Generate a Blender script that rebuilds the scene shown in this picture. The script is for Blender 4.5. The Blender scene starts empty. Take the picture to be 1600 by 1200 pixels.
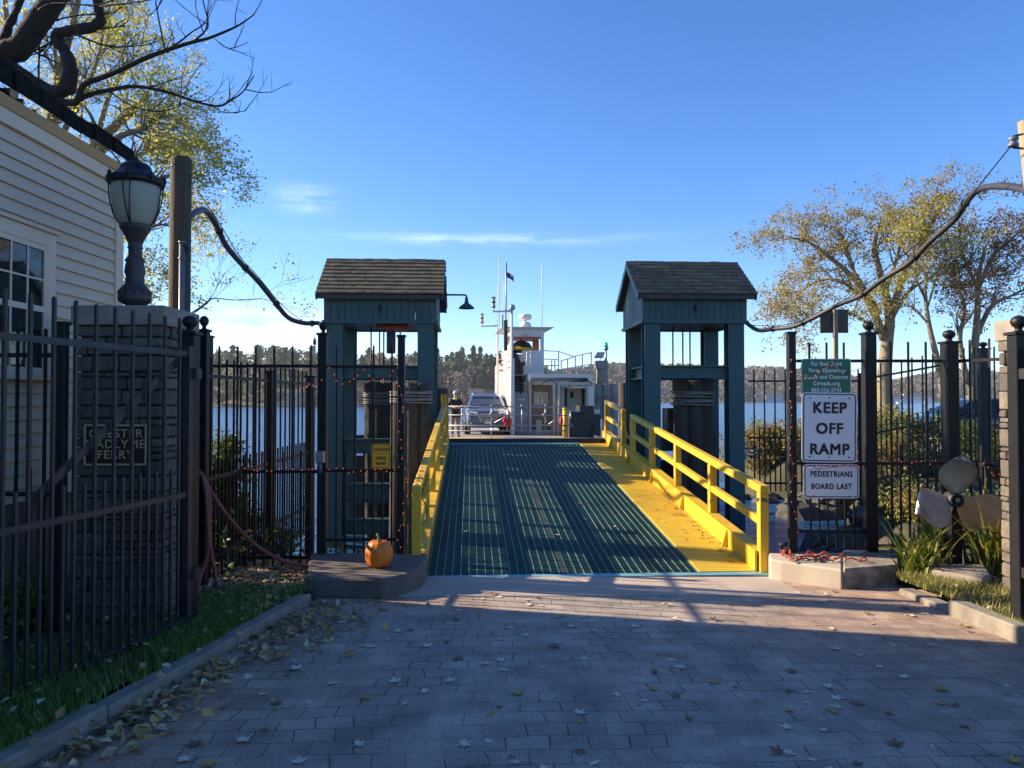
import bpy, bmesh, math, random
import numpy as np
from mathutils import Vector, Matrix, Quaternion
R = math.radians
sc = bpy.context.scene
C = sc.collection

# ------------------------------------------------------------------ camera
F = 1160.0                       # focal length in photo pixels (1600 wide)
PITCH = math.atan(24.0 / F)
EYE = 1.65
cd = bpy.data.cameras.new('camera'); cam = bpy.data.objects.new('camera', cd); C.objects.link(cam)
cam.location = (0, 0, EYE); cam.rotation_euler = (R(90) + PITCH, 0, 0)
cd.sensor_width = 36.0; cd.lens = 36.0 * F / 1600.0
cd.clip_start = 0.05; cd.clip_end = 6000
sc.camera = cam

# ------------------------------------------------------------------ light
SUN_AZ = (-0.968, 0.25); SUN_EL = R(24)
w = bpy.data.worlds.new('World'); sc.world = w; w.use_nodes = True
nt = w.node_tree; bg = nt.nodes['Background']
sky = nt.nodes.new('ShaderNodeTexSky'); sky.sky_type = 'NISHITA'; sky.sun_disc = False
sky.sun_elevation = SUN_EL; sky.sun_rotation = math.atan2(SUN_AZ[0], SUN_AZ[1]) % (2 * math.pi)
sky.air_density = 0.9; sky.dust_density = 0.15; sky.ozone_density = 3.8; sky.altitude = 700
bg.inputs['Strength'].default_value = 0.11
def wn(t, **k):
    n = nt.nodes.new(t)
    for a, b in k.items(): setattr(n, a, b)
    return n
def math_node(op, a, b=None, clamp=False):
    n = wn('ShaderNodeMath', operation=op, use_clamp=clamp)
    for i, v in enumerate((a, b)):
        if v is None: continue
        if isinstance(v, (int, float)): n.inputs[i].default_value = v
        else: nt.links.new(v, n.inputs[i])
    return n.outputs[0]
tc = wn('ShaderNodeTexCoord'); sp = wn('ShaderNodeSeparateXYZ'); nt.links.new(tc.outputs['Generated'], sp.inputs[0])
X_, Y_, Z_ = sp.outputs
az = math_node('ARCTAN2', X_, Y_)
def bump1(v, c, wd):                      # smooth bell round c
    t = math_node('ABSOLUTE', math_node('DIVIDE', math_node('SUBTRACT', v, c), wd))
    return math_node('SUBTRACT', 1.0, math_node('SMOOTH_MIN', t, 1.0), True)
cmb = wn('ShaderNodeCombineXYZ')
nt.links.new(math_node('MULTIPLY', az, 5.0), cmb.inputs[0]); nt.links.new(math_node('MULTIPLY', Z_, 26.0), cmb.inputs[1])
nz = wn('ShaderNodeTexNoise'); nz.inputs['Scale'].default_value = 2.2; nz.inputs['Detail'].default_value = 7; nz.inputs['Roughness'].default_value = .62
nt.links.new(cmb.outputs[0], nz.inputs['Vector'])
nf = math_node('MULTIPLY', math_node('SUBTRACT', nz.outputs['Fac'], 0.36), 3.2, True)
def cloud(a0, aw, z0, zw, k):
    return math_node('MULTIPLY', math_node('MULTIPLY', bump1(az, a0, aw), bump1(Z_, z0, zw)), k)
cl = cloud(-0.04, 0.27, 0.211, 0.010, 0.34)
cl = math_node('ADD', cl, cloud(-0.272, 0.05, 0.253, 0.022, 0.4))
cl = math_node('ADD', cl, cloud(-0.32, 0.2, 0.085, 0.045, .8))
cl = math_node('ADD', cl, cloud(-0.42, 0.2, 0.05, 0.05, 0.25))
cl = math_node('MULTIPLY', cl, nf, True)
hs = wn('ShaderNodeHueSaturation'); hs.inputs['Saturation'].default_value = 1.20; hs.inputs['Hue'].default_value = 0.508; hs.inputs['Value'].default_value = .88
nt.links.new(sky.outputs[0], hs.inputs['Color'])
mx = wn('ShaderNodeMix', data_type='RGBA'); nt.links.new(cl, mx.inputs['Factor'])
nt.links.new(hs.outputs[0], mx.inputs['A']); mx.inputs['B'].default_value = (7.0, 7.4, 8.2, 1)
nt.links.new(mx.outputs['Result'], bg.inputs['Color'])

sd = bpy.data.lights.new('sun', 'SUN'); sd.energy = 4.6; sd.angle = R(0.53); sd.color = (1.0, 0.82, 0.58)
so = bpy.data.objects.new('sun', sd); C.objects.link(so)
to_sun = Vector((SUN_AZ[0] * math.cos(SUN_EL), SUN_AZ[1] * math.cos(SUN_EL), math.sin(SUN_EL)))
so.rotation_euler = to_sun.to_track_quat('Z', 'Y').to_euler(); so.location = (-20, 5, 20)

vs = sc.view_settings; sc.display_settings.display_device = 'sRGB'
vs.view_transform = 'Standard'; vs.look = 'None'; vs.exposure = 1.45; vs.gamma = 1.0; vs.use_curve_mapping = False
sc.cycles.max_bounces = 6; sc.cycles.transparent_max_bounces = 6; sc.cycles.use_denoising = True
sc.cycles.caustics_reflective = False; sc.cycles.caustics_refractive = False

# ------------------------------------------------------------------ helpers
def P(px, py, d):
    """world point seen at photo pixel (px,py) lying d metres ahead"""
    u, v = (px - 800) / F, (600 - py) / F
    yy = math.cos(PITCH) - v * math.sin(PITCH); zz = math.sin(PITCH) + v * math.cos(PITCH)
    return Vector((u / yy * d, d, EYE + zz / yy * d))
def PX(px, d): return (px - 800) / F * d
def PZ(py, d): return P(800, py, d).z
def gz(y): return -0.0354 * y               # paved approach falls gently to the river

def tag(o, label, cat, group=None, kind=None):
    if label: o['label'] = label
    if cat: o['category'] = cat
    if group: o['group'] = group
    if kind: o['kind'] = kind
    return o
def thing(name, label, cat, loc=(0, 0, 0), rz=0.0, group=None):
    o = bpy.data.objects.new(name, None); C.objects.link(o); o.empty_display_size = .2
    o.location = loc; o.rotation_euler = (0, 0, rz)
    return tag(o, label, cat, group)
def root_of(o):
    while o.parent: o = o.parent
    return o
class MB:
    """collects shapes in world coordinates"""
    def __init__(s): s.v = []; s.f = []; s.sm = []
    def add(s, vs, fs, smooth=False):
        b = len(s.v); s.v += [tuple(x) for x in vs]
        for f in fs: s.f.append([b + i for i in f]); s.sm.append(smooth)
        return s
    def hexa(s, p):      # 8 points: bottom 4 ccw, top 4
        return s.add(p, [(3, 2, 1, 0), (4, 5, 6, 7), (0, 1, 5, 4), (1, 2, 6, 5), (2, 3, 7, 6), (3, 0, 4, 7)])
    def box(s, c, d, rz=0.0, M=None):
        x, y, z = d[0] / 2, d[1] / 2, d[2] / 2
        p = [Vector(q) for q in ((-x, -y, -z), (x, -y, -z), (x, y, -z), (-x, y, -z), (-x, -y, z), (x, -y, z), (x, y, z), (-x, y, z))]
        m = M if M else Matrix.Rotation(rz, 3, 'Z')
        c = Vector(c)
        return s.hexa([m @ q + c for q in p])
    def b2(s, a, b):     # box by corners
        return s.box([(a[i] + b[i]) / 2 for i in range(3)], [abs(b[i] - a[i]) for i in range(3)])
    def beam(s, a, b, wd, h, up=(0, 0, 1)):
        a, b = Vector(a), Vector(b); t = (b - a); L = t.length
        if L < 1e-6: return s
        t /= L; u = Vector(up)
        if abs(t.dot(u)) > .995: u = Vector((0, 1, 0))
        x = t.cross(u).normalized(); u = x.cross(t).normalized()
        q = []
        for e in (a, b):
            q.append([e - x * wd / 2 - u * h / 2, e + x * wd / 2 - u * h / 2, e + x * wd / 2 + u * h / 2, e - x * wd / 2 + u * h / 2])
        return s.add(q[0] + q[1], [(0, 1, 2, 3), (7, 6, 5, 4), (1, 0, 4, 5), (2, 1, 5, 6), (3, 2, 6, 7), (0, 3, 7, 4)])
    def tube(s, pts, r, n=8, caps=True, smooth=True):
        pts = [Vector(p) for p in pts]
        if not isinstance(r, (list, tuple)): r = [r] * len(pts)
        prev = None; b = len(s.v)
        for i, p in enumerate(pts):
            if i == 0: t = pts[1] - p
            elif i == len(pts) - 1: t = p - pts[i - 1]
            else: t = (pts[i + 1] - p).normalized() + (p - pts[i - 1]).normalized()
            if t.length < 1e-9: t = Vector((0, 0, 1))
            t.normalize()
            if prev is None:
                u = Vector((0, 0, 1)) if abs(t.z) < .9 else Vector((1, 0, 0))
                x = t.cross(u).normalized()
            else:
                x = (prev - t * prev.dot(t))
                if x.length < 1e-6: x = t.orthogonal()
                x.normalize()
            prev = x; y = t.cross(x)
            for k in range(n):
                a = 2 * math.pi * k / n
                s.v.append(tuple(p + (x * math.cos(a) + y * math.sin(a)) * r[i]))
        for i in range(len(pts) - 1):
            for k in range(n):
                k2 = (k + 1) % n
                s.f.append([b + i * n + k, b + i * n + k2, b + (i + 1) * n + k2, b + (i + 1) * n + k]); s.sm.append(smooth)
        if caps:
            s.f.append([b + k for k in range(n)][::-1]); s.sm.append(False)
            e = b + (len(pts) - 1) * n
            s.f.append([e + k for k in range(n)]); s.sm.append(False)
        return s
    def lathe(s, prof, c, n=20, M=None, smooth=True):    # prof: list (r,z)
        b = len(s.v); c = Vector(c)
        for r, z in prof:
            for k in range(n):
                a = 2 * math.pi * k / n
                q = Vector((r * math.cos(a), r * math.sin(a), z))
                s.v.append(tuple((M @ q if M else q) + c))
        for i in range(len(prof) - 1):
            for k in range(n):
                k2 = (k + 1) % n
                s.f.append([b + i * n + k, b + i * n + k2, b + (i + 1) * n + k2, b + (i + 1) * n + k]); s.sm.append(smooth)
        if prof[0][0] > 1e-4: s.f.append([b + k for k in range(n)][::-1]); s.sm.append(False)
        e = b + (len(prof) - 1) * n
        if prof[-1][0] > 1e-4: s.f.append([e + k for k in range(n)]); s.sm.append(False)
        return s
    def sphere(s, c, r, n=12, sq=(1, 1, 1)):
        c = Vector(c); m = n // 2; pr = [(max(1e-5, math.sin(math.pi * i / m)) * r, -math.cos(math.pi * i / m) * r) for i in range(m + 1)]
        return s.lathe(pr, c, n, Matrix.Diagonal(Vector(sq)))
    def prism(s, poly, z0, z1, M=None):    # poly ccw xy
        n = len(poly); q = [Vector((x, y, z0)) for x, y in poly] + [Vector((x, y, z1)) for x, y in poly]
        if M: q = [M @ p for p in q]
        return s.add(q, [list(range(n))[::-1], list(range(n, 2 * n))] + [(i, (i + 1) % n, n + (i + 1) % n, n + i) for i in range(n)])
    def xf(s, M):
        s.v = [tuple(M @ Vector(p)) for p in s.v]; return s
    def build(s, name, mat, parent=None, bevel=0, seg=1, label=None):
        me = bpy.data.meshes.new(name)
        v = s.v
        if parent is not None:
            r = root_of(parent); Mi = (Matrix.Translation(r.location) @ Matrix.Rotation(r.rotation_euler[2], 4, 'Z')).inverted()
            v = [tuple(Mi @ Vector(p)) for p in v]
        me.from_pydata(v, [], s.f); me.polygons.foreach_set('use_smooth', s.sm)
        me.materials.append(mat); me.update()
        o = bpy.data.objects.new(name, me); C.objects.link(o)
        if parent is not None: o.parent = parent
        if bevel:
            m = o.modifiers.new('bevel', 'BEVEL'); m.width = bevel; m.segments = seg; m.limit_method = 'ANGLE'; m.angle_limit = R(40)
        if label: o['label'] = label
        return o
def solo(mb, name, mat, label, cat, group=None, kind=None, bevel=0):
    """a thing that is one mesh: origin at its base"""
    pts = np.array(mb.v); lo, hi = pts.min(0), pts.max(0); c = Vector(((lo[0] + hi[0]) / 2, (lo[1] + hi[1]) / 2, lo[2]))
    mb.xf(Matrix.Translation(-c)); o = mb.build(name, mat, None, bevel); o.location = c
    return tag(o, label, cat, group, kind)
def copy_tree(o, parent=None):
    c = o.copy(); C.objects.link(c)
    if parent: c.parent = parent
    for ch in list(o.children): copy_tree(ch, c)
    return c
def struct(mb, name, mat, label=None):
    o = mb.build(name, mat); o['kind'] = 'structure'
    if label: o['label'] = label
    return o
def fr(a, b, t): return a + (b - a) * t
def text_part(txt, size, mat, M, parent, name='lettering', sx=1.0, ext=0.0015, align='CENTER', bold=0.0, space=1.0, lines=1.0):
    cu = bpy.data.curves.new(name, 'FONT'); cu.body = txt; cu.size = size; cu.align_x = align; cu.align_y = 'CENTER'
    cu.extrude = ext; cu.space_character = space; cu.space_line = lines; cu.resolution_u = 3
    o = bpy.data.objects.new(name, cu); C.objects.link(o)
    bpy.context.view_layer.update()
    me = bpy.data.meshes.new_from_object(o.evaluated_get(bpy.context.evaluated_depsgraph_get()))
    bpy.data.objects.remove(o)
    if bold:                       # heavier strokes: shifted copies, each a hair proud of the last
        bm = bmesh.new(); bm.from_mesh(me)
        for k, (dx, dy) in enumerate(((bold, 0), (0, bold), (bold, bold))):
            m2 = me.copy(); m2.transform(Matrix.Translation((dx, dy, .0004 * (k + 1)))); bm.from_mesh(m2); bpy.data.meshes.remove(m2)
        bm.to_mesh(me); bm.free(); me.transform(Matrix.Translation((-bold / 2, -bold / 2, 0)))
    r = root_of(parent); Mi = (Matrix.Translation(r.location) @ Matrix.Rotation(r.rotation_euler[2], 4, 'Z')).inverted()
    me.transform(Mi @ M @ Matrix.Diagonal((sx, 1, 1, 1)))
    me.materials.clear(); me.materials.append(mat)
    q = bpy.data.objects.new(name, me); C.objects.link(q); q.parent = parent
    return q
def facing(c, rz=0.0):            # matrix standing text up, facing -Y (towards the camera), then turned by rz
    return Matrix.Translation(c) @ Matrix.Rotation(rz, 4, 'Z') @ Matrix.Rotation(R(90), 4, 'X')

# ------------------------------------------------------------------ materials
def mat(name, col, rough=.6, metal=0.0, col2=None, scale=6.0, amt=.5, bump=0.0, bscale=60.0, island=None, spec=.5, trans=0.0,
        stretch=None, detail=5.0, emit=0.0, bdist=.01, coat=0.0, chips=None):
    m = bpy.data.materials.new(name); m.use_nodes = True
    t = m.node_tree; b = t.nodes['Principled BSDF']
    b.inputs['Roughness'].default_value = rough; b.inputs['Metallic'].default_value = metal
    b.inputs['Specular IOR Level'].default_value = spec; b.inputs['Coat Weight'].default_value = coat
    L = t.links.new; N = t.nodes.new
    c4 = (*col, 1)
    tcd = N('ShaderNodeTexCoord'); vec = tcd.outputs['Object']
    if stretch:
        mp = N('ShaderNodeMapping'); mp.inputs['Scale'].default_value = stretch; L(vec, mp.inputs[0]); vec = mp.outputs[0]
    out = None
    if island:
        g = N('ShaderNodeNewGeometry'); rp = N('ShaderNodeValToRGB'); rp.color_ramp.interpolation = 'LINEAR'
        el = rp.color_ramp.elements
        while len(el) < len(island): el.new(.5)
        for i, c in enumerate(island): el[i].position = i / (len(island) - 1); el[i].color = (*c, 1)
        L(g.outputs['Random Per Island'], rp.inputs[0]); out = rp.outputs[0]
    if col2 is not None:
        n = N('ShaderNodeTexNoise'); n.inputs['Scale'].default_value = scale; n.inputs['Detail'].default_value = detail; n.inputs['Roughness'].default_value = .65
        L(vec, n.inputs['Vector'])
        rr = N('ShaderNodeMapRange'); rr.inputs[1].default_value = .5 - .22 / max(.2, amt * 2); rr.inputs[2].default_value = .5 + .22 / max(.2, amt * 2)
        L(n.outputs['Fac'], rr.inputs[0])
        mxn = N('ShaderNodeMix'); mxn.data_type = 'RGBA'; L(rr.outputs[0], mxn.inputs['Factor'])
        if out: L(out, mxn.inputs['A'])
        else: mxn.inputs['A'].default_value = c4
        mxn.inputs['B'].default_value = (*col2, 1); out = mxn.outputs['Result']
    if chips:                      # rust, flaking or grime in scattered spots
        cc, cs, ct, cst = chips
        mp2 = N('ShaderNodeMapping'); mp2.inputs['Scale'].default_value = cst; L(tcd.outputs['Object'], mp2.inputs[0])
        n3 = N('ShaderNodeTexNoise'); n3.inputs['Scale'].default_value = cs; n3.inputs['Detail'].default_value = 7; n3.inputs['Roughness'].default_value = .7; L(mp2.outputs[0], n3.inputs['Vector'])
        r3 = N('ShaderNodeMapRange'); r3.inputs[1].default_value = ct; r3.inputs[2].default_value = ct + .05; L(n3.outputs['Fac'], r3.inputs[0])
        m3 = N('ShaderNodeMix'); m3.data_type = 'RGBA'; L(r3.outputs[0], m3.inputs['Factor'])
        if out: L(out, m3.inputs['A'])
        else: m3.inputs['A'].default_value = c4
        m3.inputs['B'].default_value = (*cc, 1); out = m3.outputs['Result']
    if out: L(out, b.inputs['Base Color'])
    else: b.inputs['Base Color'].default_value = c4
    if bump:
        n2 = N('ShaderNodeTexNoise'); n2.inputs['Scale'].default_value = bscale; n2.inputs['Detail'].default_value = 4; L(vec, n2.inputs['Vector'])
        bp = N('ShaderNodeBump'); bp.inputs['Strength'].default_value = bump; bp.inputs['Distance'].default_value = bdist
        L(n2.outputs['Fac'], bp.inputs['Height']); L(bp.outputs[0], b.inputs['Normal'])
    if trans:
        tr = N('ShaderNodeBsdfTranslucent')
        if out: L(out, tr.inputs[0])
        else: tr.inputs[0].default_value = c4
        ms = N('ShaderNodeMixShader'); ms.inputs[0].default_value = trans
        L(b.outputs[0], ms.inputs[1]); L(tr.outputs[0], ms.inputs[2]); L(ms.outputs[0], t.nodes['Material Output'].inputs[0])
    if emit:
        b.inputs['Emission Color'].default_value = c4; b.inputs['Emission Strength'].default_value = emit
    return m

K = {}
K['iron'] = mat('black_iron', (.006, .0065, .009), .45, 0, (.014, .014, .017), 9, .5, .25, 90, spec=.28)
K['teal'] = mat('teal_paint', (.014, .078, .098), .55, 0, (.036, .088, .09), 3.5, .3, .2, 40, chips=((.06, .055, .05), 5, .64, (1.5, 1.5, .4)))
K['teal_plank'] = mat('teal_plank', (.02, .062, .08), .62, 0, (.036, .085, .085), 5, .4, .2, 30, stretch=(6, 6, .6), island=[(.016, .062, .084), (.026, .088, .11), (.034, .085, .095)], chips=((.10, .11, .10), 8, .63, (2, 2, .5)))
K['shingle'] = mat('shingle', (.05, .04, .035), .85, 0, (.11, .10, .07), 4, .35, .5, 50, island=[(.075, .055, .042), (.15, .105, .07), (.20, .155, .105), (.11, .08, .058)], spec=.12)
K['yellow'] = mat('yellow_paint', (.78, .49, .014), .5, 0, (.50, .29, .03), 7, .25, .25, 50, chips=((.16, .075, .02), 7, .63, (1, 1, .7)))
K['yellow_deck'] = mat('yellow_deck_paint', (.80, .56, .03), .5, 0, (.62, .42, .06), 2.6, .3, .4, 140, chips=((.26, .16, .06), 3.2, .66, (1, 1, 1)))
K['grate'] = mat('green_grating', (.030, .115, .098), .55, .2, (.018, .06, .055), 2.5, .5, .2, 80)
K['grate_bed'] = mat('grating_bed', (.006, .022, .024), .8, 0, (.012, .03, .03), 4, .5, .4, 50)
K['worn'] = mat('worn_steel', (.27, .36, .35), .5, .3, (.07, .16, .15), 3, .6)
K['galv'] = mat('galvanised_steel', (.36, .37, .40), .4, .8, (.24, .25, .28), 7, .5)
K['grey'] = mat('grey_paint', (.22, .23, .25), .55, 0, (.16, .17, .19), 6, .4)
K['dark'] = mat('dark_steel', (.02, .022, .025), .55, .2, (.05, .045, .04), 5, .5, .2, 40)
K['rubber'] = mat('black_rubber', (.012, .012, .016), .6, 0, (.03, .03, .035), 6, .4)
K['skylit_gate_iron'] = mat('skylit_gate_iron', (.016, .018, .023), .4, 0, (.035, .036, .04), 7, .5, .25, 70, spec=.4)  # lighter copy of the black iron: sky light on the gates put into colour
K['pile'] = mat('pile_wood', (.10, .078, .058), .9, 0, (.035, .028, .022), 5, .4, .9, 18, stretch=(5, 5, .35), bdist=.03)
K['rope'] = mat('rope_steel', (.30, .29, .26), .6, .3, (.16, .15, .13), 12, .5)
K['stone'] = mat('pillar_stone', (.07, .06, .052), .9, 0, (.075, .064, .056), 9, .4, .7, 40, island=[(.11, .09, .075), (.20, .16, .13), (.14, .125, .11), (.26, .21, .16), (.09, .08, .075)])
K['mortar'] = mat('mortar', (.028, .025, .023), .95)
K['cap'] = mat('cap_stone', (.34, .285, .24), .85, 0, (.17, .15, .13), 7, .4, .4, 60)
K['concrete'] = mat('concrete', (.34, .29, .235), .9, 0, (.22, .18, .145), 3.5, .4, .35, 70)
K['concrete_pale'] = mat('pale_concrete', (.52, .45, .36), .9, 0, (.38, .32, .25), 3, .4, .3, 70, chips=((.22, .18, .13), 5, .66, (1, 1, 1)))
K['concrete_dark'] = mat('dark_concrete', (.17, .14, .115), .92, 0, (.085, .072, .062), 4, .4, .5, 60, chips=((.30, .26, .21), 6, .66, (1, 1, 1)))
K['granite'] = mat('granite', (.29, .26, .215), .9, 0, (.15, .13, .105), 5, .5, .4, 90)
K['siding'] = mat('cream_siding', (.60, .475, .35), .6, 0, (.54, .425, .31), 2.5, .3, .08, 30)
K['trim'] = mat('cream_trim', (.70, .56, .42), .55, 0, (.63, .50, .38), 4, .3)
K['roof_dark'] = mat('old_roof', (.008, .007, .007), .95, 0, (.026, .024, .02), 16, .3, .8, 30, spec=.08)
K['found'] = mat('fieldstone', (.20, .17, .13), .9, 0, (.10, .09, .07), 5, .5, .8, 10)
K['glass'] = mat('window_glass', (.012, .014, .016), .03, 0, spec=.9)
K['lampglass'] = mat('frosted_lamp_glass', (.66, .66, .54), .35, 0, (.5, .51, .42), 6, .4, trans=.5)
K['lampmetal'] = mat('lamp_iron', (.03, .022, .026), .5, .2, (.065, .05, .052), 8, .5, .3, 60)
K['bronze'] = mat('bronze_plaque', (.035, .024, .018), .5, .5, (.05, .035, .025), 10, .4)
K['brass'] = mat('brass', (.70, .52, .32), .5, .2, (.6, .43, .25), 9, .4)
K['pole'] = mat('utility_pole_wood', (.095, .075, .055), .92, 0, (.05, .045, .03), 4, .4, .8, 20, stretch=(5, 5, .3), bdist=.02)
K['pole_pale'] = mat('pale_pole_wood', (.33, .27, .18), .9, 0, (.22, .18, .12), 4, .4, .6, 20, stretch=(5, 5, .3))
K['conduit'] = mat('conduit', (.17, .19, .24), .45, .3, (.12, .13, .17), 6, .4)
K['cable'] = mat('black_cable', (.022, .02, .022), .5, 0, (.05, .045, .045), 9, .4)
K['white'] = mat('white_paint', (.70, .68, .65), .5, 0, (.60, .58, .55), 3, .3, chips=((.34, .22, .14), 2.2, .66, (1.6, 1.6, .35)))
K['cream'] = mat('cream_paint', (.60, .52, .40), .55, 0, (.5, .43, .33), 3, .3)
K['tan'] = mat('tan_paint', (.30, .20, .115), .6, 0, (.24, .16, .09), 3, .4)
K['signwhite'] = mat('white_sign_sheet', (.78, .78, .82), .4, 0, (.72, .72, .76), 4, .3)
K['signblack'] = mat('black_lettering', (.008, .008, .01), .5)
K['signgreen'] = mat('green_sign_sheet', (.005, .17, .085), .4, 0, (.006, .14, .07), 5, .4)
K['signyellow'] = mat('yellow_sign_sheet', (.95, .40, .008), .45)
K['pumpkin'] = mat('pumpkin_skin', (.80, .20, .012), .55, 0, (.68, .155, .012), 7, .4, .25, 50, stretch=(1, 1, .4))
K['stalk'] = mat('pumpkin_stalk', (.10, .09, .035), .85, 0, (.2, .17, .07), 14, .5, .5, 60)
K['hose'] = mat('red_hose', (.22, .05, .045), .5, 0, (.15, .035, .035), 12, .4)
K['cord'] = mat('red_cord', (.35, .045, .03), .5)
K['bulb'] = mat('orange_bulb', (1.0, .10, .02), .3, emit=.4)
K['silver_skytint'] = mat('sky_tinted_steel', (.58, .60, .64), .34, .75, (.24, .19, .17), 4.5, .35, .1, 20)  # left blade: blue sky reflection mixed into the base colour
K['bronze_sunlit'] = mat('sunlit_bronze', (.70, .50, .31), .5, .25, (.42, .27, .17), 4.5, .45, .1, 20)  # right blade: bronze with sunlight painted into its tone
K['silver_skytint2'] = mat('dull_steel', (.36, .35, .34), .42, .7, (.2, .18, .17), 4, .45, .1, 20)
K['red'] = mat('red_fabric', (.62, .02, .025), .6)
K['orangered'] = mat('rust_red_paint', (.42, .09, .05), .6)
K['bark'] = mat('dark_bark', (.022, .017, .013), .95, 0, (.008, .0065, .006), 9, .5, 1.0, 22, bdist=.04, stretch=(2, 2, .7))
K['bark_pale'] = mat('sycamore_bark', (.30, .26, .18), .9, 0, (.14, .11, .075), 3, .4, .5, 15)
K['bark_mid'] = mat('grey_bark', (.12, .10, .075), .95, 0, (.06, .05, .04), 5, .5, .7, 20)
K['leaf_yg'] = mat('yellow_green_leaf', (.3, .3, .05), .6, 0, island=[(.27, .32, .05), (.46, .46, .08), (.58, .48, .08), (.34, .36, .07), (.54, .38, .06)], trans=.62)
K['leaf_gold'] = mat('golden_leaf', (.3, .25, .05), .6, 0, island=[(.30, .26, .07), (.42, .33, .08), (.26, .25, .08), (.40, .26, .07), (.26, .20, .10)], trans=.45)
K['leaf_rust'] = mat('rusty_leaf', (.3, .15, .05), .6, 0, island=[(.26, .17, .05), (.30, .15, .05), (.18, .12, .06), (.34, .22, .06)], trans=.4)
K['leaf_green'] = mat('green_leaf', (.06, .11, .02), .55, 0, island=[(.045, .09, .015), (.09, .14, .025), (.14, .17, .03), (.06, .10, .02), (.22, .19, .04)], trans=.35)
K['leaf_dark'] = mat('dark_leaf', (.03, .05, .015), .6, 0, island=[(.02, .04, .01), (.04, .06, .015), (.06, .08, .02)], trans=.2)
K['reed'] = mat('golden_reed', (.3, .24, .07), .7, 0, island=[(.32, .25, .06), (.22, .20, .05), (.38, .26, .08), (.16, .17, .04), (.30, .15, .05)], trans=.35)
K['lily'] = mat('lily_leaf', (.12, .17, .03), .45, 0, island=[(.06, .12, .02), (.12, .18, .03), (.20, .22, .04), (.30, .22, .05), (.09, .15, .03)], trans=.35)
K['grass'] = mat('grass_blade', (.05, .12, .015), .6, 0, island=[(.06, .14, .017), (.10, .23, .03), (.16, .27, .04), (.08, .17, .022), (.20, .19, .06)], trans=.3)
K['grass_dry'] = mat('dry_grass_blade', (.2, .2, .05), .65, 0, island=[(.14, .19, .03), (.28, .27, .07), (.38, .31, .12), (.18, .23, .04)], trans=.3)
K['litter'] = mat('leaf_litter', (.2, .12, .06), .8, 0, island=[(.16, .10, .055), (.32, .20, .09), (.46, .32, .16), (.55, .38, .12), (.22, .14, .08), (.62, .54, .40), (.42, .22, .07)], trans=.15)
K['dead_leaf'] = mat('fallen_maple_leaf', (.74, .68, .56), .7, 0, (.52, .42, .28), 25, .3)
K['dead_leaf2'] = mat('fallen_yellow_leaf', (.66, .42, .10), .7, 0, (.36, .18, .05), 25, .4)
K['dead_leaf3'] = mat('fallen_brown_leaf', (.16, .08, .04), .75, 0, (.26, .14, .07), 25, .4)
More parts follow.
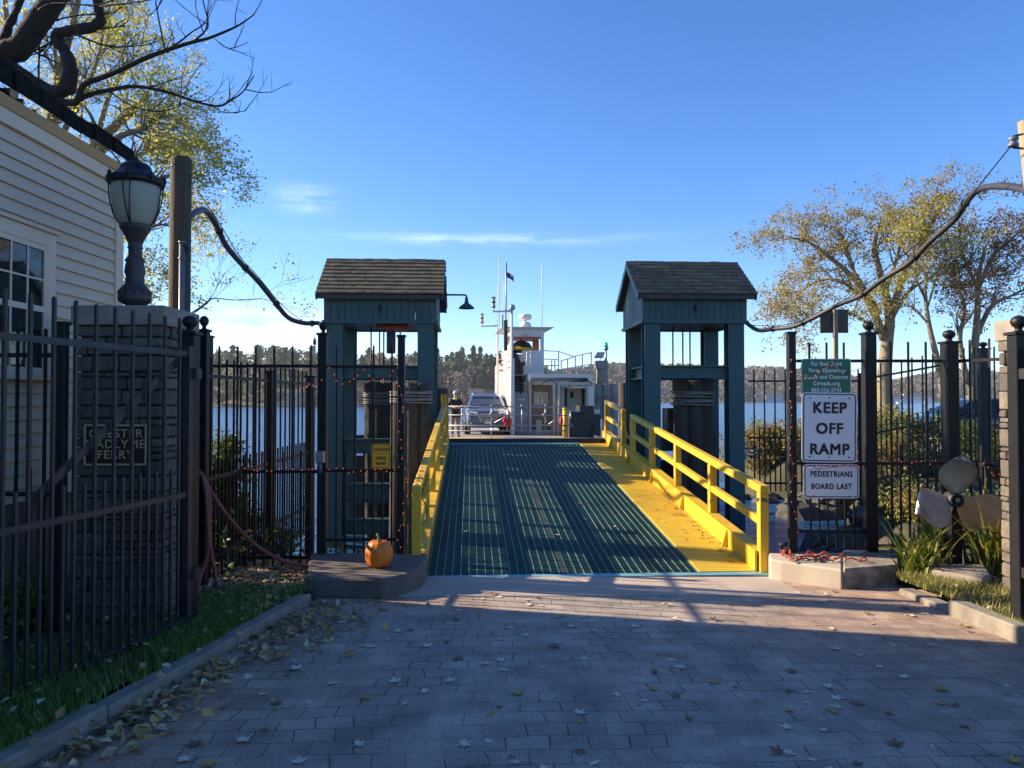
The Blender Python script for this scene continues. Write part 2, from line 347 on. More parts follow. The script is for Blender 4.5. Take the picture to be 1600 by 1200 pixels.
# ------------------------------------------------------------------ special materials
def node_mat(name):
    m = bpy.data.materials.new(name); m.use_nodes = True
    return m, m.node_tree, m.node_tree.nodes['Principled BSDF']
def paver_material():
    m, t, b = node_mat('brick_paving'); N = t.nodes.new; L = t.links.new
    tcn = N('ShaderNodeTexCoord'); mp = N('ShaderNodeMapping'); mp.inputs['Rotation'].default_value = (0, 0, R(-2.5)); L(tcn.outputs['Object'], mp.inputs[0])
    # slight waviness of the courses
    nw = N('ShaderNodeTexNoise'); nw.inputs['Scale'].default_value = .9; nw.inputs['Detail'].default_value = 2; L(mp.outputs[0], nw.inputs['Vector'])
    vs_ = N('ShaderNodeVectorMath'); vs_.operation = 'MULTIPLY_ADD'; vs_.inputs[1].default_value = (.30, .16, 0); L(nw.outputs['Color'], vs_.inputs[0]); L(mp.outputs[0], vs_.inputs[2])
    nj = N('ShaderNodeTexNoise'); nj.inputs['Scale'].default_value = 22; nj.inputs['Detail'].default_value = 2; L(mp.outputs[0], nj.inputs['Vector'])
    vj = N('ShaderNodeVectorMath'); vj.operation = 'MULTIPLY_ADD'; vj.inputs[1].default_value = (.020, .016, 0); L(nj.outputs['Color'], vj.inputs[0]); L(vs_.outputs[0], vj.inputs[2])
    br = N('ShaderNodeTexBrick'); br.inputs['Scale'].default_value = 1.0
    br.inputs['Brick Width'].default_value = .205; br.inputs['Row Height'].default_value = .162; br.inputs['Mortar Size'].default_value = .0036
    br.inputs['Mortar Smooth'].default_value = .3; br.inputs['Bias'].default_value = 0; br.offset = .5
    br.inputs['Color1'].default_value = (.40, .335, .275, 1); br.inputs['Color2'].default_value = (.32, .265, .22, 1); br.inputs['Mortar'].default_value = (.12, .095, .082, 1)
    L(vj.outputs[0], br.inputs['Vector'])
    jn = N('ShaderNodeTexNoise'); jn.inputs['Scale'].default_value = 2.6; jn.inputs['Detail'].default_value = 4; L(mp.outputs[0], jn.inputs['Vector'])
    jm = N('ShaderNodeMapRange'); L(jn.outputs['Fac'], jm.inputs[0]); jm.inputs[1].default_value = .40; jm.inputs[2].default_value = .60; jm.inputs[3].default_value = .0008; jm.inputs[4].default_value = .0050; L(jm.outputs[0], br.inputs['Mortar Size'])
    # redder towards the edges where tyres do not polish it, with broad blotches
    nl = N('ShaderNodeTexNoise'); nl.inputs['Scale'].default_value = .55; nl.inputs['Detail'].default_value = 4; L(tcn.outputs['Object'], nl.inputs['Vector'])
    sx = N('ShaderNodeSeparateXYZ'); L(tcn.outputs['Object'], sx.inputs[0])
    a1 = N('ShaderNodeMath'); a1.operation = 'SUBTRACT'; L(sx.outputs[0], a1.inputs[0]); a1.inputs[1].default_value = .7
    a2 = N('ShaderNodeMath'); a2.operation = 'ABSOLUTE'; L(a1.outputs[0], a2.inputs[0])
    a3 = N('ShaderNodeMapRange'); L(a2.outputs[0], a3.inputs[0]); a3.inputs[1].default_value = .6; a3.inputs[2].default_value = 2.8; a3.inputs[3].default_value = -.15; a3.inputs[4].default_value = .75
    a4 = N('ShaderNodeMath'); a4.operation = 'ADD'; a4.use_clamp = True; L(a3.outputs[0], a4.inputs[0])
    a5 = N('ShaderNodeMapRange'); L(nl.outputs['Fac'], a5.inputs[0]); a5.inputs[1].default_value = .35; a5.inputs[2].default_value = .65; a5.inputs[3].default_value = -.2; a5.inputs[4].default_value = .4
    L(a5.outputs[0], a4.inputs[1])
    mr = N('ShaderNodeMix'); mr.data_type = 'RGBA'; mr.blend_type = 'MULTIPLY'; L(a4.outputs[0], mr.inputs['Factor']); L(br.outputs['Color'], mr.inputs['A']); mr.inputs['B'].default_value = (1.13, .92, .80, 1)
    # grit
    ng = N('ShaderNodeTexNoise'); ng.inputs['Scale'].default_value = 95; ng.inputs['Detail'].default_value = 3; ng.inputs['Roughness'].default_value = .8; L(tcn.outputs['Object'], ng.inputs['Vector'])
    g2 = N('ShaderNodeMapRange'); L(ng.outputs['Fac'], g2.inputs[0]); g2.inputs[1].default_value = .3; g2.inputs[2].default_value = .7; g2.inputs[3].default_value = .55; g2.inputs[4].default_value = 1.42
    mg = N('ShaderNodeMix'); mg.data_type = 'RGBA'; mg.blend_type = 'MULTIPLY'; mg.inputs['Factor'].default_value = 1; L(mr.outputs['Result'], mg.inputs['A']); L(g2.outputs[0], mg.inputs['B'])
    nb = N('ShaderNodeTexNoise'); nb.inputs['Scale'].default_value = 3.2; nb.inputs['Detail'].default_value = 6; L(tcn.outputs['Object'], nb.inputs['Vector'])
    g3 = N('ShaderNodeMapRange'); L(nb.outputs['Fac'], g3.inputs[0]); g3.inputs[1].default_value = .3; g3.inputs[2].default_value = .7; g3.inputs[3].default_value = .68; g3.inputs[4].default_value = 1.22
    mg2 = N('ShaderNodeMix'); mg2.data_type = 'RGBA'; mg2.blend_type = 'MULTIPLY'; mg2.inputs['Factor'].default_value = 1; L(mg.outputs['Result'], mg2.inputs['A']); L(g3.outputs[0], mg2.inputs['B'])
    L(mg2.outputs['Result'], b.inputs['Base Color']); b.inputs['Roughness'].default_value = .78; b.inputs['Specular IOR Level'].default_value = .35
    ad = N('ShaderNodeMath'); ad.operation = 'MULTIPLY_ADD'; L(br.outputs['Fac'], ad.inputs[0]); ad.inputs[1].default_value = -1.0
    sc_ = N('ShaderNodeMath'); sc_.operation = 'MULTIPLY'; L(ng.outputs['Fac'], sc_.inputs[0]); sc_.inputs[1].default_value = .55; L(sc_.outputs[0], ad.inputs[2])
    bp = N('ShaderNodeBump'); bp.inputs['Strength'].default_value = .75; bp.inputs['Distance'].default_value = .006; L(ad.outputs[0], bp.inputs['Height']); L(bp.outputs[0], b.inputs['Normal'])
    return m
K['paving'] = paver_material()
def water_material():
    m, t, b = node_mat('river_water'); N = t.nodes.new; L = t.links.new
    tcn = N('ShaderNodeTexCoord'); mp = N('ShaderNodeMapping'); mp.inputs['Scale'].default_value = (.55, 1.5, 1); L(tcn.outputs['Object'], mp.inputs[0])
    n1 = N('ShaderNodeTexNoise'); n1.inputs['Scale'].default_value = 1.6; n1.inputs['Detail'].default_value = 5; n1.inputs['Roughness'].default_value = .6; n1.inputs['Distortion'].default_value = .3; L(mp.outputs[0], n1.inputs['Vector'])
    n2 = N('ShaderNodeTexNoise'); n2.inputs['Scale'].default_value = .22; n2.inputs['Detail'].default_value = 3; L(mp.outputs[0], n2.inputs['Vector'])
    ad = N('ShaderNodeMath'); ad.operation = 'MULTIPLY_ADD'; L(n2.outputs['Fac'], ad.inputs[0]); ad.inputs[1].default_value = 1.2; L(n1.outputs['Fac'], ad.inputs[2])
    bp = N('ShaderNodeBump'); bp.inputs['Strength'].default_value = 1.0; bp.inputs['Distance'].default_value = .16; L(ad.outputs[0], bp.inputs['Height']); L(bp.outputs[0], b.inputs['Normal'])
    b.inputs['Base Color'].default_value = (.018, .085, .21, 1); b.inputs['Roughness'].default_value = .16; b.inputs['IOR'].default_value = 1.33
    b.inputs['Specular IOR Level'].default_value = .42
    return m
K['water'] = water_material()
K['earth'] = mat('bank_earth', (.075, .058, .04), .95, 0, (.04, .05, .02), 1.3, .5, .8, 8, bdist=.05)
K['rock'] = mat('shore_rock', (.11, .10, .09), .92, 0, (.05, .048, .045), 3, .5, .7, 9)
K['forest'] = mat('far_wood_floor', (.12, .09, .055), .95, 0, (.06, .065, .03), .05, .5)
K['road'] = mat('driveway', (.36, .29, .24), .9, 0, (.28, .22, .18), 1.2, .4)

# ------------------------------------------------------------------ terrain
def sstep(e0, e1, x):
    t = np.clip((x - e0) / (e1 - e0), 0, 1); return t * t * (3 - 2 * t)
WATER_Z = -1.3
def land_h(x, y):
    x = np.asarray(x, float); y = np.asarray(y, float)
    base = np.where(y < 8.4, -.0354 * y, -.2974)
    # left bank, shoreline about y = 11
    base_l = base - .03 * np.clip(y - 8.4, 0, 9)
    base_l = base_l + .5 * sstep(-3.4, -4.4, x) * sstep(9, 6, y)
    yl = 11.0 + .8 * np.sin(x * .7) + np.clip(-x - 5, 0, 40) * .12
    s_l = np.where(x < -1.05, yl - y, -9.0)
    s_l = np.where((x >= -2.0) & (x < -1.0), np.minimum(s_l, 9.2 - y), s_l)
    # ramp mouth ends in an abutment wall
    s_m = np.where((x >= -1.05) & (x < 3.1), (8.25 - y) * 20, -99.0)
    # right bank
    fy = np.interp(y, [-20, 8.3, 8.5, 11, 14, 19, 21, 22.5, 26, 28, 35, 60, 90], [2.9, 2.9, 4.0, 5.0, 6.3, 8.8, 9.2, 7.6, 7.8, 9.6, 15, 46, 120])
    s_r = np.where(x >= 3.1, (x - fy) * .8, -9.0)
    s_r = np.where((x >= 3.1) & (y < 9.0), np.maximum(s_r, (8.6 - y) * 1.5), s_r)
    hr = base + .30 * sstep(6.5, 12, x) * sstep(7, 16, y) + .28 * sstep(12, 18, x)*sstep(5,9,y)
    hr = np.where(y > 19, hr + .12, hr)
    h = np.where(x < -1.05, base_l, np.where(x < 3.1, base, hr))
    s = np.where(x < -1.05, s_l, np.where(x < 3.1, s_m, s_r))
    s = np.where(y < 8.2, 9.0, s)
    k = sstep(-1.4, .9, s)
    return -2.4 + k * (h + 2.4)
def ground_mesh():
    xs = np.concatenate([np.linspace(-60, -12, 33)[:-1], np.linspace(-12, 14, 131)[:-1], np.linspace(14, 130, 60)])
    ys = np.concatenate([np.linspace(-30, -2, 15)[:-1], np.linspace(-2, 30, 161)[:-1], np.linspace(30, 130, 51)])
    gx, gy = np.meshgrid(xs, ys); h = land_h(gx, gy)
    rng = np.random.default_rng(3)
    h = h - .06 - (rng.random(h.shape) * .05) * (h < -.36)
    nx, ny = len(xs), len(ys); mb = MB()
    mb.v = [tuple(q) for q in np.stack([gx.ravel(), gy.ravel(), h.ravel()], 1)]
    for j in range(ny - 1):
        for i in range(nx - 1):
            a = j * nx + i; mb.f.append([a, a + 1, a + nx + 1, a + nx]); mb.sm.append(True)
    return mb
struct(ground_mesh(), 'ground', K['earth'])
def LH(x, y): return float(land_h(x, y)) - .06
wm = MB(); wm.add([(-3000, 2, WATER_Z), (3000, 2, WATER_Z), (3000, 2500, WATER_Z), (-3000, 2500, WATER_Z)], [(0, 1, 2, 3)]); struct(wm, 'river', K['water'])
bm_ = MB(); bm_.add([(-3000, -200, -3), (3000, -200, -3), (3000, 2600, -3), (-3000, 2600, -3)], [(0, 1, 2, 3)]); struct(bm_, 'river_bed', K['earth'])

# paved approach
KLX = lambda y: -2.31 + .139 * (y - 3.58)      # inner face of the left kerb
pv = MB(); ys = [-8 + i * .5 for i in range(31)] + [7.22]
for i in range(len(ys) - 1):
    a, b = ys[i], ys[i + 1]
    pv.add([(KLX(a) - .04, a, gz(a)), (3.88, a, gz(a)), (3.88, b, gz(b)), (KLX(b) - .04, b, gz(b))], [(0, 1, 2, 3)])
# corner of paving to the right of the ramp mouth
pv.add([(2.85, 7.22, gz(7.22)), (4.15, 7.22, gz(7.22)), (4.15, 7.9, gz(7.9)), (2.85, 7.9, gz(7.9))], [(0, 1, 2, 3)])
struct(pv, 'paved_road', K['paving'])
ap = MB()
ap.prism([(-1.12, 7.224), (2.848, 7.224), (2.848, 8.12), (-.98, 8.12)], -.6, 0)
for i, p in enumerate(ap.v):
    if p[2] > -.3: ap.v[i] = (p[0], p[1], gz(p[1]) + .006)
struct(ap, 'concrete_apron', mat('tan_concrete', (.46, .38, .31), .9, 0, (.36, .29, .235), 2.2, .4, .35, 80))

# kerbs: granite lengths butted end to end
def kerb_stone(a, b, wd, h, label, i):
    mb = MB(); a, b = Vector(a), Vector(b); t = (b - a).normalized(); n = Vector((-t.y, t.x, 0))
    rr = random.Random(i); p = []
    for e in (a + t * .006, b - t * .006):
        z = gz(e.y); j = rr.uniform(-.008, .008)
        p.append([(e + n * 0), (e + n * wd)])
        p[-1] = [Vector((q.x, q.y, z)) for q in p[-1]]
    lo = [p[0][0], p[1][0], p[1][1], p[0][1]]
    hh = h + rr.uniform(-.012, .012)
    mb.hexa([q - Vector((0, 0, .12)) for q in lo] + [q + Vector((0, 0, hh)) for q in lo])
    return mb
pts = [(KLX(y), y) for y in (1.0, 2.6, 4.15, 5.55, 6.9)]
lbl = ['granite kerb length beside the mown verge below the open gate, nearest the viewer', 'weathered granite kerb length along the left verge with leaves heaped against it',
       'granite kerb length on the left half buried by turf', 'far granite kerb length on the left ending at the concrete block with the pumpkin']
for i in range(4):
    solo(kerb_stone((*pts[i], 0), (*pts[i + 1], 0), .13, .105, '', i), 'kerb_stone', K['granite'], lbl[i], 'kerb', 'granite kerb stones', bevel=.014)
rk = [(3.83, 1.2), (3.83, 3.3), (3.83, 5.35), (3.81, 6.55), (3.80, 7.35)]
lbl = ['granite kerb length on the right below the open gate leaf, out towards the viewer', 'granite kerb length at the right edge of the paving beside dry grass',
       'sunlit granite kerb length at the front of the right grass patch', 'low granite kerb length on the right, grass spilling over it near the concrete block']
for i in range(4):
    solo(kerb_stone((*rk[i + 1], 0), (*rk[i], 0), .15, .12 if i < 3 else .05, '', i + 9), 'kerb_stone', K['granite'], lbl[i], 'kerb', 'granite kerb stones', bevel=.014)

# ------------------------------------------------------------------ verges, litter and turf
rg = random.Random(11)
def verge(xa, xb, y0, y1, n=14, up=.105):
    mb = MB()
    for i in range(n):
        a, b = fr(y0, y1, i / n), fr(y0, y1, (i + 1) / n)
        mb.add([(xa(a), a, gz(a) + up), (xb(a), a, gz(a) + up), (xb(b), b, gz(b) + up), (xa(b), b, gz(b) + up)], [(0, 1, 2, 3)], True)
    return mb
K['turf'] = mat('turf', (.045, .075, .015), .95, 0, (.07, .05, .03), 3.5, .5, .8, 60)
K['turf_dry'] = mat('dry_turf', (.13, .12, .045), .95, 0, (.10, .07, .04), 4, .5, .8, 60)
K['bed'] = mat('leafy_bed', (.07, .048, .03), .95, 0, (.11, .075, .045), 9, .5, .9, 40)
struct(verge(lambda y: -9.0, lambda y: KLX(y) - .145, -4, 7.0, 20), 'left_verge', K['turf'])
lb = MB(); lb.add([(-4.6, 7.0, gz(7) + .105), (-1.86, 7.0, gz(7) + .105), (-1.95, 8.9, -.27), (-4.6, 8.9, -.27)], [(0, 1, 2, 3)])
lb.add([(-4.6, 8.9, -.27), (-1.95, 8.9, -.27), (-2.0, 9.5, -.40), (-4.6, 10.4, -.40)], [(0, 1, 2, 3)]); struct(lb, 'planting_bed', K['bed'])
struct(verge(lambda y: 3.975, lambda y: 9.0, -4, 7.9, 20, .10), 'right_verge', K['turf_dry'])

def blades(n, area, h, mat_, name, label, zf, wd=.006, lean=.5, seed=1):
    r = random.Random(seed); mb = MB()
    for _ in range(n):
        x, y = area(r)
        z = zf(x, y); a = r.uniform(0, 6.283); hh = h * r.uniform(.45, 1.25); l = r.uniform(.1, lean) * hh
        dx, dy = math.cos(a), math.sin(a); ww = wd * r.uniform(.7, 1.3)
        p = Vector((x, y, z - .01)); s = Vector((-dy, dx, 0)) * ww
        m_ = p + Vector((dx * l * .35, dy * l * .35, hh * .6)); tp = p + Vector((dx * l, dy * l, hh))
        mb.add([p - s, p + s, m_ + s * .7, m_ - s * .7, tp], [(0, 1, 2, 3), (3, 2, 4)])
    return struct_stuff(mb, name, mat_, label)
def struct_stuff(mb, name, m, label):
    o = mb.build(name, m); o['kind'] = 'stuff'; o['label'] = label; o['category'] = 'ground cover'; return o
def left_area(r):
    while True:
        y = r.uniform(2.2, 7.1) ** 1.0; x = KLX(y) - .10 - abs(r.gauss(0, .42))
        if r.random() < .55 + .45 * math.sin(x * 5 + y * 2.3) and x > -4: return x, y
blades(19000, left_area, .075, K['grass'], 'grass', 'short green grass growing between the left kerb and the open gate', lambda x, y: gz(y) + .105, .0045, .8, 5)
def right_area(r):
    while True:
        y = r.uniform(3.5, 7.85); x = 3.93 + abs(r.gauss(0, .55))
        if r.random() < .55 + .45 * math.sin(x * 4 + y * 3.1) and x < 6: return x, y
blades(11000, right_area, .085, K['grass_dry'], 'dry_grass', 'sunlit dry yellow green grass behind the right kerb', lambda x, y: gz(y) + .10, .005, .9, 6)

def leaf_quads(n, area, size, zf, seed, tilt=.6):
    r = random.Random(seed); mb = MB()
    for _ in range(n):
        x, y = area(r); z = zf(x, y) + abs(r.gauss(0, .012)) + .012; s = size * r.uniform(.5, 1.2)
        q = Quaternion((r.gauss(0, 1), r.gauss(0, 1), 0.01), r.gauss(0, tilt)) @ Quaternion((0, 0, 1), r.uniform(0, 6.28))
        c = Vector((x, y, z)); k = r.uniform(.1, .5) * s
        pts = [(-s, 0, 0), (-.25 * s, -.62 * s, k), (s * 1.0, 0, 0), (-.1 * s, .6 * s, k * .8)]
        mb.add([c + q @ Vector(p) for p in pts], [(0, 1, 2), (0, 2, 3)])
    return mb
def bed_area(r):
    while True:
        x, y = r.uniform(-4.4, -1.9), r.uniform(5.9, 9.3)
        if x < KLX(y) - .16 and (y > 6.9 or r.random() < .5): return x, y
bz = lambda x, y: (gz(y) + .105 if y < 7 else fr(gz(7) + .105, -.27, (y - 7) / 1.9)) if y < 8.9 else -.33
struct_stuff(leaf_quads(3600, bed_area, .042, bz, 21), 'leaf_litter', K['litter'], 'brown leaf litter covering the bed behind the iron fence')
def heap_area(r):
    while True:
        y = r.choice([r.gauss(4.35, .45), r.gauss(6.0, .5), r.uniform(3.4, 7.0)])
        x = KLX(y) + abs(r.gauss(0, .17 if y < 5.2 else .36)) + .01
        if 3.2 < y < 7.15: return x, y
struct_stuff(leaf_quads(760, heap_area, .040, lambda x, y: gz(y), 22), 'leaf_drift', K['litter'], 'drift of fallen leaves swept against the left kerb')
struct_stuff(leaf_quads(260, lambda r: (r.uniform(-3.6, -1.95) + 0, r.uniform(2.6, 7.0)), .036, lambda x, y: gz(y) + .13, 24), 'leaf_scatter', K['litter'], 'fallen leaves lying in the green grass by the gate')
struct_stuff(leaf_quads(420, lambda r: (r.uniform(3.97, 5.6), r.uniform(4.5, 7.9)), .034, lambda x, y: gz(y) + .11, 25), 'leaf_scatter', K['litter'], 'fallen leaves lying in the dry grass behind the right kerb')

# single leaves on the paving
def maple(size):
    mb = MB(); r = random.Random(7)
    out = []
    lobes = [(90, 1.0), (38, .85), (142, .85), (-12, .62), (192, .62), (-62, .35), (242, .35)]
    angs = sorted(lobes, key=lambda q: q[0])
    for i, (a, l) in enumerate(angs):
        b, l2 = angs[(i + 1) % len(angs)]
        if b < a: b += 360
        out.append((a, l)); out.append((a + 13, l * .74)); out.append(((a + b) / 2, min(l, l2) * .55)); out.append((b - 13, l2 * .74))
    ring = [Vector((math.cos(R(a)) * l * size, math.sin(R(a)) * l * size, .010 + .16 * size * l * l * abs(math.sin(R(a * 1.5))))) for a, l in out]
    n = len(ring); mb.add([Vector((0, -.1 * size, .006))] + ring, [(0, 1 + i, 1 + (i + 1) % n) for i in range(n)], True)
    mb.tube([(0, -.1 * size, .006), (.05 * size, -.6 * size, .012), (.12 * size, -1.0 * size, .006)], .0018, 4)
    return mb
kinds = [('dead_leaf', 'pale curled maple leaf lying alone on the grey brick paving'), ('dead_leaf2', 'yellow orange maple leaf lying on the brick paving'), ('dead_leaf3', 'dark brown dried leaf lying on the brick paving')]
protos = []
for k, l in kinds:
    o = maple(.064).build('fallen_leaf', K[k]); tag(o, l, 'leaf', 'fallen leaves on the paving'); protos.append([o, False])
r = random.Random(31)
for i in range(190):
    while True:
        y = 3.4 + 4.2 * r.random() ** 1.3; x = r.uniform(-2.3, 3.8)
        if KLX(y) + .1 < x: break
    k = r.choices([0, 1, 2], [.62, .16, .22])[0]; pr = protos[k]
    o = pr[0] if not pr[1] else copy_tree(pr[0]); pr[1] = True
    s = r.uniform(.5, 1.15); o.scale = (s, s * r.uniform(.55, 1), s * r.uniform(.4, 1.5)); o.location = (x, y, gz(y)); o.rotation_euler = (0, 0, r.uniform(0, 6.28))

# ------------------------------------------------------------------ far shore
def hill_profile(px):
    return np.interp(px, [-700, 200, 350, 420, 470, 540, 620, 700, 790, 860, 960, 1050, 1150, 1250, 1330, 1400, 1480, 1560, 1800, 2400],
                     [570, 575, 574, 560, 563, 574, 575, 576, 577, 588, 573, 575, 576, 581, 592, 598, 582, 586, 590, 600])
def shore_d(px):
    return np.interp(px, [-700, 350, 520, 800, 880, 960, 1100, 1700, 2400], [240, 285, 300, 330, 420, 560, 690, 720, 700])
def hill_point(px, t):
    """t 0 at the waterline .. 1 at the ridge"""
    d0 = shore_d(px); d1 = d0 + np.where(px < 850, 130, 420)
    zr = EYE + (624 - hill_profile(px)) / F * d1
    d = d0 + (d1 - d0) * t
    z = WATER_Z + .6 * np.minimum(1, t * 30) + (zr - WATER_Z - .6) * sstep(.02, 1.0, t) ** .9
    return (px - 800) / F * d, d, z
hm = MB(); cols = np.linspace(-700, 2400, 156); rows = [-.02, 0, .02, .06, .14, .25, .4, .55, .7, .85, 1.0, 1.25]
for t in rows:
    for px in cols:
        x, y, z = hill_point(px, max(0, min(t, 1)))
        if t < 0: z = -2.2
        if t > 1: d = y * 1.25; x, y, z = x * 1.25, d, z * .7
        hm.v.append((float(x), float(y), float(z)))
nc = len(cols)
for j in range(len(rows) - 1):
    for i in range(nc - 1):
        a = j * nc + i; hm.f.append([a, a + 1, a + nc + 1, a + nc]); hm.sm.append(True)
struct(hm, 'hills', K['forest'])
# ------------------------------------------------------------------ vegetation
def leaf_cloud(mb, centres, per, spread, size, r, flat=.0):
    for c in centres:
        for _ in range(per):
            p = Vector(c) + Vector((r.gauss(0, spread), r.gauss(0, spread), r.gauss(0, spread * .8)))
            s = size * r.uniform(.6, 1.3)
            q = Quaternion((r.gauss(0, 1), r.gauss(0, 1), r.gauss(0, 1)), r.uniform(0, 3.14))
            mb.add([p + q @ Vector(v) for v in ((-s * .5, 0, 0), (0, -s * .35, .1 * s), (s * .6, 0, 0), (0, s * .35, .1 * s))], [(0, 1, 2, 3)])
def grow(wood, tips, p, d, L, rad, lev, maxlev, r, up=.12, wig=.22, split=(2, 3), ang=(22, 48), shrink=.72, nseg=5):
    pts = [p.copy()]; rads = [rad]
    for i in range(nseg):
        d = (d + Vector((r.gauss(0, wig), r.gauss(0, wig), r.gauss(0, wig) + up)) * .5).normalized()
        p = p + d * L / nseg; pts.append(p.copy()); rads.append(max(.004, rad * (1 - .45 * (i + 1) / nseg)))
    wood.tube(pts, rads, 8 if lev == 0 else (6 if lev == 1 else (4 if lev < 4 else 3)), caps=False)
    if lev >= maxlev:
        tips.append(p); tips.append(pts[nseg // 2]); return
    if lev >= maxlev - 1: tips.append(p)
    k = r.randint(*split)
    for i in range(k):
        ax = d.orthogonal().normalized(); ax.rotate(Quaternion(d, 6.283 * (i + r.random() * .7) / k))
        nd = d.copy(); nd.rotate(Quaternion(ax, R(r.uniform(*ang))))
        st = nseg if i == 0 else r.randint(max(1, nseg // 2), nseg)
        grow(wood, tips, pts[st].copy(), nd, L * shrink * r.uniform(.8, 1.15), rads[st] * (.82 if i == 0 else .62), lev + 1, maxlev, r, up, wig, split, ang, shrink, nseg)

def make_tree(name, label, base, stems, maxlev, seed, bark, leafm, per, spread, lsize, up=.1, wig=.2, split=(2, 3), ang=(20, 46), shrink=.74, group=None, cat='tree', keep=1.0, bare=1):
    r = random.Random(seed); t = thing(name, label, cat, base, 0, group)
    wood = MB(); tips = []
    for (off, d, L, rad) in stems:
        grow(wood, tips, Vector(base) + Vector(off), Vector(d).normalized(), L, rad, 0, maxlev, r, up, wig, split, ang, shrink)
    wood.build('trunk', bark, t)
    zs = sorted(q.z for q in tips); zc = zs[int(len(zs) * bare)] if bare < 1 else 1e9
    lm = MB(); tips = [q for q in tips if r.random() < keep * (1 if q.z < zc else .12)]
    leaf_cloud(lm, tips, per, spread, lsize, r)
    lm.build('crown', leafm, t)
    return t
def smooth(pts, k=4):
    out = []
    for i in range(len(pts) - 1):
        p0 = pts[max(0, i - 1)]; p1 = pts[i]; p2 = pts[i + 1]; p3 = pts[min(len(pts) - 1, i + 2)]
        for j in range(k):
            u = j / k
            out.append(tuple(.5 * ((2 * p1[a]) + (-p0[a] + p2[a]) * u + (2 * p0[a] - 5 * p1[a] + 4 * p2[a] - p3[a]) * u * u + (-p0[a] + 3 * p1[a] - 3 * p2[a] + p3[a]) * u ** 3) for a in range(len(p1))))
    out.append(tuple(pts[-1])); return out
def traced_tree(name, label, base, limbs, d, seed, bark, leafm, per, lsize, nsub, subL, keep=.75, bare=1, depth=1.4, shrink=.66, up=.05, spread=.13, group=None):
    """trunk and main limbs follow the photographed tree; each limb carries its own branchlets, spread in depth"""
    r = random.Random(seed); t = thing(name, label, 'tree', base, 0, group); wood = MB(); tips = []
    for li, (pts, r0, r1) in enumerate(limbs):
        off = r.uniform(-depth, depth) if li else 0; n = len(pts); W = []
        sm = smooth([(x, y, i / (n - 1)) for i, (x, y) in enumerate(pts)], 4)
        for x, y, u in sm: W.append(P(x, y, d + off * u) if not (li == 0 and u < .01) else Vector(base) - Vector((0, 0, .2)))
        wood.tube(W, [fr(r0, r1, i / (len(W) - 1)) for i in range(len(W))], 8 if li == 0 else 6)
        ns = nsub if li else max(3, nsub // 3)
        for k in range(ns):
            u = r.uniform(.28 if li else .6, 1.0) if k else 1.0; i = int(min(u * (len(W) - 1), len(W) - 2)); p = W[i].lerp(W[i + 1], u * (len(W) - 1) - i)
            dr = (W[i + 1] - W[i]).normalized(); dr = (dr * r.uniform(.3, 1.0) + Vector((r.gauss(0, .55), r.gauss(0, .8), r.gauss(0, .45) + .25))).normalized()
            grow(wood, tips, p, dr, subL * r.uniform(.6, 1.15), max(.012, fr(r0, r1, u) * .5), 1, 4, r, up, .3, (2, 3), (20, 50), shrink, 4)
    wood.build('trunk', bark, t)
    zs = sorted(q.z for q in tips); zc = zs[int(len(zs) * bare)] if bare < 1 else 1e9
    tips = [q for q in tips if r.random() < keep * (1 if q.z < zc else .2)]
    lm = MB(); leaf_cloud(lm, tips, per, spread, lsize, r); lm.build('crown', leafm, t)
    return t
b = Vector((PX(1384, 26.5), 26.5, LH(PX(1384, 26.5), 26.5)))
traced_tree('sycamore', 'tall many stemmed sycamore with thin yellow leaves right of the keep off ramp sign', b,
  [([(1384, 645), (1382, 590), (1386, 535), (1390, 490), (1376, 430), (1366, 385), (1376, 345)], .30, .04), ([(1381, 530), (1366, 490), (1338, 440), (1300, 405), (1262, 378), (1236, 372)], .15, .03), ([(1388, 515), (1396, 480), (1416, 420), (1444, 370), (1464, 335), (1474, 318)], .16, .035),
   ([(1376, 490), (1335, 452), (1296, 436), (1264, 446), (1244, 464)], .09, .02), ([(1392, 500), (1420, 455), (1462, 428), (1492, 395)], .09, .02), ([(1370, 480), (1332, 420), (1320, 380), (1308, 355)], .08, .02), ([(1384, 455), (1400, 408), (1410, 370), (1418, 345)], .08, .02), ([(1372, 520), (1330, 490), (1280, 492), (1245, 505)], .06, .015)],
  26.5, 4, K['bark_pale'], K['leaf_gold'], 8, .085, 16, .92, keep=.68, bare=.86)
b = Vector((PX(1480, 24.5), 24.5, LH(PX(1480, 24.5), 24.5)))
traced_tree('leaning_tree', 'slim pale tree leaning left behind the fence, between the sycamore and the forked tree', b,
  [([(1480, 650), (1466, 570), (1452, 510), (1446, 460), (1450, 420)], .13, .03), ([(1450, 505), (1425, 480), (1395, 468)], .05, .015), ([(1449, 480), (1462, 440), (1478, 410)], .05, .015), ([(1447, 470), (1430, 430), (1432, 400)], .05, .015)], 24.5, 9, K['bark_pale'], K['leaf_yg'], 6, .08, 9, .95, keep=.6)
b = Vector((PX(1517, 25.5), 25.5, LH(PX(1517, 25.5), 25.5)))
traced_tree('forked_tree', 'forked tree with browner leaves above the parked dark car', b,
  [([(1517, 650), (1522, 560), (1527, 490), (1528, 440), (1538, 390)], .17, .04), ([(1512, 600), (1500, 530), (1508, 480), (1492, 440)], .10, .02), ([(1524, 530), (1548, 480), (1580, 462), (1612, 448)], .10, .02), ([(1527, 455), (1552, 400), (1582, 372), (1605, 350)], .08, .02), ([(1528, 450), (1505, 400), (1498, 350)], .07, .02), ([(1530, 430), (1560, 430), (1600, 415)], .06, .015)], 25.5, 14, K['bark_pale'], K['leaf_rust'], 7, .085, 13, .95, keep=.7)
b = Vector((-14.0, 20.5, .2))
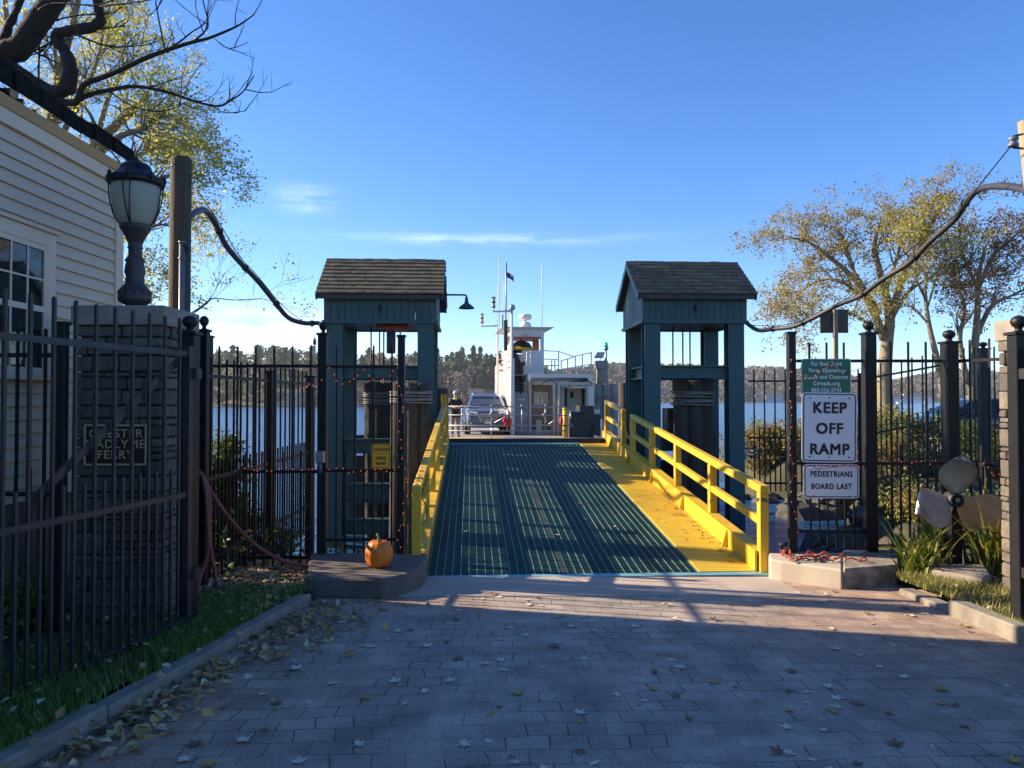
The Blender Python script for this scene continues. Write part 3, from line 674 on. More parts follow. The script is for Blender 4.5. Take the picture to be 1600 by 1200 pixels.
traced_tree('yellow_maple', 'large yellow green maple rising behind the cream house roof', b,
  [([(8, 660), (30, 480), (60, 360), (95, 300), (150, 225), (200, 180), (232, 150)], .32, .06), ([(60, 370), (75, 220), (95, 110), (118, 20), (130, -40)], .18, .04), ([(110, 285), (180, 218), (225, 200), (258, 176)], .12, .025), ([(50, 400), (30, 260), (20, 120), (5, -20)], .16, .05), ([(90, 310), (175, 270), (230, 236), (262, 230)], .12, .02),
   ([(120, 330), (200, 300), (258, 276), (298, 276), (318, 288)], .09, .015), ([(130, 400), (200, 372), (245, 352), (275, 354)], .09, .015), ([(150, 225), (170, 150), (205, 95), (222, 70)], .09, .02), ([(70, 250), (120, 170), (150, 100), (165, 30)], .10, .02), ([(100, 450), (170, 440), (215, 445), (232, 465)], .06, .012)],
  20.5, 21, K['bark_pale'], K['leaf_yg'], 8, .08, 17, .88, keep=.58, depth=1.8)
b = Vector((-9.3, 17.5, -.1))
make_tree('young_maple', 'small yellow leaved maple between the house corner and the utility pole', b,
          [((0, 0, -.3), (.1, 0, 1), 2.6, .11), ((0, 0, 1.2), (.55, 0, .8), 2.2, .07), ((0, 0, .9), (-.3, .1, .9), 2.2, .07)], 5, 33, K['bark_mid'], K['leaf_yg'], 5, .13, .07, shrink=.68, keep=.55)

# the old dark tree leaning over the house roof: traced limbs, real depth
t = thing('gnarled_tree', 'old dark gnarled tree reaching bare black limbs over the house roof', 'tree', (-10.6, 12.2, .1))
wood = MB(); D0 = 12.0
def limb(pts, rad, n=8, d0=D0, d1=None, jit=0):
    d1 = d0 if d1 is None else d1; L = []
    rr = random.Random(len(pts) * 7 + int(pts[0][0]))
    for i, (x, y) in enumerate(pts): L.append(P(x, y, fr(d0, d1, i / (len(pts) - 1)) + rr.uniform(-jit, jit)))
    wood.tube(L, [fr(rad[0], rad[1], i / (len(pts) - 1)) for i in range(len(pts))], n); return L
r = random.Random(77)
wood.tube([(-10.8, 12.2, -.2), (-10.7, 12.2, 2), (-10.4, 12.15, 4.2), P(-60, 112, 12.1), P(-10, 84, 12.0)], [.44, .36, .30, .22, .19], 14)
limb(smooth([(-10, 85), (12, 82), (30, 76), (45, 55), (62, 30), (78, 10), (95, -15), (110, -50)]), (.19, .17), 12)
limb(smooth([(5, 92), (25, 108), (60, 132), (95, 145), (108, 128), (110, 98), (100, 78), (88, 62), (92, 52), (112, 48), (140, 43), (155, 36), (156, 18), (150, -12)]), (.10, .07), 10, 12.0, 11.7)
wood.tube([P(70, 138, 11.82), P(92, 145, 11.8), P(106, 138, 11.78), P(112, 108, 11.77), P(102, 84, 11.76)], [.05, .10, .13, .11, .08], 9)
limb(smooth([(0, 70), (15, 40), (30, 5), (40, -20)]), (.07, .05), 8, 12.3)
wood.v = [(p[0] + r.gauss(0, .010), p[1] + r.gauss(0, .010), p[2] + r.gauss(0, .010)) for p in wood.v]      # knotty bark
def twigs(L, n, ln, lo=.2, thick=.012, bias=(0, 0, .5)):
    for _ in range(n):
        u = r.uniform(lo, 1.0) * (len(L) - 1); i = int(min(u, len(L) - 2)); a, b2 = Vector(L[i]), Vector(L[i + 1]); p = a.lerp(b2, u - i)
        d = (b2 - a).normalized(); d = (d * r.uniform(.3, .9) + Vector((r.gauss(0, .5), r.gauss(0, .5), r.gauss(0, .5))) + Vector(bias) * r.uniform(0, 1.2)).normalized()
        q = [p]; l = ln * r.uniform(.4, 1.2)
        for s in range(4):
            d = (d + Vector((r.gauss(0, .16), r.gauss(0, .16), r.gauss(0, .16) + .16))).normalized(); q.append(q[-1] + d * l / 4)
        wood.tube(q, [thick, thick * .8, thick * .6, thick * .45, thick * .3], 4, caps=False)
        for m_ in (2, 3):
            if r.random() < .7:
                e = (d + Vector((r.gauss(0, .6), r.gauss(0, .6), r.gauss(0, .6)))).normalized()
                wood.tube([q[m_], q[m_] + e * l * .2, q[m_] + e * l * .36 + Vector((0, 0, .02))], [thick * .45, thick * .35, thick * .22], 3, caps=False)
for pts, rad, n in [([(62, 155), (90, 158), (118, 160), (126, 142), (135, 130), (175, 115), (225, 92), (262, 78), (300, 66), (325, 60), (362, 45), (380, 35), (398, 22)], (.055, .008), 24),
                    ([(112, 162), (140, 148), (175, 140), (212, 135), (262, 144), (300, 157), (340, 166), (360, 157), (380, 143), (397, 118)], (.035, .006), 20),
                    ([(262, 78), (285, 62), (300, 50), (318, 38), (325, 25)], (.014, .006), 6), ([(300, 66), (325, 42), (318, 5), (315, -15)], (.014, .007), 6),
                    ([(170, 142), (205, 165), (240, 174), (270, 170), (290, 160)], (.012, .005), 7), ([(258, 80), (250, 40), (244, 8), (243, -10)], (.012, .007), 5),
                    ([(330, 165), (352, 176), (385, 173)], (.008, .004), 2), ([(335, 60), (358, 76), (388, 66)], (.009, .004), 3),
                    ([(155, 10), (200, 5), (232, 0), (262, -8)], (.012, .008), 6), ([(60, 15), (85, 5), (150, 8), (180, -2)], (.014, .008), 6)]:
    L = limb(smooth(pts, 3), tuple(q * 1.15 for q in rad), 6, 11.6, 11.0, .03); twigs(L, max(2, int(n * .55)), .75, thick=.0095)
for a, b2 in [((20, 100), (120, 60)), ((30, 70), (150, 130)), ((60, 130), (62, 40)), ((110, 50), (230, 70)), ((80, 60), (200, 40)), ((20, 60), (180, 20))]:
    L = limb(smooth([a, ((a[0] + b2[0]) / 2, (a[1] + b2[1]) / 2 + r.uniform(-15, 15)), b2], 4), (.02, .008), 5, 12.1, 12.6); twigs(L, 6, .55)
# unseen limbs left and right of the leaning trunk, carrying foliage added for shade
tips = []
for off, d, L_ in [((-10.6, 12.2, 2.8), (-.8, -.3, .5), 2.2), ((-10.6, 12.2, 2.2), (-.3, .8, .5), 2.0), ((-10.6, 12.1, 1.8), (.3, -.9, .3), 2.6)]:
    grow(wood, tips, Vector(off), Vector(d).normalized(), L_, .10, 0, 3, r)
wood.build('trunk', K['bark'], t)
lm = MB(); cs = [q for q in tips if q.x < -7.6 and q.z < 3.4]
for _ in range(130):  # unseen low leaf mass, added to shade the planting bed and pumpkin
    q = Vector((r.uniform(-11.5, -7.75), r.uniform(8.6, 12.6), r.uniform(.9, 3.3)))
    if q.x < -.70 * q.y - .4: cs.append(q)
leaf_cloud(lm, cs, 26, .22, .15, r); lm.build('crown', K['leaf_yg'], t)

# ------------------------------------------------------------------ shrubs and plants
def shrub(name, label, c, rad, n, lsize, leafm, seed, group=None, lobes=7, cat='shrub', stemm=None, per=9):
    r = random.Random(seed); t = thing(name, label, cat, c, 0, group)
    c = Vector(c); lm = MB(); st = MB(); lob = []
    for i in range(lobes):
        a = r.uniform(0, 6.28); q = r.uniform(.2, .85)
        lob.append((c + Vector((math.cos(a) * rad[0] * q, math.sin(a) * rad[1] * q, rad[2] * r.uniform(.12, 1.4))), r.uniform(.25, .5)))
    cen = []
    for _ in range(n):
        l, q = r.choice(lob); d = Vector((r.gauss(0, 1), r.gauss(0, 1), r.gauss(0, 1))).normalized() * (r.random() ** .5)
        p = l + Vector((d.x * rad[0] * q, d.y * rad[1] * q, d.z * rad[2] * q * 1.3))
        if p.z < c.z + .03: p.z = c.z + .03 + r.random() * .1
        cen.append(p)
    leaf_cloud(lm, cen, per, lsize * 1.3, lsize, r)
    for l, q in lob:
        m_ = c.lerp(l, .5) + Vector((r.gauss(0, .06), r.gauss(0, .06), 0)); st.tube([c - Vector((0, 0, .12)), m_, l, l + Vector((r.gauss(0, .2), r.gauss(0, .2), rad[2] * .5))], [.022, .016, .010, .004], 5)
    st.build('stem', stemm or K['bark_mid'], t); lm.build('foliage', leafm, t)
    return t
def at_ground(px, d, dz=0): return Vector((PX(px, d), d, LH(PX(px, d), d) + dz))
shrub('golden_bush', 'golden bush on the spit beside the right lift tower', at_ground(1192, 23.5), (1.9, .9, .8), 700, .085, K['reed'], 1, 'golden shrubs on the river spit')
shrub('golden_bush', 'golden bush seen just left of the keep off ramp sign', at_ground(1238, 23), (1.8, .9, .75), 700, .085, K['reed'], 2, 'golden shrubs on the river spit')
shrub('golden_bush', 'golden bush mostly behind the keep off ramp sign', at_ground(1292, 22.5), (1.8, .9, .7), 620, .085, K['reed'], 3, 'golden shrubs on the river spit')
shrub('golden_bush', 'golden bush below the pale sycamore trunk', at_ground(1352, 22), (1.8, .9, .8), 700, .085, K['reed'], 4, 'golden shrubs on the river spit')
shrub('hedge_bush', 'green and gold bush behind the fence, left of the ball topped propeller post', at_ground(1425, 18.5), (1.25, .8, .9), 520, .075, K['leaf_green'], 5, 'bushes on the right bank')
shrub('hedge_bush', 'green and gold bush directly behind the propeller top blade', at_ground(1480, 17.5), (1.2, .8, .8), 460, .075, K['leaf_green'], 6, 'bushes on the right bank')
shrub('hedge_bush', 'low bush at the foot of the sycamore trunk, behind the right fence', at_ground(1385, 17.5), (1.0, .8, .75), 420, .075, K['leaf_gold'], 7, 'bushes on the right bank')
shrub('hedge_bush', 'shaded bush in front of the parked dark car', at_ground(1545, 16.5), (1.0, .7, .55), 380, .075, K['leaf_green'], 8, 'bushes on the right bank')
shrub('bank_weed', 'olive bank plants above the rocks between the two ball topped right posts', at_ground(1400, 12.8), (.75, .6, .42), 260, .06, K['leaf_green'], 10, 'weeds on the right bank')
shrub('bank_weed', 'olive bank plants just behind the left blade of the propeller', at_ground(1450, 11.6), (.7, .5, .4), 240, .06, K['leaf_gold'], 12, 'weeds on the right bank')
shrub('bank_weed', 'green bank plants behind the propeller post', at_ground(1510, 10.5), (.7, .5, .45), 240, .055, K['leaf_green'], 13, 'weeds on the right bank')
shrub('vine_shrub', 'yellow green vine shrub standing between the gate post and the river', Vector((PX(340, 9.6), 9.6, -.42)), (.33, .35, .95), 300, .075, K['leaf_green'], 14, lobes=9)
for i, (px, d, h, l) in enumerate([(405, 9.0, .34, 'leafy weed with broad pale leaves growing through the left fence'), (372, 8.75, .2, 'small leafy weed by the red hose on the left fence'), (445, 9.2, .26, 'broad leaved weed beside the concrete block left of the caution sign'),
                                   (540, 9.1, .18, 'small pale leaved weed behind the pumpkin'), (335, 7.6, .3, 'broad leaved seedling at the foot of the gate post')]):
    shrub('leafy_weed', l, Vector((PX(px, d), d, -.36 if d > 8 else -.2)), (.2, .16, h), 34, .085, K['leaf_green'], 40 + i, 'weeds along the left fence', 5, 'weed', per=3)
shrub('bank_bush', 'dark bank bush behind the left fence at the water edge', Vector((-3.9, 10.3, -.5)), (.9, .5, .35), 320, .06, K['leaf_dark'], 51, 'low bushes on the left bank')
shrub('bank_bush', 'golden low bush at the water edge seen left through the fence bars', Vector((-4.4, 11.0, -.55)), (.8, .4, .5), 260, .06, K['reed'], 52, 'low bushes on the left bank')
shrub('bank_bush', 'dark low bush under the house wall behind the gate', Vector((-3.75, 5.6, -.1)), (.3, .9, .32), 240, .055, K['leaf_green'], 53, 'low bushes on the left bank')
# strap leaved lilies
def lily(label, c, n, h, seed):
    r = random.Random(seed); mb = MB(); c = Vector(c)
    for _ in range(n):
        a = r.uniform(0, 6.28); p = c + Vector((r.gauss(0, .09), r.gauss(0, .09), -.03)); L = h * r.uniform(.55, 1.2); out = r.uniform(.15, .75) * L; ww = r.uniform(.010, .019)
        d = Vector((math.cos(a), math.sin(a), 0)); s = Vector((-d.y, d.x, 0)); prev = None; tw = r.uniform(-.5, .5); b0 = len(mb.v); N_ = 7
        droop = r.uniform(.0, .55)
        for i in range(N_):
            u = i / (N_ - 1); z = L * (u - droop * u ** 3 * .9); q = p + d * out * u ** 1.6 + Vector((0, 0, z)); ss = s.copy(); ss.rotate(Quaternion(d, tw * u)); wv = ww * (1 - u ** 3) + .001
            mb.v += [tuple(q - ss * wv), tuple(q + ss * wv)]
        for i in range(N_ - 1): mb.f.append([b0 + 2 * i, b0 + 2 * i + 1, b0 + 2 * i + 3, b0 + 2 * i + 2]); mb.sm.append(True)
    return solo(mb, 'lily_clump', K['lily'], label, 'plant', 'strap leaved lily clumps')
for l, px, d, n, h, s in [('strap leaved lily clump left of the propeller, below its polished left blade', 1432, 7.75, 95, .62, 1), ('arching lily clump behind the pale stone block at the propeller foot', 1468, 8.1, 110, .8, 2),
                          ('upright lily clump right of the propeller, under its bronze blade', 1545, 7.75, 95, .85, 3), ('yellowing lily clump at the left edge of the propeller bed near the dark block', 1420, 8.2, 70, .45, 4), ('tall lily clump behind the bronze blade, beside the right stone pillar', 1550, 8.25, 80, 1.0, 5)]:
    lily(l, (PX(px, d), d, -.2), n, h, s)
# rocks on the right bank
rr = random.Random(91)
for i in range(26):
    d = rr.uniform(9.0, 15.5); fy = float(np.interp(d, [8.5, 11, 14, 19], [4.0, 5.0, 6.3, 8.8])); x = fy + rr.uniform(-.9, .6)
    mb = MB(); s = rr.uniform(.16, .42); mb.sphere((x, d, max(WATER_Z, LH(x, d)) + .02), s, 8, (1.2, 1, .7))
    mb.v = [(p[0] + rr.gauss(0, s * .13), p[1] + rr.gauss(0, s * .13), p[2] + rr.gauss(0, s * .11)) for p in mb.v]
    mb.sm = [False] * len(mb.f)
    solo(mb, 'shore_rock', K['rock'], 'grey broken boulder on the right river bank below the fence', 'rock', 'boulders on the right bank')
for i in range(22):
    d = rr.uniform(18.5, 22.5); x = float(np.interp(d, [14, 19, 21, 22.5, 26], [6.3, 8.8, 9.2, 7.6, 7.8])) + rr.uniform(-1.6, .2)
    mb = MB(); s = rr.uniform(.2, .5); mb.sphere((x, d, max(WATER_Z, LH(x, d)) + .02), s, 8, (1.3, 1, .7))
    mb.v = [(p[0] + rr.gauss(0, s * .13), p[1] + rr.gauss(0, s * .13), p[2] + rr.gauss(0, s * .11)) for p in mb.v]; mb.sm = [False] * len(mb.f)
    solo(mb, 'shore_rock', K['rock'], 'dark boulder at the foot of the golden bushes on the river spit', 'rock', 'boulders on the river spit')
for i in range(7):
    x, d = rr.uniform(-3.6, -2.4), rr.uniform(9.9, 11.4); mb = MB(); s = rr.uniform(.15, .3); mb.sphere((x, d, LH(x, d) + .05), s, 8, (1.2, 1, .7))
    mb.v = [(p[0] + rr.gauss(0, s * .13), p[1] + rr.gauss(0, s * .13), p[2] + rr.gauss(0, s * .11)) for p in mb.v]; mb.sm = [False] * len(mb.f)
    solo(mb, 'shore_rock', K['rock'], 'dark boulder at the river edge behind the left iron fence', 'rock', 'boulders on the left bank')

# ------------------------------------------------------------------ far trees and houses
farm = {'conifer': [(.040, .070, .034), (.060, .095, .042), (.09, .12, .05)], 'oak': [(.17, .115, .05), (.22, .145, .055), (.13, .105, .045)], 'olive': [(.10, .11, .04), (.14, .14, .05), (.08, .10, .035)], 'bare': [(.21, .15, .12), (.17, .125, .105), (.25, .18, .14)], 'rust': [(.20, .085, .03), (.15, .07, .03), (.24, .12, .04)]}
for k, v in farm.items(): K['far_' + k] = mat('far_' + k + '_foliage', v[0], .9, 0, island=v)
def far_proto(kind, seed):
    r = random.Random(seed); lm = MB(); st = MB()
    if kind == 'conifer':
        h = 15.5
        for _ in range(760):
            z = r.uniform(.12, 1) ; a = r.uniform(0, 6.28); rr_ = (1 - z) ** .45 * 4.6 * r.uniform(.3, 1.0) * (.75 + .3 * math.sin(z * 23 + seed) + .25 * math.sin(2 * a + seed + z * 9)); z = min(1, z + .0)
            p = Vector((math.cos(a) * rr_, math.sin(a) * rr_, z * h)); s = r.uniform(.5, 1.1)
            q = Quaternion((r.gauss(0, 1), r.gauss(0, 1), r.gauss(0, .4)), r.uniform(0, 1.2)); lm.add([p + q @ Vector(v) for v in ((-s, -s * .5, 0), (s, -s * .4, -.2), (s * .8, s * .5, 0), (-s * .7, s * .4, .2))], [(0, 1, 2, 3)])
    else:
        h = {'oak': 13, 'olive': 14, 'bare': 14, 'rust': 8}[kind]
        lob = [(Vector((r.gauss(0, 2.2), r.gauss(0, 2.2), h * r.uniform(.42, .85))), r.uniform(1.6, 3.0)) for _ in range(9)]
        for _ in range(520 if kind != 'bare' else 420):
            c, q_ = r.choice(lob); d = Vector((r.gauss(0, 1), r.gauss(0, 1), r.gauss(0, 1))).normalized() * q_ * r.uniform(.55, 1.0); p = c + d; s = r.uniform(.45, 1.0) * (1 if kind != 'bare' else .5)
            q = Quaternion((r.gauss(0, 1), r.gauss(0, 1), r.gauss(0, 1)), r.uniform(0, 3.1)); lm.add([p + q @ Vector(v) for v in ((-s, -s * .5, 0), (s, -s * .4, -.2), (s * .8, s * .5, 0), (-s * .7, s * .4, .2))], [(0, 1, 2, 3)])
        for c, q_ in lob: st.tube([(0, 0, h * .3), c * .6 + Vector((0, 0, h * .15)), c], [.2, .14, .06], 4)
    st.tube([(0, 0, -1), (0, 0, h * .35), (0, 0, h * .8)], [.38, .3, .08], 5)
    t = thing(kind + '_tree', '', 'tree'); lm.build('crown', K['far_' + kind], t); st.build('trunk', K['bark_mid'] if kind != 'bare' else K['bark_pale'], t)
    return t
names = {'conifer': 'dark green pine in the wood on the far river shore', 'oak': 'russet oak in the wood on the far river shore', 'olive': 'olive green broadleaf in the wood on the far river shore', 'bare': 'pale nearly bare tree on the far river shore', 'rust': 'small rusty red tree by the far waterline'}
pool = {k: [[far_proto(k, 100 + i * 7), False] for i in range(2)] for k in farm}
r = random.Random(5)
def far_tree(kind, px, tpos, s, label=None, group=None):
    pr = pool[kind][r.randint(0, 1)]; o = pr[0] if not pr[1] else copy_tree(pr[0]); pr[1] = True
    x, y, z = hill_point(px, tpos); o.location = (float(x), float(y), float(z) - .3); s *= r.uniform(.85, 1.15); o.scale = (s * r.uniform(.9, 1.15), s, s); o.rotation_euler = (0, 0, r.uniform(0, 6.28))
    o['label'] = label or names[kind]; o['group'] = group or ('far ' + {'conifer': 'pines', 'oak': 'russet oaks', 'olive': 'olive broadleaf trees', 'bare': 'bare trees', 'rust': 'rusty small trees'}[kind])
for i in range(46): far_tree('conifer', r.uniform(640, 800), r.uniform(.08, .9), r.uniform(.7, 1.0))
for i in range(52): far_tree(r.choice(['olive', 'olive', 'oak', 'conifer', 'conifer']), r.uniform(320, 505), r.uniform(.1, .95), r.uniform(.45, .8))
for i in range(48): far_tree(r.choice(['oak', 'olive', 'conifer', 'rust', 'bare']), r.uniform(500, 680), r.uniform(.05, .9), r.uniform(.6, .95))
for i in range(20): far_tree(r.choice(['bare', 'rust', 'olive', 'bare']), r.uniform(330, 800), r.uniform(.0, .08), r.uniform(.3, .6))
for i in range(22): far_tree(r.choice(['olive', 'oak', 'conifer', 'olive']), r.uniform(850, 960), r.uniform(.02, .6), r.uniform(.6, .95))
for i in range(26): far_tree(r.choice(['olive', 'oak', 'olive', 'bare']), r.uniform(1150, 1350), r.uniform(.0, .12), r.uniform(.6, 1.2))
for i in range(18): far_tree(r.choice(['olive', 'oak', 'conifer']), r.uniform(1350, 1600), r.uniform(.0, .25), r.uniform(.7, 1.3))
far_tree('bare', 722, .045, 1.15, 'broad pale leafless tree standing in front of the dark pines across the river', 'far bare trees')
for i in range(14): far_tree(r.choice(['olive', 'oak', 'conifer']), r.uniform(-650, 320), r.uniform(.05, .9), r.uniform(.7, 1.0))
# the unbroken wood on the distant right-hand hills
lm = MB(); r = random.Random(8)
for _ in range(4200):
    px = r.uniform(820, 2000); tt = r.random() ** .8; x, y, z = [float(q) for q in hill_point(px, tt)]; s0 = r.uniform(2.2, 4.2)
    for _ in range(8):
        p = Vector((x + r.gauss(0, s0 * .6), y + r.gauss(0, s0 * .6), z + s0 * r.uniform(.1, 1.35))); s = s0 * r.uniform(.35, .6)
        q = Quaternion((r.gauss(0, 1), r.gauss(0, 1), r.gauss(0, 1)), r.uniform(0, 3.1)); lm.add([p + q @ Vector(v) for v in ((-s, -s * .6, 0), (s, -s * .5, -.2), (s * .8, s * .6, 0), (-s * .7, s * .5, .2))], [(0, 1, 2, 3)])
K['far_wood'] = mat('far_wood_foliage', (.12, .08, .05), .95, 0, (.13, .095, .07), .012, .5, island=[(.12, .085, .06), (.10, .08, .055), (.14, .10, .075), (.075, .07, .045), (.15, .095, .065)])
o = lm.build('distant_wood', K['far_wood']); tag(o, 'distant brown autumn wood covering the right hills', 'wood', None, 'stuff')
for _ in range(1): pass
lm = MB(); r = random.Random(18)
for _ in range(1500):
    px = r.uniform(-300, 860); tt = .03 + .97 * r.random() ** .7; x, y, z = [float(q) for q in hill_point(px, tt)]; s0 = r.uniform(1.8, 3.4)
    for _ in range(11):
        p = Vector((x + r.gauss(0, s0 * .6), y + r.gauss(0, s0 * .6), z + s0 * r.uniform(.3, 2.2))); s = s0 * r.uniform(.22, .42)
        q = Quaternion((r.gauss(0, 1), r.gauss(0, 1), r.gauss(0, 1)), r.uniform(0, 3.1)); lm.add([p + q @ Vector(v) for v in ((-s, -s * .6, 0), (s, -s * .5, -.2), (s * .8, s * .6, 0), (-s * .7, s * .5, .2))], [(0, 1, 2, 3)])
K['left_wood'] = mat('left_wood_foliage', (.12, .10, .05), .95, 0, (.16, .13, .06), .03, .6, island=[(.10, .11, .045), (.17, .125, .06), (.12, .12, .05), (.21, .15, .07), (.08, .095, .045), (.19, .12, .07)])
o = lm.build('shore_wood', K['left_wood']); tag(o, 'mixed autumn wood filling the slope across the river on the left', 'wood', None, 'stuff')
K['far_roof'] = mat('far_roof', (.10, .095, .10), .8); K['far_blue'] = mat('far_blue_wall', (.30, .36, .46), .7); K['far_white'] = mat('far_white_wall', (.75, .74, .72), .7); K['far_tan'] = mat('far_tan_wall', (.42, .34, .25), .7)
def far_house(label, px, tt, w_, dp, h, mw):
    x, y, z = [float(q) for q in hill_point(px, tt)]; t = thing('shore_house', label, 'house', (x, y, z), math.atan2(-x, y) * -0, 'houses across the river')
    mb = MB(); mb.b2((x - w_ / 2, y - dp / 2, z - 1.5), (x + w_ / 2, y + dp / 2, z + h))
    mb.add([(x - w_ / 2, y - dp / 2, z + h), (x - w_ / 2, y + dp / 2, z + h), (x - w_ / 2, y, z + h + dp * .4), (x + w_ / 2, y - dp / 2, z + h), (x + w_ / 2, y + dp / 2, z + h), (x + w_ / 2, y, z + h + dp * .4)], [(0, 2, 1), (3, 4, 5)])
    mb.build('wall', mw, t); rf = MB()
    for s in (-1, 1): rf.beam((x - w_ / 2 - .4, y + s * (dp / 4 + .15), z + h + dp * .2), (x + w_ / 2 + .4, y + s * (dp / 4 + .15), z + h + dp * .2), dp * .67, .25, up=(0, s * .4, .5))
    rf.build('roof', K['far_roof'], t)
    n = max(2, int(w_ / 3))
    for i in range(n):
        f_ = MB(); cx = x - w_ / 2 + w_ * (i + .5) / n; f_.b2((cx - .5, y - dp / 2 - .06, z + h * .45), (cx + .5, y - dp / 2, z + h * .78)); f_.build('window', K['glass'], t)
    return t
far_house('small blue house among trees across the river, left of the ferry wheelhouse', 744, .10, 7, 6, 4, K['far_blue'])
far_house('small pale house beside the pines across the river, close to the ferry wheelhouse', 770, .13, 8, 6, 3.5, K['far_white'])
far_house('blue grey house on the far shore just right of the right lift tower', 1207, .012, 16, 9, 6.5, K['far_blue'])
far_house('tan house on the far shore between the tower and the keep off ramp sign', 1188, .02, 10, 8, 5, K['far_tan'])
far_house('long white marina building across the river behind the right fence', 1432, .010, 26, 9, 5, K['far_white'])
far_house('low white building across the river right of the sycamore trunk', 1400, .006, 16, 8, 3.4, K['far_white'])
far_house('small tan house on the far shore seen through the left fence bars', 452, .03, 9, 6, 4, K['far_tan'])
def small_boat(label, px, d, L):
    x = PX(px, d); t = thing('motor_boat', label, 'boat', (x, d, WATER_Z), 0, 'boats moored across the river'); mb = MB()
    mb.prism([(x - L / 2, d - .1), (x - L / 2 + .8, d - 1.2), (x + L / 2, d - 1.2), (x + L / 2, d + 1.2), (x - L / 2 + .8, d + 1.2)], WATER_Z - .2, WATER_Z + 1.1); mb.build('hull', K['white'], t)
    mb = MB(); mb.prism([(x - L * .15, d - .9), (x + L * .25, d - .9), (x + L * .25, d + .9), (x - L * .15, d + .9)], WATER_Z + 1.1, WATER_Z + 2.3); mb.build('cabin', K['white'], t)
    mb = MB(); mb.b2((x - L * .12, d - .93, WATER_Z + 1.5), (x + L * .22, d - .9, WATER_Z + 2.0)); mb.build('window', K['glass'], t)
for l, px, d, L in [('white motor boat moored across the river just left of the ball topped post', 1352, 560, 10), ('white cabin boat moored across the river right of the sycamore trunk', 1412, 540, 11), ('small white boat on the far water between fence bars right of the signs', 1450, 580, 9)]:
    small_boat(l, px, d, L)
# ------------------------------------------------------------------ cream house on the left
t = thing('clapboard_house', 'cream clapboard house with a dark mossy roof edge behind the open left gate', 'house', (-4.1, 5, -.2))
HX = -4.1; HY1 = 7.70; HY0 = -4.0
w_ = MB(); w_.b2((HX - 5.6, HY0, .8), (HX - .02, HY1 - .02, 3.98))
w_.add([(HX - 5.6, HY1 - .02, 3.9), (HX - .02, HY1 - .02, 3.9), (HX - 2.8, HY1 - .02, 6.2)], [(0, 1, 2), (2, 1, 0)]); w_.build('wall', K['siding'], t)
s_ = MB(); z = .80; pitch = .113; r = random.Random(2)
while z < 3.83:
    z1 = min(z + pitch + .012, 3.86); y = HY0
    while y < HY1 - .12:
        y2 = min(HY1 - .11, y + r.uniform(2.4, 3.9))
        if HY1 - .11 - y2 < .5: y2 = HY1 - .11
        # each board thicker at its lower edge
        s_.hexa([Vector(q) for q in ((HX - .02, y, z), (HX + .030, y, z), (HX + .030, y2 - .002, z), (HX - .02, y2 - .002, z), (HX - .02, y, z1), (HX + .004, y, z1), (HX + .004, y2 - .002, z1), (HX - .02, y2 - .002, z1))])
        y = y2
    z += pitch
# boards of the gable end (river side)
z = .80
while z < 6.0:
    hw = 2.8 if z < 3.8 else max(.05, 2.8 * (6.15 - z) / 2.35)
    s_.hexa([Vector(q) for q in ((HX - 2.8 - hw, HY1 - .02, z), (HX - 2.8 + hw, HY1 - .02, z), (HX - 2.8 + hw, HY1 + .018, z), (HX - 2.8 - hw, HY1 + .018, z), (HX - 2.8 - hw, HY1 - .02, z + .145), (HX - 2.8 + hw, HY1 - .02, z + .145), (HX - 2.8 + hw, HY1 + .004, z + .145), (HX - 2.8 - hw, HY1 + .004, z + .145))])
    z += pitch
s_.build('siding', K['siding'], t)
tr = MB(); tr.b2((HX - .02, HY1 - .11, .78), (HX + .042, HY1 + .03, 3.86)); tr.build('corner_board', K['trim'], t, .004)
tr = MB(); tr.b2((HX - .02, HY0, 3.86), (HX + .045, HY1 + .03, 3.985)); tr.build('frieze_board', K['trim'], t, .004)
K['soffit'] = mat('ochre_crown_moulding', (.62, .47, .27), .6, 0, (.52, .39, .22), 4, .3)
tr = MB(); tr.hexa([Vector(q) for q in ((HX - .02, HY0, 3.985), (HX + .06, HY0, 3.985), (HX + .06, HY1 + .04, 3.985), (HX - .02, HY1 + .04, 3.985), (HX - .02, HY0, 4.05), (HX + .12, HY0, 4.05), (HX + .12, HY1 + .04, 4.05), (HX - .02, HY1 + .04, 4.05))]); tr.build('crown_moulding', K['soffit'], t)
rf = MB(); r = random.Random(4)
for side in (0, 1):
    y = HY0
    while y < HY1 + .02:
        y2 = min(y + r.uniform(.12, .2), HY1 + .05)
        for c in range(16):
            u0, u1 = c / 16, (c + 1.35) / 16
            f = lambda u: (HX + .135 - u * 2.94, 4.09 + u * 2.35) if side == 0 else (HX - 5.75 + u * 2.94, 4.09 + u * 2.35)
            (xa, za), (xb, zb) = f(u0), f(min(1, u1)); th = .15 if c == 0 else (.08 if c == 1 else .03); j = r.uniform(-.02, .02)
            za += .012 + (r.uniform(0, .02) if c == 0 else 0)
            rf.hexa([Vector(q) for q in ((xa + j, y, za - .0), (xb, y, zb - .02), (xb, y2, zb - .02), (xa + j, y2, za), (xa + j, y, za + th), (xb, y, zb + .01), (xb, y2, zb + .01), (xa + j, y2, za + th))])
        y = y2
rf.build('roof', K['roof_dark'], t)
fb = MB(); fb.b2((HX - 5.5, HY0, -.5), (HX - .05, HY1 - .05, .78)); fb.build('foundation', K['found'], t)
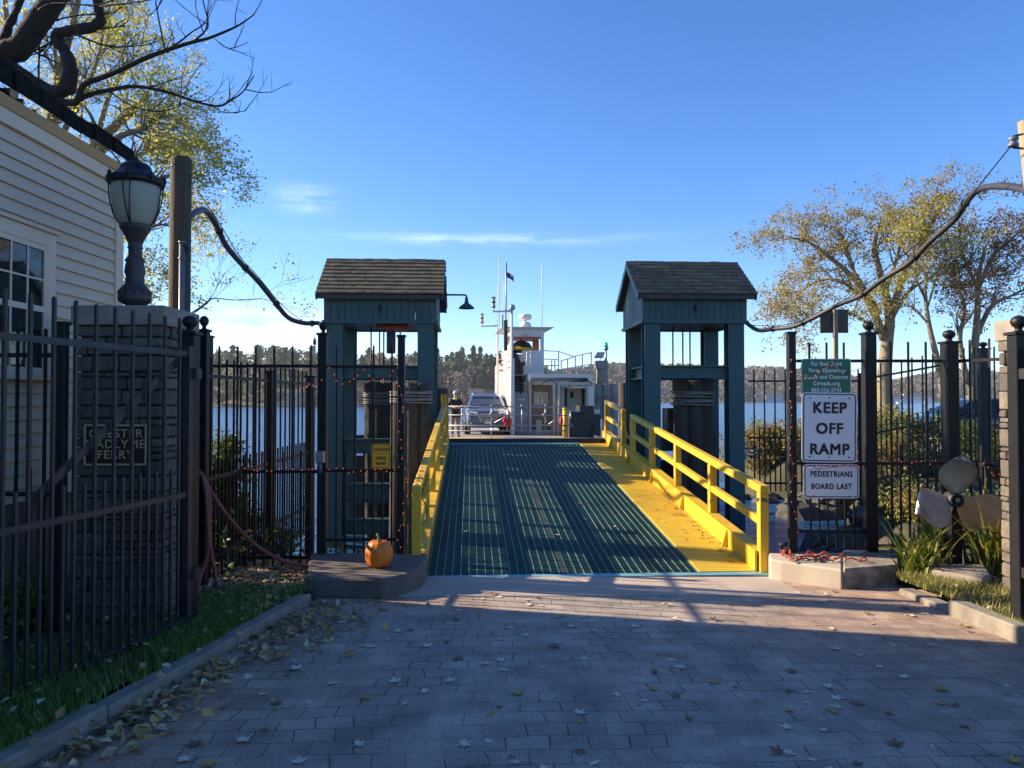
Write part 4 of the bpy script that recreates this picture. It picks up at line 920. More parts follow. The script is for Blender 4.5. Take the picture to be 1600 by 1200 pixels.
# sash window
wf = MB(); Y0, Y1, Z0, Z1 = 5.42, 6.56, 1.87, 3.10
for a, b in (((HX + .0, Y0, Z0), (HX + .060, Y0 + .11, Z1)), ((HX + .0, Y1 - .11, Z0), (HX + .060, Y1, Z1)), ((HX, Y0 + .11, Z1 - .12), (HX + .060, Y1 - .11, Z1))): wf.b2(a, b)
fo = wf.build('window', K['trim'], t, .004)
sl = MB(); sl.b2((HX, Y0 - .04, Z0 - .06), (HX + .10, Y1 + .04, Z0 - .001)); sl.build('sill', K['trim'], fo, .004); sl = MB(); sl.b2((HX + .0, Y0 - .02, Z1 + .001), (HX + .085, Y1 + .02, Z1 + .03)); sl.build('drip_cap', K['trim'], fo, .004)
gl = MB(); gl.b2((HX + .032, Y0 + .11, Z0), (HX + .04, Y1 - .11, Z1 - .12)); gl.build('pane', K['glass'], fo)
mu = MB(); ya, yb, zm = Y0 + .11, Y1 - .11, (Z0 + Z1 - .12) / 2
for a, b in (((ya, Z0), (ya + .045, Z1 - .12)), ((yb - .045, Z0), (yb, Z1 - .12)), ((ya + .045, zm - .025), (yb - .045, zm + .025)), ((ya + .045, Z0), (yb - .045, Z0 + .05)), ((ya + .045, Z1 - .165), (yb - .045, Z1 - .12))): mu.b2((HX + .038, a[0], a[1]), (HX + .054, b[0], b[1]))
for i in range(1, 4):
    yy = fr(ya + .045, yb - .045, i / 4); mu.b2((HX + .038, yy - .009, Z0 + .05), (HX + .048, yy + .009, Z1 - .165))
for zz in ((Z0 + .05 + zm) / 2, (Z1 - .165 + zm) / 2): mu.b2((HX + .038, ya + .045, zz - .008), (HX + .046, yb - .045, zz + .008))
mu.build('sash', K['trim'], fo)

# ------------------------------------------------------------------ stone gate pillars
def pillar(name, label, x0, x1, y0, y1, z0, z1, seed, cap_z):
    t = thing(name, label, 'pillar', ((x0 + x1) / 2, (y0 + y1) / 2, z0), 0, 'stone gate pillars'); r = random.Random(seed)
    co = MB(); co.b2((x0 + .03, y0 + .03, z0), (x1 - .03, y1 - .03, z1)); co.build('mortar_core', K['mortar'], t)
    st = MB(); z = z0
    while z < z1 - .02:
        h = min(r.choice([.045, .06, .075, .10, .13, .17]), z1 - z); 
        if z1 - z - h < .04: h = z1 - z
        for face in range(4):
            L = (x1 - x0) if face in (0, 2) else (y1 - y0); u = 0
            while u < L - .001:
                l = min(r.uniform(.08, .42), L - u)
                if L - u - l < .08: l = L - u
                p = r.uniform(0, .016); g = r.uniform(.003, .009)
                if face == 0: a, b = (x0 + u + g, y0 - p, z + g), (x0 + u + l - g, y0 + .06, z + h - g)
                elif face == 2: a, b = (x0 + u + g, y1 - .06, z + g), (x0 + u + l - g, y1 + p, z + h - g)
                elif face == 1: a, b = (x1 - .06, y0 + u + g, z + g), (x1 + p, y0 + u + l - g, z + h - g)
                else: a, b = (x0 - p, y0 + u + g, z + g), (x0 + .06, y0 + u + l - g, z + h - g)
                st.b2(a, b); u += l
        z += h
    for i, p in enumerate(st.v): st.v[i] = tuple(q + r.uniform(-.004, .004) for q in p)
    st.build('stonework', K['stone'], t, .009)
    cp = MB(); cp.b2((x0 - .03, y0 - .03, z1), (x1 + .03, y1 + .03, cap_z)); cp.build('cap', K['cap'], t, .012, 2)
    return t
LP_ = pillar('gate_pillar', 'dark stone pillar carrying the lamp and the ferry name plaque', -3.53, -2.83, 6.0, 6.62, gz(6) - .1, 2.25, 3, 2.41)
pillar('gate_pillar', 'dark stone pillar at the right edge behind the open gate leaf', 4.63, 5.35, 6.4, 7.05, gz(6) - .1, 2.20, 6, 2.39)
# plaque
pc = Vector((PX(182, 5.96), 5.955, PZ(695, 5.96)))
t = thing('name_plaque', 'bronze plaque reading Chester Hadlyme Ferry on the left stone pillar', 'plaque', (pc.x, 5.99, pc.z - .17))
mb = MB(); mb.box((pc.x, 5.967, pc.z), (.50, .02, .325)); mb.build('plate', K['bronze'], t, .004)
mb = MB()
for sx in (-1, 1): mb.box((pc.x + sx * .244, 5.953, pc.z), (.012, .014, .325))
for sz in (-1, 1): mb.box((pc.x, 5.953, pc.z + sz * .1565), (.476, .014, .012))
mb.build('border', K['brass'], t)
for i, s in enumerate(['CHESTER', 'HADLYME', 'FERRY']): text_part(s, .098, K['brass'], facing((pc.x, 5.956, pc.z + .088 - i * .085)), t, sx=1.02, ext=.003, space=1.08)

# ------------------------------------------------------------------ lamp
lc = Vector((PX(209, 6.3), 6.3, 2.41))
t = thing('pier_lamp', 'dark cast iron lamp with a frosted glass urn standing on the left stone pillar', 'lamp', lc)
k = 6.3 / F
def zz(py): return PZ(py, 6.3)
b = lc; prof = lambda q: [(rr * k * .90, zz(y) - b.z) for rr, y in q]
mb = MB(); mb.lathe([(0, -.004)] + prof([(26, 472), (27, 466), (25, 458), (22, 450), (16, 444), (15, 440), (16, 437), (14, 434), (17, 426), (16, 416), (14, 411), (17, 408), (14, 404), (11, 400), (11, 390), (13, 387), (11, 384), (13, 378), (18, 368), (25, 358), (26, 353), (24, 352), (0.01, 352)]), b, 24); mb.build('pedestal', K['lampmetal'], t)
mb = MB()
for i in range(12):
    a = i * math.pi / 6; mb.sphere(b + Vector((math.cos(a) * 21 * k, math.sin(a) * 21 * k, zz(459) - b.z)), 4.2 * k, 6, (1, 1, 1.6))
mb.build('leaf_moulding', K['lampmetal'], t)
mb = MB(); mb.lathe(prof([(22, 354), (28, 347), (33.5, 336), (37.5, 322), (39.5, 308), (40, 297), (39, 289)]), b, 24); mb.build('glass_urn', K['lampglass'], t)
mb = MB()
for i in range(8):
    a = (i // 2 + .08) * math.pi / 2 + (.13 if i % 2 else -.13); a0_ = (i // 2 + .08) * math.pi / 2
    mb.tube([b + Vector((math.cos(fr(a0_, a, q)) * rr * k * .9, math.sin(fr(a0_, a, q)) * rr * k * .9, zz(y) - b.z)) for rr, y, q in ((23, 354, .1), (30, 346, .35), (36.5, 334, .6), (41, 318, .85), (43.5, 300, 1), (43.5, 290, 1))], .0062, 5)
mb.build('ribs', K['lampmetal'], t)
mb = MB(); mb.lathe(prof([(39, 291), (44, 291), (46.5, 288), (47, 283), (45, 280), (40, 278), (33, 273), (27, 267), (25, 263), (24, 260), (20, 257), (12, 255.5), (5, 255), (4, 253.5), (6, 250.5), (3.5, 247.5), (0.1, 243.5)]), b, 24); mb.build('lid', K['iron'], t)
for i in range(8):
    a = i * math.pi / 4 + .2; mb = MB(); mb.sphere(b + Vector((math.cos(a) * 41.5 * k, math.sin(a) * 41.5 * k, zz(281) - b.z)), 4.5 * k, 8, (.8, .8, 1.5)); mb.build('lid_scroll', K['iron'], t)
mb = MB(); mb.lathe([(9 * k, zz(348) - b.z), (9 * k, zz(325) - b.z), (.01, zz(320) - b.z)], b, 10); mb.build('lamp_socket', K['white'], t)

# ------------------------------------------------------------------ iron fences and gates
def ball_post(name, x, y, z0, z1, w_, parent, ball=True, mat_=None):
    mb = MB(); mb.b2((x - w_ / 2, y - w_ / 2, z0), (x + w_ / 2, y + w_ / 2, z1))
    p = mb.build(name, mat_ or K['iron'], parent, .006)
    c = MB(); c.b2((x - w_ * .62, y - w_ * .62, z1), (x + w_ * .62, y + w_ * .62, z1 + .025))
    if ball:
        c.lathe([(w_ * .34, .025), (w_ * .22, .04), (w_ * .22, .055), (w_ * .40, .075), (w_ * .50, .105), (w_ * .40, .137), (w_ * .2, .152), (.001, .157)], (x, y, z1), 14)
    c.build('finial' if ball else 'post_cap', K['iron'], p)
    return p
def fence(name, label, A, B, rails, tip, low, pitch, dog=None, posts=(), cat='fence', group='black iron fences', rw=.034, pw=.019, slope=0.0, u0=None, im='iron'):
    A, B = Vector((*A, 0)), Vector((*B, 0)); L = (B - A).length; dr = (B - A) / L; rz = math.atan2(dr.y, dr.x)
    t = thing(name, label, cat, (A.x, A.y, low), 0, group)
    for i, z in enumerate(rails):
        mb = MB(); mb.beam(A + Vector((0, 0, z)), B + Vector((0, 0, z + slope * L)), rw * .8, rw); mb.build('rail', K[im], t)
    def picket(h):
        me = MB(); me.box((0, 0, h / 2), (pw, pw, h)); me.add([(-pw / 2, -pw / 2, h), (pw / 2, -pw / 2, h), (pw / 2, pw / 2, h), (-pw / 2, pw / 2, h), (0, 0, h + .012)], [(0, 1, 4), (1, 2, 4), (2, 3, 4), (3, 0, 4)])
        o = me.build('picket', K[im]); o.parent = t; return o
    pk = picket(tip - low); dk = picket(dog[0] - dog[1]) if dog else None; first = [True, True]; n = 0
    u = pitch * .5 if u0 is None else u0; i = 0
    while u < L - .03:
        isdog = dog and i % 2 == 1
        pr, f = (dk, 1) if isdog else (pk, 0)
        o = pr if first[f] else copy_tree(pr, t); first[f] = False
        q = A + dr * u; o.location = (q.x - A.x, q.y - A.y, (dog[1] if isdog else low) - low + slope * u); o.rotation_euler = (0, 0, rz)
        u += pitch / 2 if dog else pitch; i += 1
    for (px_, py_, z0, z1, w_, bl) in posts: ball_post('post', px_, py_, z0, z1, w_, t, bl)
    return t
# front fence left of the ramp (plane about 8.3 m away)
YF = 8.3
fx = lambda px: PX(px, YF)
fence('iron_fence', 'tall black iron fence with spiked pickets between the gate post and the pumpkin block', (fx(328), YF), (fx(498), YF), [PZ(572, YF), PZ(737, YF), PZ(871, YF)], PZ(542, YF), PZ(893, YF), .205, (PZ(706, YF), PZ(893, YF)),
      [(fx(326), YF, PZ(900, YF), PZ(528, YF), .075, False)])
fence('iron_fence', 'black iron fence panel carrying the yellow caution sign above the pumpkin', (fx(511), YF), (fx(622), YF), [PZ(573, YF), PZ(735, YF), PZ(843, YF)], PZ(541, YF), PZ(885, YF), .205, (PZ(706, YF), PZ(885, YF)),
      [(fx(504.5), YF, PZ(890, YF), PZ(524, YF), .10, True), (fx(627), YF, PZ(884, YF), PZ(527, YF), .078, False)], u0=.11)
# side fence going back to the river on the left
fence('iron_fence', 'black iron side fence running back from the gate post to the river', (-2.98, 7.25), (-3.03, 11.1), [1.88, .86, .07], 2.06, -.32, .21, (1.02, -.32), [(-2.97, 7.15, gz(7), 2.30, .09, True), (-3.03, 11.15, -1.6, 1.98, .12, False), (-3.0, 9.2, -.6, 1.98, .075, False)])
fence('iron_fence', 'short black iron fence joining the left stone pillar to the house', (-4.06, 5.62), (-3.40, 5.62), [PZ(555, 5.62), PZ(772, 5.62), .06], PZ(515, 5.62), -.1, .21, (PZ(733, 5.62), -.1), [(PX(97, 5.62), 5.62, -.2, PZ(508, 5.62), .068, False)])
# right panel with the signs, then the panels to the right pillar
YR = 8.42; rx = lambda px: PX(px, YR)
fence('iron_fence', 'black iron fence panel with the keep off ramp signs on it', (rx(1245), YR), (rx(1348), YR), [PZ(564, YR), PZ(724, YR), PZ(830, YR)], PZ(536, YR), PZ(858, YR), .196, (PZ(690, YR), PZ(858, YR)),
      [(rx(1236.5), YR, PZ(874, YR), PZ(522, YR), .085, False), (rx(1358), YR, PZ(877, YR), PZ(523, YR), .125, True)], u0=.145)
fence('iron_fence', 'black iron fence panel between two ball topped posts, left of the propeller', (rx(1370), YR), (rx(1472), YR), [PZ(564, YR), PZ(724, YR), PZ(853, YR)], PZ(535, YR), PZ(876, YR), .2, (PZ(695, YR), PZ(876, YR)), [(rx(1484), YR, -.4, PZ(537, YR), .14, True)], u0=.16)
fence('iron_fence', 'black iron fence panel between the propeller post and the right stone pillar', (rx(1497), YR), (rx(1600), 7.3), [PZ(564, YR), PZ(724, YR), PZ(853, YR)], PZ(533, YR), PZ(876, YR), .2, (PZ(695, YR), PZ(876, YR)), [], u0=.13)
# back fence along the water on the right, climbing the bank
YB = 15.3
fence('iron_fence', 'thin black iron fence standing in the water beyond the right lift tower', (PX(1170, YB), YB), (PX(1345, YB), YB), [PZ(595.5, YB), PZ(684, YB), PZ(755, YB)], PZ(578, YB), PZ(768, YB), .215, (PZ(668, YB), PZ(768, YB)), [(PX(1346, YB), YB, -2.0, PZ(585, YB), .1, False)], rw=.04, pw=.024)
fence('iron_fence', 'black iron fence climbing the right bank in front of the parked car', (PX(1352, YB), YB), (PX(1528, YB), YB), [PZ(592, YB), PZ(679, YB), PZ(752, YB)], PZ(572, YB), PZ(765, YB), .215, (PZ(660, YB), PZ(765, YB)), [(PX(1537, YB), YB, -1.0, PZ(546, YB), .17, True)], slope=.178, rw=.04, pw=.024)
fence('iron_fence', 'black iron fence on top of the right bank beside the stone pillar', (PX(1546, YB), YB), (PX(1680, YB), YB), [PZ(561, YB), PZ(650, YB), PZ(720, YB)], PZ(542, YB), PZ(735, YB), .215, (PZ(632, YB), PZ(735, YB)), [], rw=.04, pw=.024)
# wide open gate leaves
def gate_leaf(label, H, E, brace_up, hx):
    H, E = Vector((*H, 0)), Vector((*E, 0)); L = (E - H).length; dr = (E - H) / L
    zt, zm, zb = 2.0, .92, -.035
    t = fence('gate_leaf', label, H[:2], E[:2], [zt, zm, zb], 2.26, -.10, .172, (1.12, -.10), [], 'gate', 'black iron gate leaves', rw=.040, pw=.0195, u0=.13, im='skylit_gate_iron')
    for q, nm in ((H + dr * .02, 'stile'), (E - dr * .02, 'stile')):
        mb = MB(); mb.beam(q + Vector((0, 0, -.06)), q + Vector((0, 0, 2.06)), .055, .055, up=dr); mb.build(nm, K['skylit_gate_iron'], t)
    nrm = Vector((dr.y, -dr.x, 0)) * .03
    mb = MB(); mb.beam(H + dr * .08 + Vector((0, 0, 1.96)) + nrm, E - dr * .2 + Vector((0, 0, .1)) + nrm, .014, .055); mb.build('brace', K['skylit_gate_iron'], t)
    for z in (1.85, .3): mb = MB(); mb.box(H - dr * .04 + Vector((0, 0, z)), (.10, .10, .08)); mb.build('hinge', K['skylit_gate_iron'], t)
    return t
gate_leaf('black iron gate leaf standing open in front of the left stone pillar', (-2.50, 5.76), (-3.08, 2.72), True, 0)
gate_leaf('black iron gate leaf at the right edge, standing open towards the viewer', (4.03, 5.76), (4.62, 2.72), True, 0)
for x, lab in ((-2.555, 'black iron ball topped post the left gate leaf hangs on'), (4.02, 'black iron ball topped post the right gate leaf hangs on')):
    t = thing('gate_post', lab, 'post', (x, 5.88, gz(5.88)), 0, 'gate posts'); ball_post('shaft', x, 5.88, gz(5.88) - .1, 2.16, .12, t, True)

# ------------------------------------------------------------------ utility poles, feed cables
pd = 8.6; pX = PX(279, pd)
t = thing('utility_pole', 'short dark wooden utility pole behind the pier lamp', 'utility pole', (pX, pd, gz(8.3)), 0, 'wooden utility poles')
mb = MB(); mb.tube([(pX, pd, -.5), (pX, pd, 2), (pX + .005, pd, PZ(248, pd) - .02), (pX + .005, pd, PZ(247, pd))], [.125, .12, .115, .108], 16); mb.build('shaft', K['pole'], t)
mb = MB(); mb.tube([(pX + .075, pd - .115, -.3), (pX + .075, pd - .115, PZ(383, pd))], .032, 10)
for y in (382, 407): mb.lathe([(.04, -.012), (.04, .012)], (pX + .075, pd - .115, PZ(y, pd)), 10)
mb.build('conduit', K['conduit'], t)
mb = MB(); mb.tube([(pX - .02, pd - .12, PZ(262, pd)), (pX - .02, pd - .16, PZ(263, pd)), (pX - .02, pd - .17, PZ(268, pd))], .012, 6); mb.build('hook', K['galv'], t)
mb = MB()
for i in range(7): mb.tube([(pX + .11, pd - .02 + i * .01, PZ(275 + i * 2.2, pd)), (pX + .15, pd - .05 + i * .01, PZ(274 + i * 2.5, pd))], .006, 4)
mb.build('wire_bundle', K['cable'], t)
pX2 = PX(1614, 7.6)
t = thing('utility_pole', 'pale wooden utility pole cut off by the right edge of the view', 'utility pole', (pX2, 7.6, gz(7.6)), 0, 'wooden utility poles')
mb = MB(); mb.tube([(pX2 + .42, 7.6, -.4), (pX2 + .16, 7.6, 3), (pX2 + .015, 7.6, PZ(188, 7.6))], [.13, .125, .115], 16); mb.build('shaft', K['pole_pale'], t)
iz = P(1583, 222, 7.5)
mb = MB(); mb.lathe([(.02, -.05), (.05, -.045), (.05, -.02), (.035, -.008), (.035, .008), (.05, .02), (.05, .045), (.02, .05)], iz, 12); mb.build('insulator', K['conduit'], t)
mb = MB(); mb.tube([iz + Vector((0, 0, .055)), iz + Vector((.05, 0, .07)), Vector((pX2 - .1, 7.55, iz.z + .10))], .012, 6); mb.tube([iz + Vector((0, 0, -.055)), iz + Vector((.05, 0, -.06)), Vector((pX2 - .1, 7.55, iz.z - .05))], .012, 6); mb.build('bracket', K['iron'], t)
def cable_run(name, label, pts, rad, d0, d1, ties, wire):
    sm = smooth([(x, y, fr(d0, d1, i / (len(pts) - 1))) for i, (x, y) in enumerate(pts)], 6)
    W = [P(*q) for q in sm]; t = thing(name, label, 'cable', W[0]); mb = MB(); mb.tube(W, rad, 10); mb.build('sheath', K['cable'], t)
    for u in ties:
        tb = MB(); i = int(u * (len(W) - 2)); a, b2 = W[i], W[i + 1]; tb.tube([a - (b2 - a).normalized() * .02, a + (b2 - a).normalized() * .02], rad * 1.35, 10); tb.tube([a, a - Vector((0, 0, rad * 2.2))], .008, 5); tb.build('cable_tie', K['iron'], t)
    mb = MB(); mb.tube([P(*q) for q in smooth(wire, 3)], .007, 5); mb.build('support_wire', K['iron'], t)
    return t
cable_run('feed_cable', 'thick black sagging cable from the left utility pole to the left lift tower', [(289, 388), (290, 362), (295, 342), (308, 330), (322, 330), (338, 352), (352, 382), (374, 409), (402, 438), (428, 470), (450, 496), (476, 505), (497, 505), (507, 511)], .043, 8.48, 14.85, [.42, .58, .72, .9],
          [(308, 297, 8.7), (345, 352, 10), (372, 398, 11), (400, 428, 12), (440, 476, 13.5), (475, 503, 14.5)])
cable_run('feed_cable', 'thick black sagging cable from the right utility pole to the right lift tower', [(1612, 300), (1588, 293), (1556, 291), (1528, 297), (1508, 318), (1492, 343), (1455, 376), (1420, 411), (1380, 436), (1345, 462), (1310, 476), (1272, 496), (1240, 510), (1208, 514), (1185, 516), (1168, 506)], .040, 7.5, 15.0, [.28, .45, .6, .78, .88],
          [(1583, 224, 7.5), (1530, 290, 8.3), (1500, 330, 8.8), (1440, 375, 10), (1330, 462, 12), (1240, 505, 13.8), (1172, 508, 15)])

# ------------------------------------------------------------------ concrete blocks
def block(name, label, poly, z0, z1, m, slope=0):
    mb = MB(); mb.prism(poly, z0, z1); return solo(mb, name, m, label, 'concrete block', 'concrete blocks at the ramp mouth', bevel=.02)
q = [(PX(480, 7.15), 7.15), (PX(600, 7.12), 7.12), (PX(636, 7.3), 7.3), (PX(658, 7.6), 7.6), (PX(668, 8.0), 8.0), (PX(668, 8.32), 8.32), (PX(505, 8.32), 8.32), (-2.25, 8.32)]
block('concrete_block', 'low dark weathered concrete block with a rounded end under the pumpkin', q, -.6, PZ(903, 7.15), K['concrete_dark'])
q = [(2.88, 8.36), (PX(1199, 8.12), 8.12), (PX(1201, 8.02), 8.02), (PX(1218, 7.93), 7.93), (PX(1250, 7.79), 7.79), (PX(1314, 7.52), 7.52), (PX(1314, 8.36), 8.36)]
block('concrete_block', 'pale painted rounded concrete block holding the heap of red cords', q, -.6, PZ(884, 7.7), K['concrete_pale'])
q = [(PX(1314.6, 7.52), 7.52), (PX(1398, 7.70), 7.70), (PX(1402, 7.78), 7.78), (PX(1402, 8.5), 8.5), (PX(1314.6, 8.5), 8.5)]
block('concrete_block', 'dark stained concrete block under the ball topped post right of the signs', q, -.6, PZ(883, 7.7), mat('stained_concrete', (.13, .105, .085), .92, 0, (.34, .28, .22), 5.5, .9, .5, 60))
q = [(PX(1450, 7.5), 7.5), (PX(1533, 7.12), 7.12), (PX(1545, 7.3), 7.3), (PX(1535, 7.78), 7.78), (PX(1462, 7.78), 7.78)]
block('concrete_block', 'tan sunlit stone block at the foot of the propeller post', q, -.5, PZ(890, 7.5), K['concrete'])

# ------------------------------------------------------------------ signs
def rounded(w_, h, r, n=5):
    out = []
    for cx, cy, a0 in ((w_ / 2 - r, h / 2 - r, 0), (-w_ / 2 + r, h / 2 - r, 90), (-w_ / 2 + r, -h / 2 + r, 180), (w_ / 2 - r, -h / 2 + r, 270)):
        for i in range(n + 1): a = R(a0 + 90 * i / n); out.append((cx + r * math.cos(a), cy + r * math.sin(a)))
    return out
def sign_plate(t, c, w_, h, m, border=None, bw=.008, inset=.012, rad=.03, rz=0.0, tilt=0.0):
    M = Matrix.Translation(c) @ Matrix.Rotation(rz, 4, 'Z') @ Matrix.Rotation(R(90), 4, 'X') @ Matrix.Rotation(tilt, 4, 'Z')
    mb = MB(); mb.prism(rounded(w_, h, rad), -.004, .0, M); mb.build('plate', m, t)
    if border:
        o = rounded(w_ - 2 * inset, h - 2 * inset, rad * .8); i = rounded(w_ - 2 * inset - 2 * bw, h - 2 * inset - 2 * bw, rad * .6); n = len(o); mb = MB()
        mb.add([M @ Vector((x, y, .0022)) for x, y in o] + [M @ Vector((x, y, .0022)) for x, y in i], [(k, (k + 1) % n, n + (k + 1) % n, n + k) for k in range(n)]); mb.build('border', border, t)
    return M
def bolts(t, M, pts):
    mb = MB()
    for x, y in pts: mb.lathe([(.009, 0), (.009, .006), (.001, .008)], M @ Vector((x, y, 0)), 8, M.to_3x3())
    mb.build('bolt', K['dark'], t)
SY = 8.34
def up(s, x, y): return Matrix.Translation((x, y, .002))
c = P(1291, 588, 8.37); t = thing('status_sign', 'green sign with white text about ferry operating status above the keep off ramp sign', 'sign', (c.x, 8.38, c.z - .18))
M = sign_plate(t, c, .56, .40, K['signgreen'], K['signwhite'], .007, .002, .03)
for i, s in enumerate(['For Real Time', 'Ferry Operating', 'Status and Closures', 'Ctroads.org', '860-526-2743']): text_part(s, .064, K['signwhite'], M @ up(0, 0, .140 - i * .074), t, sx=.84, bold=.003, space=1.12)
c = P(1296, 668, SY); t = thing('ramp_sign', 'large white sign reading keep off ramp on the right fence panel', 'sign', (c.x, 8.38, c.z - .39))
M = sign_plate(t, c, .62, .785, K['signwhite'], K['signblack'], .012, .014, .045, tilt=R(-.8))
for i, s in enumerate(['KEEP', 'OFF', 'RAMP']): text_part(s, .168, K['signblack'], M @ up(0, 0, .215 - i * .232), t, sx=.98, bold=.010, space=1.10)
bolts(t, M, [(-.22, .33), (.0, .335), (.22, .33), (-.22, -.33), (0, -.335), (.22, -.33)])
c = P(1299, 752, SY); t = thing('boarding_sign', 'white sign reading pedestrians board last below the keep off ramp sign', 'sign', (c.x, 8.38, c.z - .19))
M = sign_plate(t, c, .625, .38, K['signwhite'], K['signblack'], .010, .012, .045, tilt=R(-.5))
for i, s in enumerate(['PEDESTRIANS', 'BOARD LAST']): text_part(s, .086, K['signblack'], M @ up(0, 0, .078 - i * .138), t, sx=.80, bold=.0045, space=1.16)
bolts(t, M, [(-.2, -.17), (.2, -.17)])
c = P(595.5, 713, 8.25); t = thing('caution_sign', 'small yellow sign reading caution speed bump on the left fence panel', 'sign', (c.x, 8.28, c.z - .14))
M = sign_plate(t, c, .215, .275, K['signyellow'], K['signblack'], .006, .010, .028)
for s, yy, sz in (('CAUTION', .074, .050), ('SPEED', -.022, .048), ('BUMP', -.082, .048)): text_part(s, sz, K['signblack'], M @ up(0, 0, yy), t, sx=.78, bold=.0022, space=1.15)
mb = MB(); mb.add([M @ Vector(v) for v in ((-.07, .030, .0022), (.07, .030, .0022), (.07, .034, .0022), (-.07, .034, .0022))], [(0, 1, 2, 3)]); mb.build('divider_line', K['signblack'], t)
c = P(1303, 502, 19); t = thing('board_sign', 'weathered wooden sign board seen from behind on a post above the right fence', 'sign', (c.x, 19, LH(c.x, 19)))
mb = MB(); mb.b2((c.x - .36, 18.98, c.z - .3), (c.x + .36, 19.02, c.z + .3)); mb.build('board', mat('weathered_board', (.13, .095, .07), .9, 0, (.08, .06, .05), 4, .4, .4, 20), t, .006)
mb = MB(); mb.b2((c.x - .34, 18.965, c.z + .27), (c.x + .34, 18.979, c.z + .3)); mb.b2((c.x - .34, 18.965, c.z - .3), (c.x + .34, 18.979, c.z - .27)); mb.build('batten', K['pole'], t)
mb = MB(); mb.b2((c.x - .05, 18.87, -2.0), (c.x + .05, 18.96, c.z + .29)); mb.build('post', K['pole_pale'], t)

# ------------------------------------------------------------------ electric box, pumpkin, hoses, cords
c = P(500.5, 714, 8.2); t = thing('junction_box', 'grey electric box clamped to the black post left of the caution sign', 'electric box', c - Vector((0, 0, .3)))
mb = MB(); mb.box(c, (.092, .07, .13)); mb.build('case', K['galv'], t, .006)
mb = MB(); mb.tube([c - Vector((0, 0, .065)), c - Vector((0, 0, .18))], .020, 10); mb.build('conduit_stub', K['conduit'], t)
pz0 = PZ(903, 7.15); py_ = 7.62; pc = Vector((PX(593, py_), py_, pz0)); t = thing('pumpkin', 'orange ribbed pumpkin with a dry stalk sitting on the left concrete block', 'pumpkin', pc)
mb = MB(); n = 48; m_ = 18; Rw, Rh = .143, .149
for i in range(m_ + 1):
    a = math.pi * i / m_; rr_ = math.sin(a) ** .78; zz_ = -math.cos(a)
    zz_ = zz_ if abs(zz_) < .9 else math.copysign(.9 - (abs(zz_) - .9) * .9, zz_)
    for k_ in range(n):
        th = 2 * math.pi * k_ / n; rib = 1 - .055 * (abs(math.cos(th * 5.5 + .3)) ** 5) * (1)
        mb.v.append(tuple(pc + Vector((math.cos(th) * rr_ * Rw * rib, math.sin(th) * rr_ * Rw * rib, .135 + zz_ * Rh * (1 if zz_ < 0 else 1.0)))))
for i in range(m_):
    for k_ in range(n): k2 = (k_ + 1) % n; mb.f.append([i * n + k_, i * n + k2, (i + 1) * n + k2, (i + 1) * n + k_]); mb.sm.append(True)
mb.build('flesh', K['pumpkin'], t)
zt = pc.z + .135 + Rh * .88; mb = MB(); mb.tube([(pc.x, pc.y, zt - .03), (pc.x + .002, pc.y, zt + .012), (pc.x - .004, pc.y, zt + .04), (pc.x - .018, pc.y, zt + .075)], [.034, .019, .013, .012], 7); mb.build('stalk', K['stalk'], t)
def hose(label, pts, rad, name='hose', m='hose', cat='hose', grp=None):
    W = [P(*q) for q in smooth(pts, 6)]; mb = MB(); mb.tube(W, rad, 8); return solo(mb, name, K[m], label, cat, grp)
hose('dull red hose sweeping from the gate post down to the concrete block with the pumpkin', [(311, 738, 7.0), (318, 748, 7.05), (335, 778, 7.2), (365, 818, 7.45), (400, 852, 7.7), (440, 875, 7.85), (490, 887, 7.9), (530, 889, 7.95), (570, 888, 7.95)], .022)
hose('dull red hose hanging straight down beside the black gate post', [(309, 736, 6.95), (317, 746, 6.95), (322, 775, 6.95), (324, 810, 6.95), (325, 845, 6.95), (322, 875, 6.95), (313, 900, 6.9), (308, 930, 6.8), (320, 940, 6.75)], .022)
hose('second dull red hose strand trailing to the leaf litter behind the gate', [(312, 741, 7.02), (321, 752, 7.0), (327, 780, 7.0), (327, 830, 7.0), (331, 870, 7.0), (338, 905, 7.0), (340, 917, 6.95)], .02)
r = random.Random(12); zc = PZ(884, 7.7)
t = thing('cord_heap', 'tangled heap of red and black extension cords on the pale concrete block', 'cord', (PX(1290, 8.0), 8.0, zc))
for nm, m_, n_ in (('red_cord', 'cord', 9), ('black_cord', 'cable', 5)):
    mb = MB()
    for i in range(n_):
        x, y = fr(PX(1235, 8), PX(1340, 8), r.random()), r.uniform(7.86, 8.2); pts = []; a = r.uniform(-.5, .5) + (math.pi if r.random() < .5 else 0)
        for k_ in range(7):
            pts.append((x, y, zc + .012 + abs(r.gauss(0, .03)) * (1 if 0 < k_ < 6 else 0))); a += r.gauss(0, .7); x += math.cos(a) * .08; y += math.sin(a) * .045; x = min(max(x, PX(1228, 8)), PX(1345, 8)); y = min(max(y, 7.84), 8.25)
        mb.tube([Vector(q) for q in smooth(pts, 4)], .0075, 6)
    mb.build(nm, K[m_], t)
c = Vector((PX(1222, 8.2), 8.2, zc)); t = thing('work_light', 'small black clamp light at the left end of the cord heap', 'work light', c)
mb = MB(); mb.tube([c + Vector((.06, 0, .01)), c + Vector((.0, 0, .06)), c + Vector((-.03, 0, .10))], .014, 8); mb.build('clamp', K['iron'], t)
mb = MB(); mb.tube([c + Vector((-.045, 0, .11)), c + Vector((.02, 0, .125)), c + Vector((.04, 0, .125))], [.022, .026, .03], 10); mb.build('lamp_head', K['iron'], t)

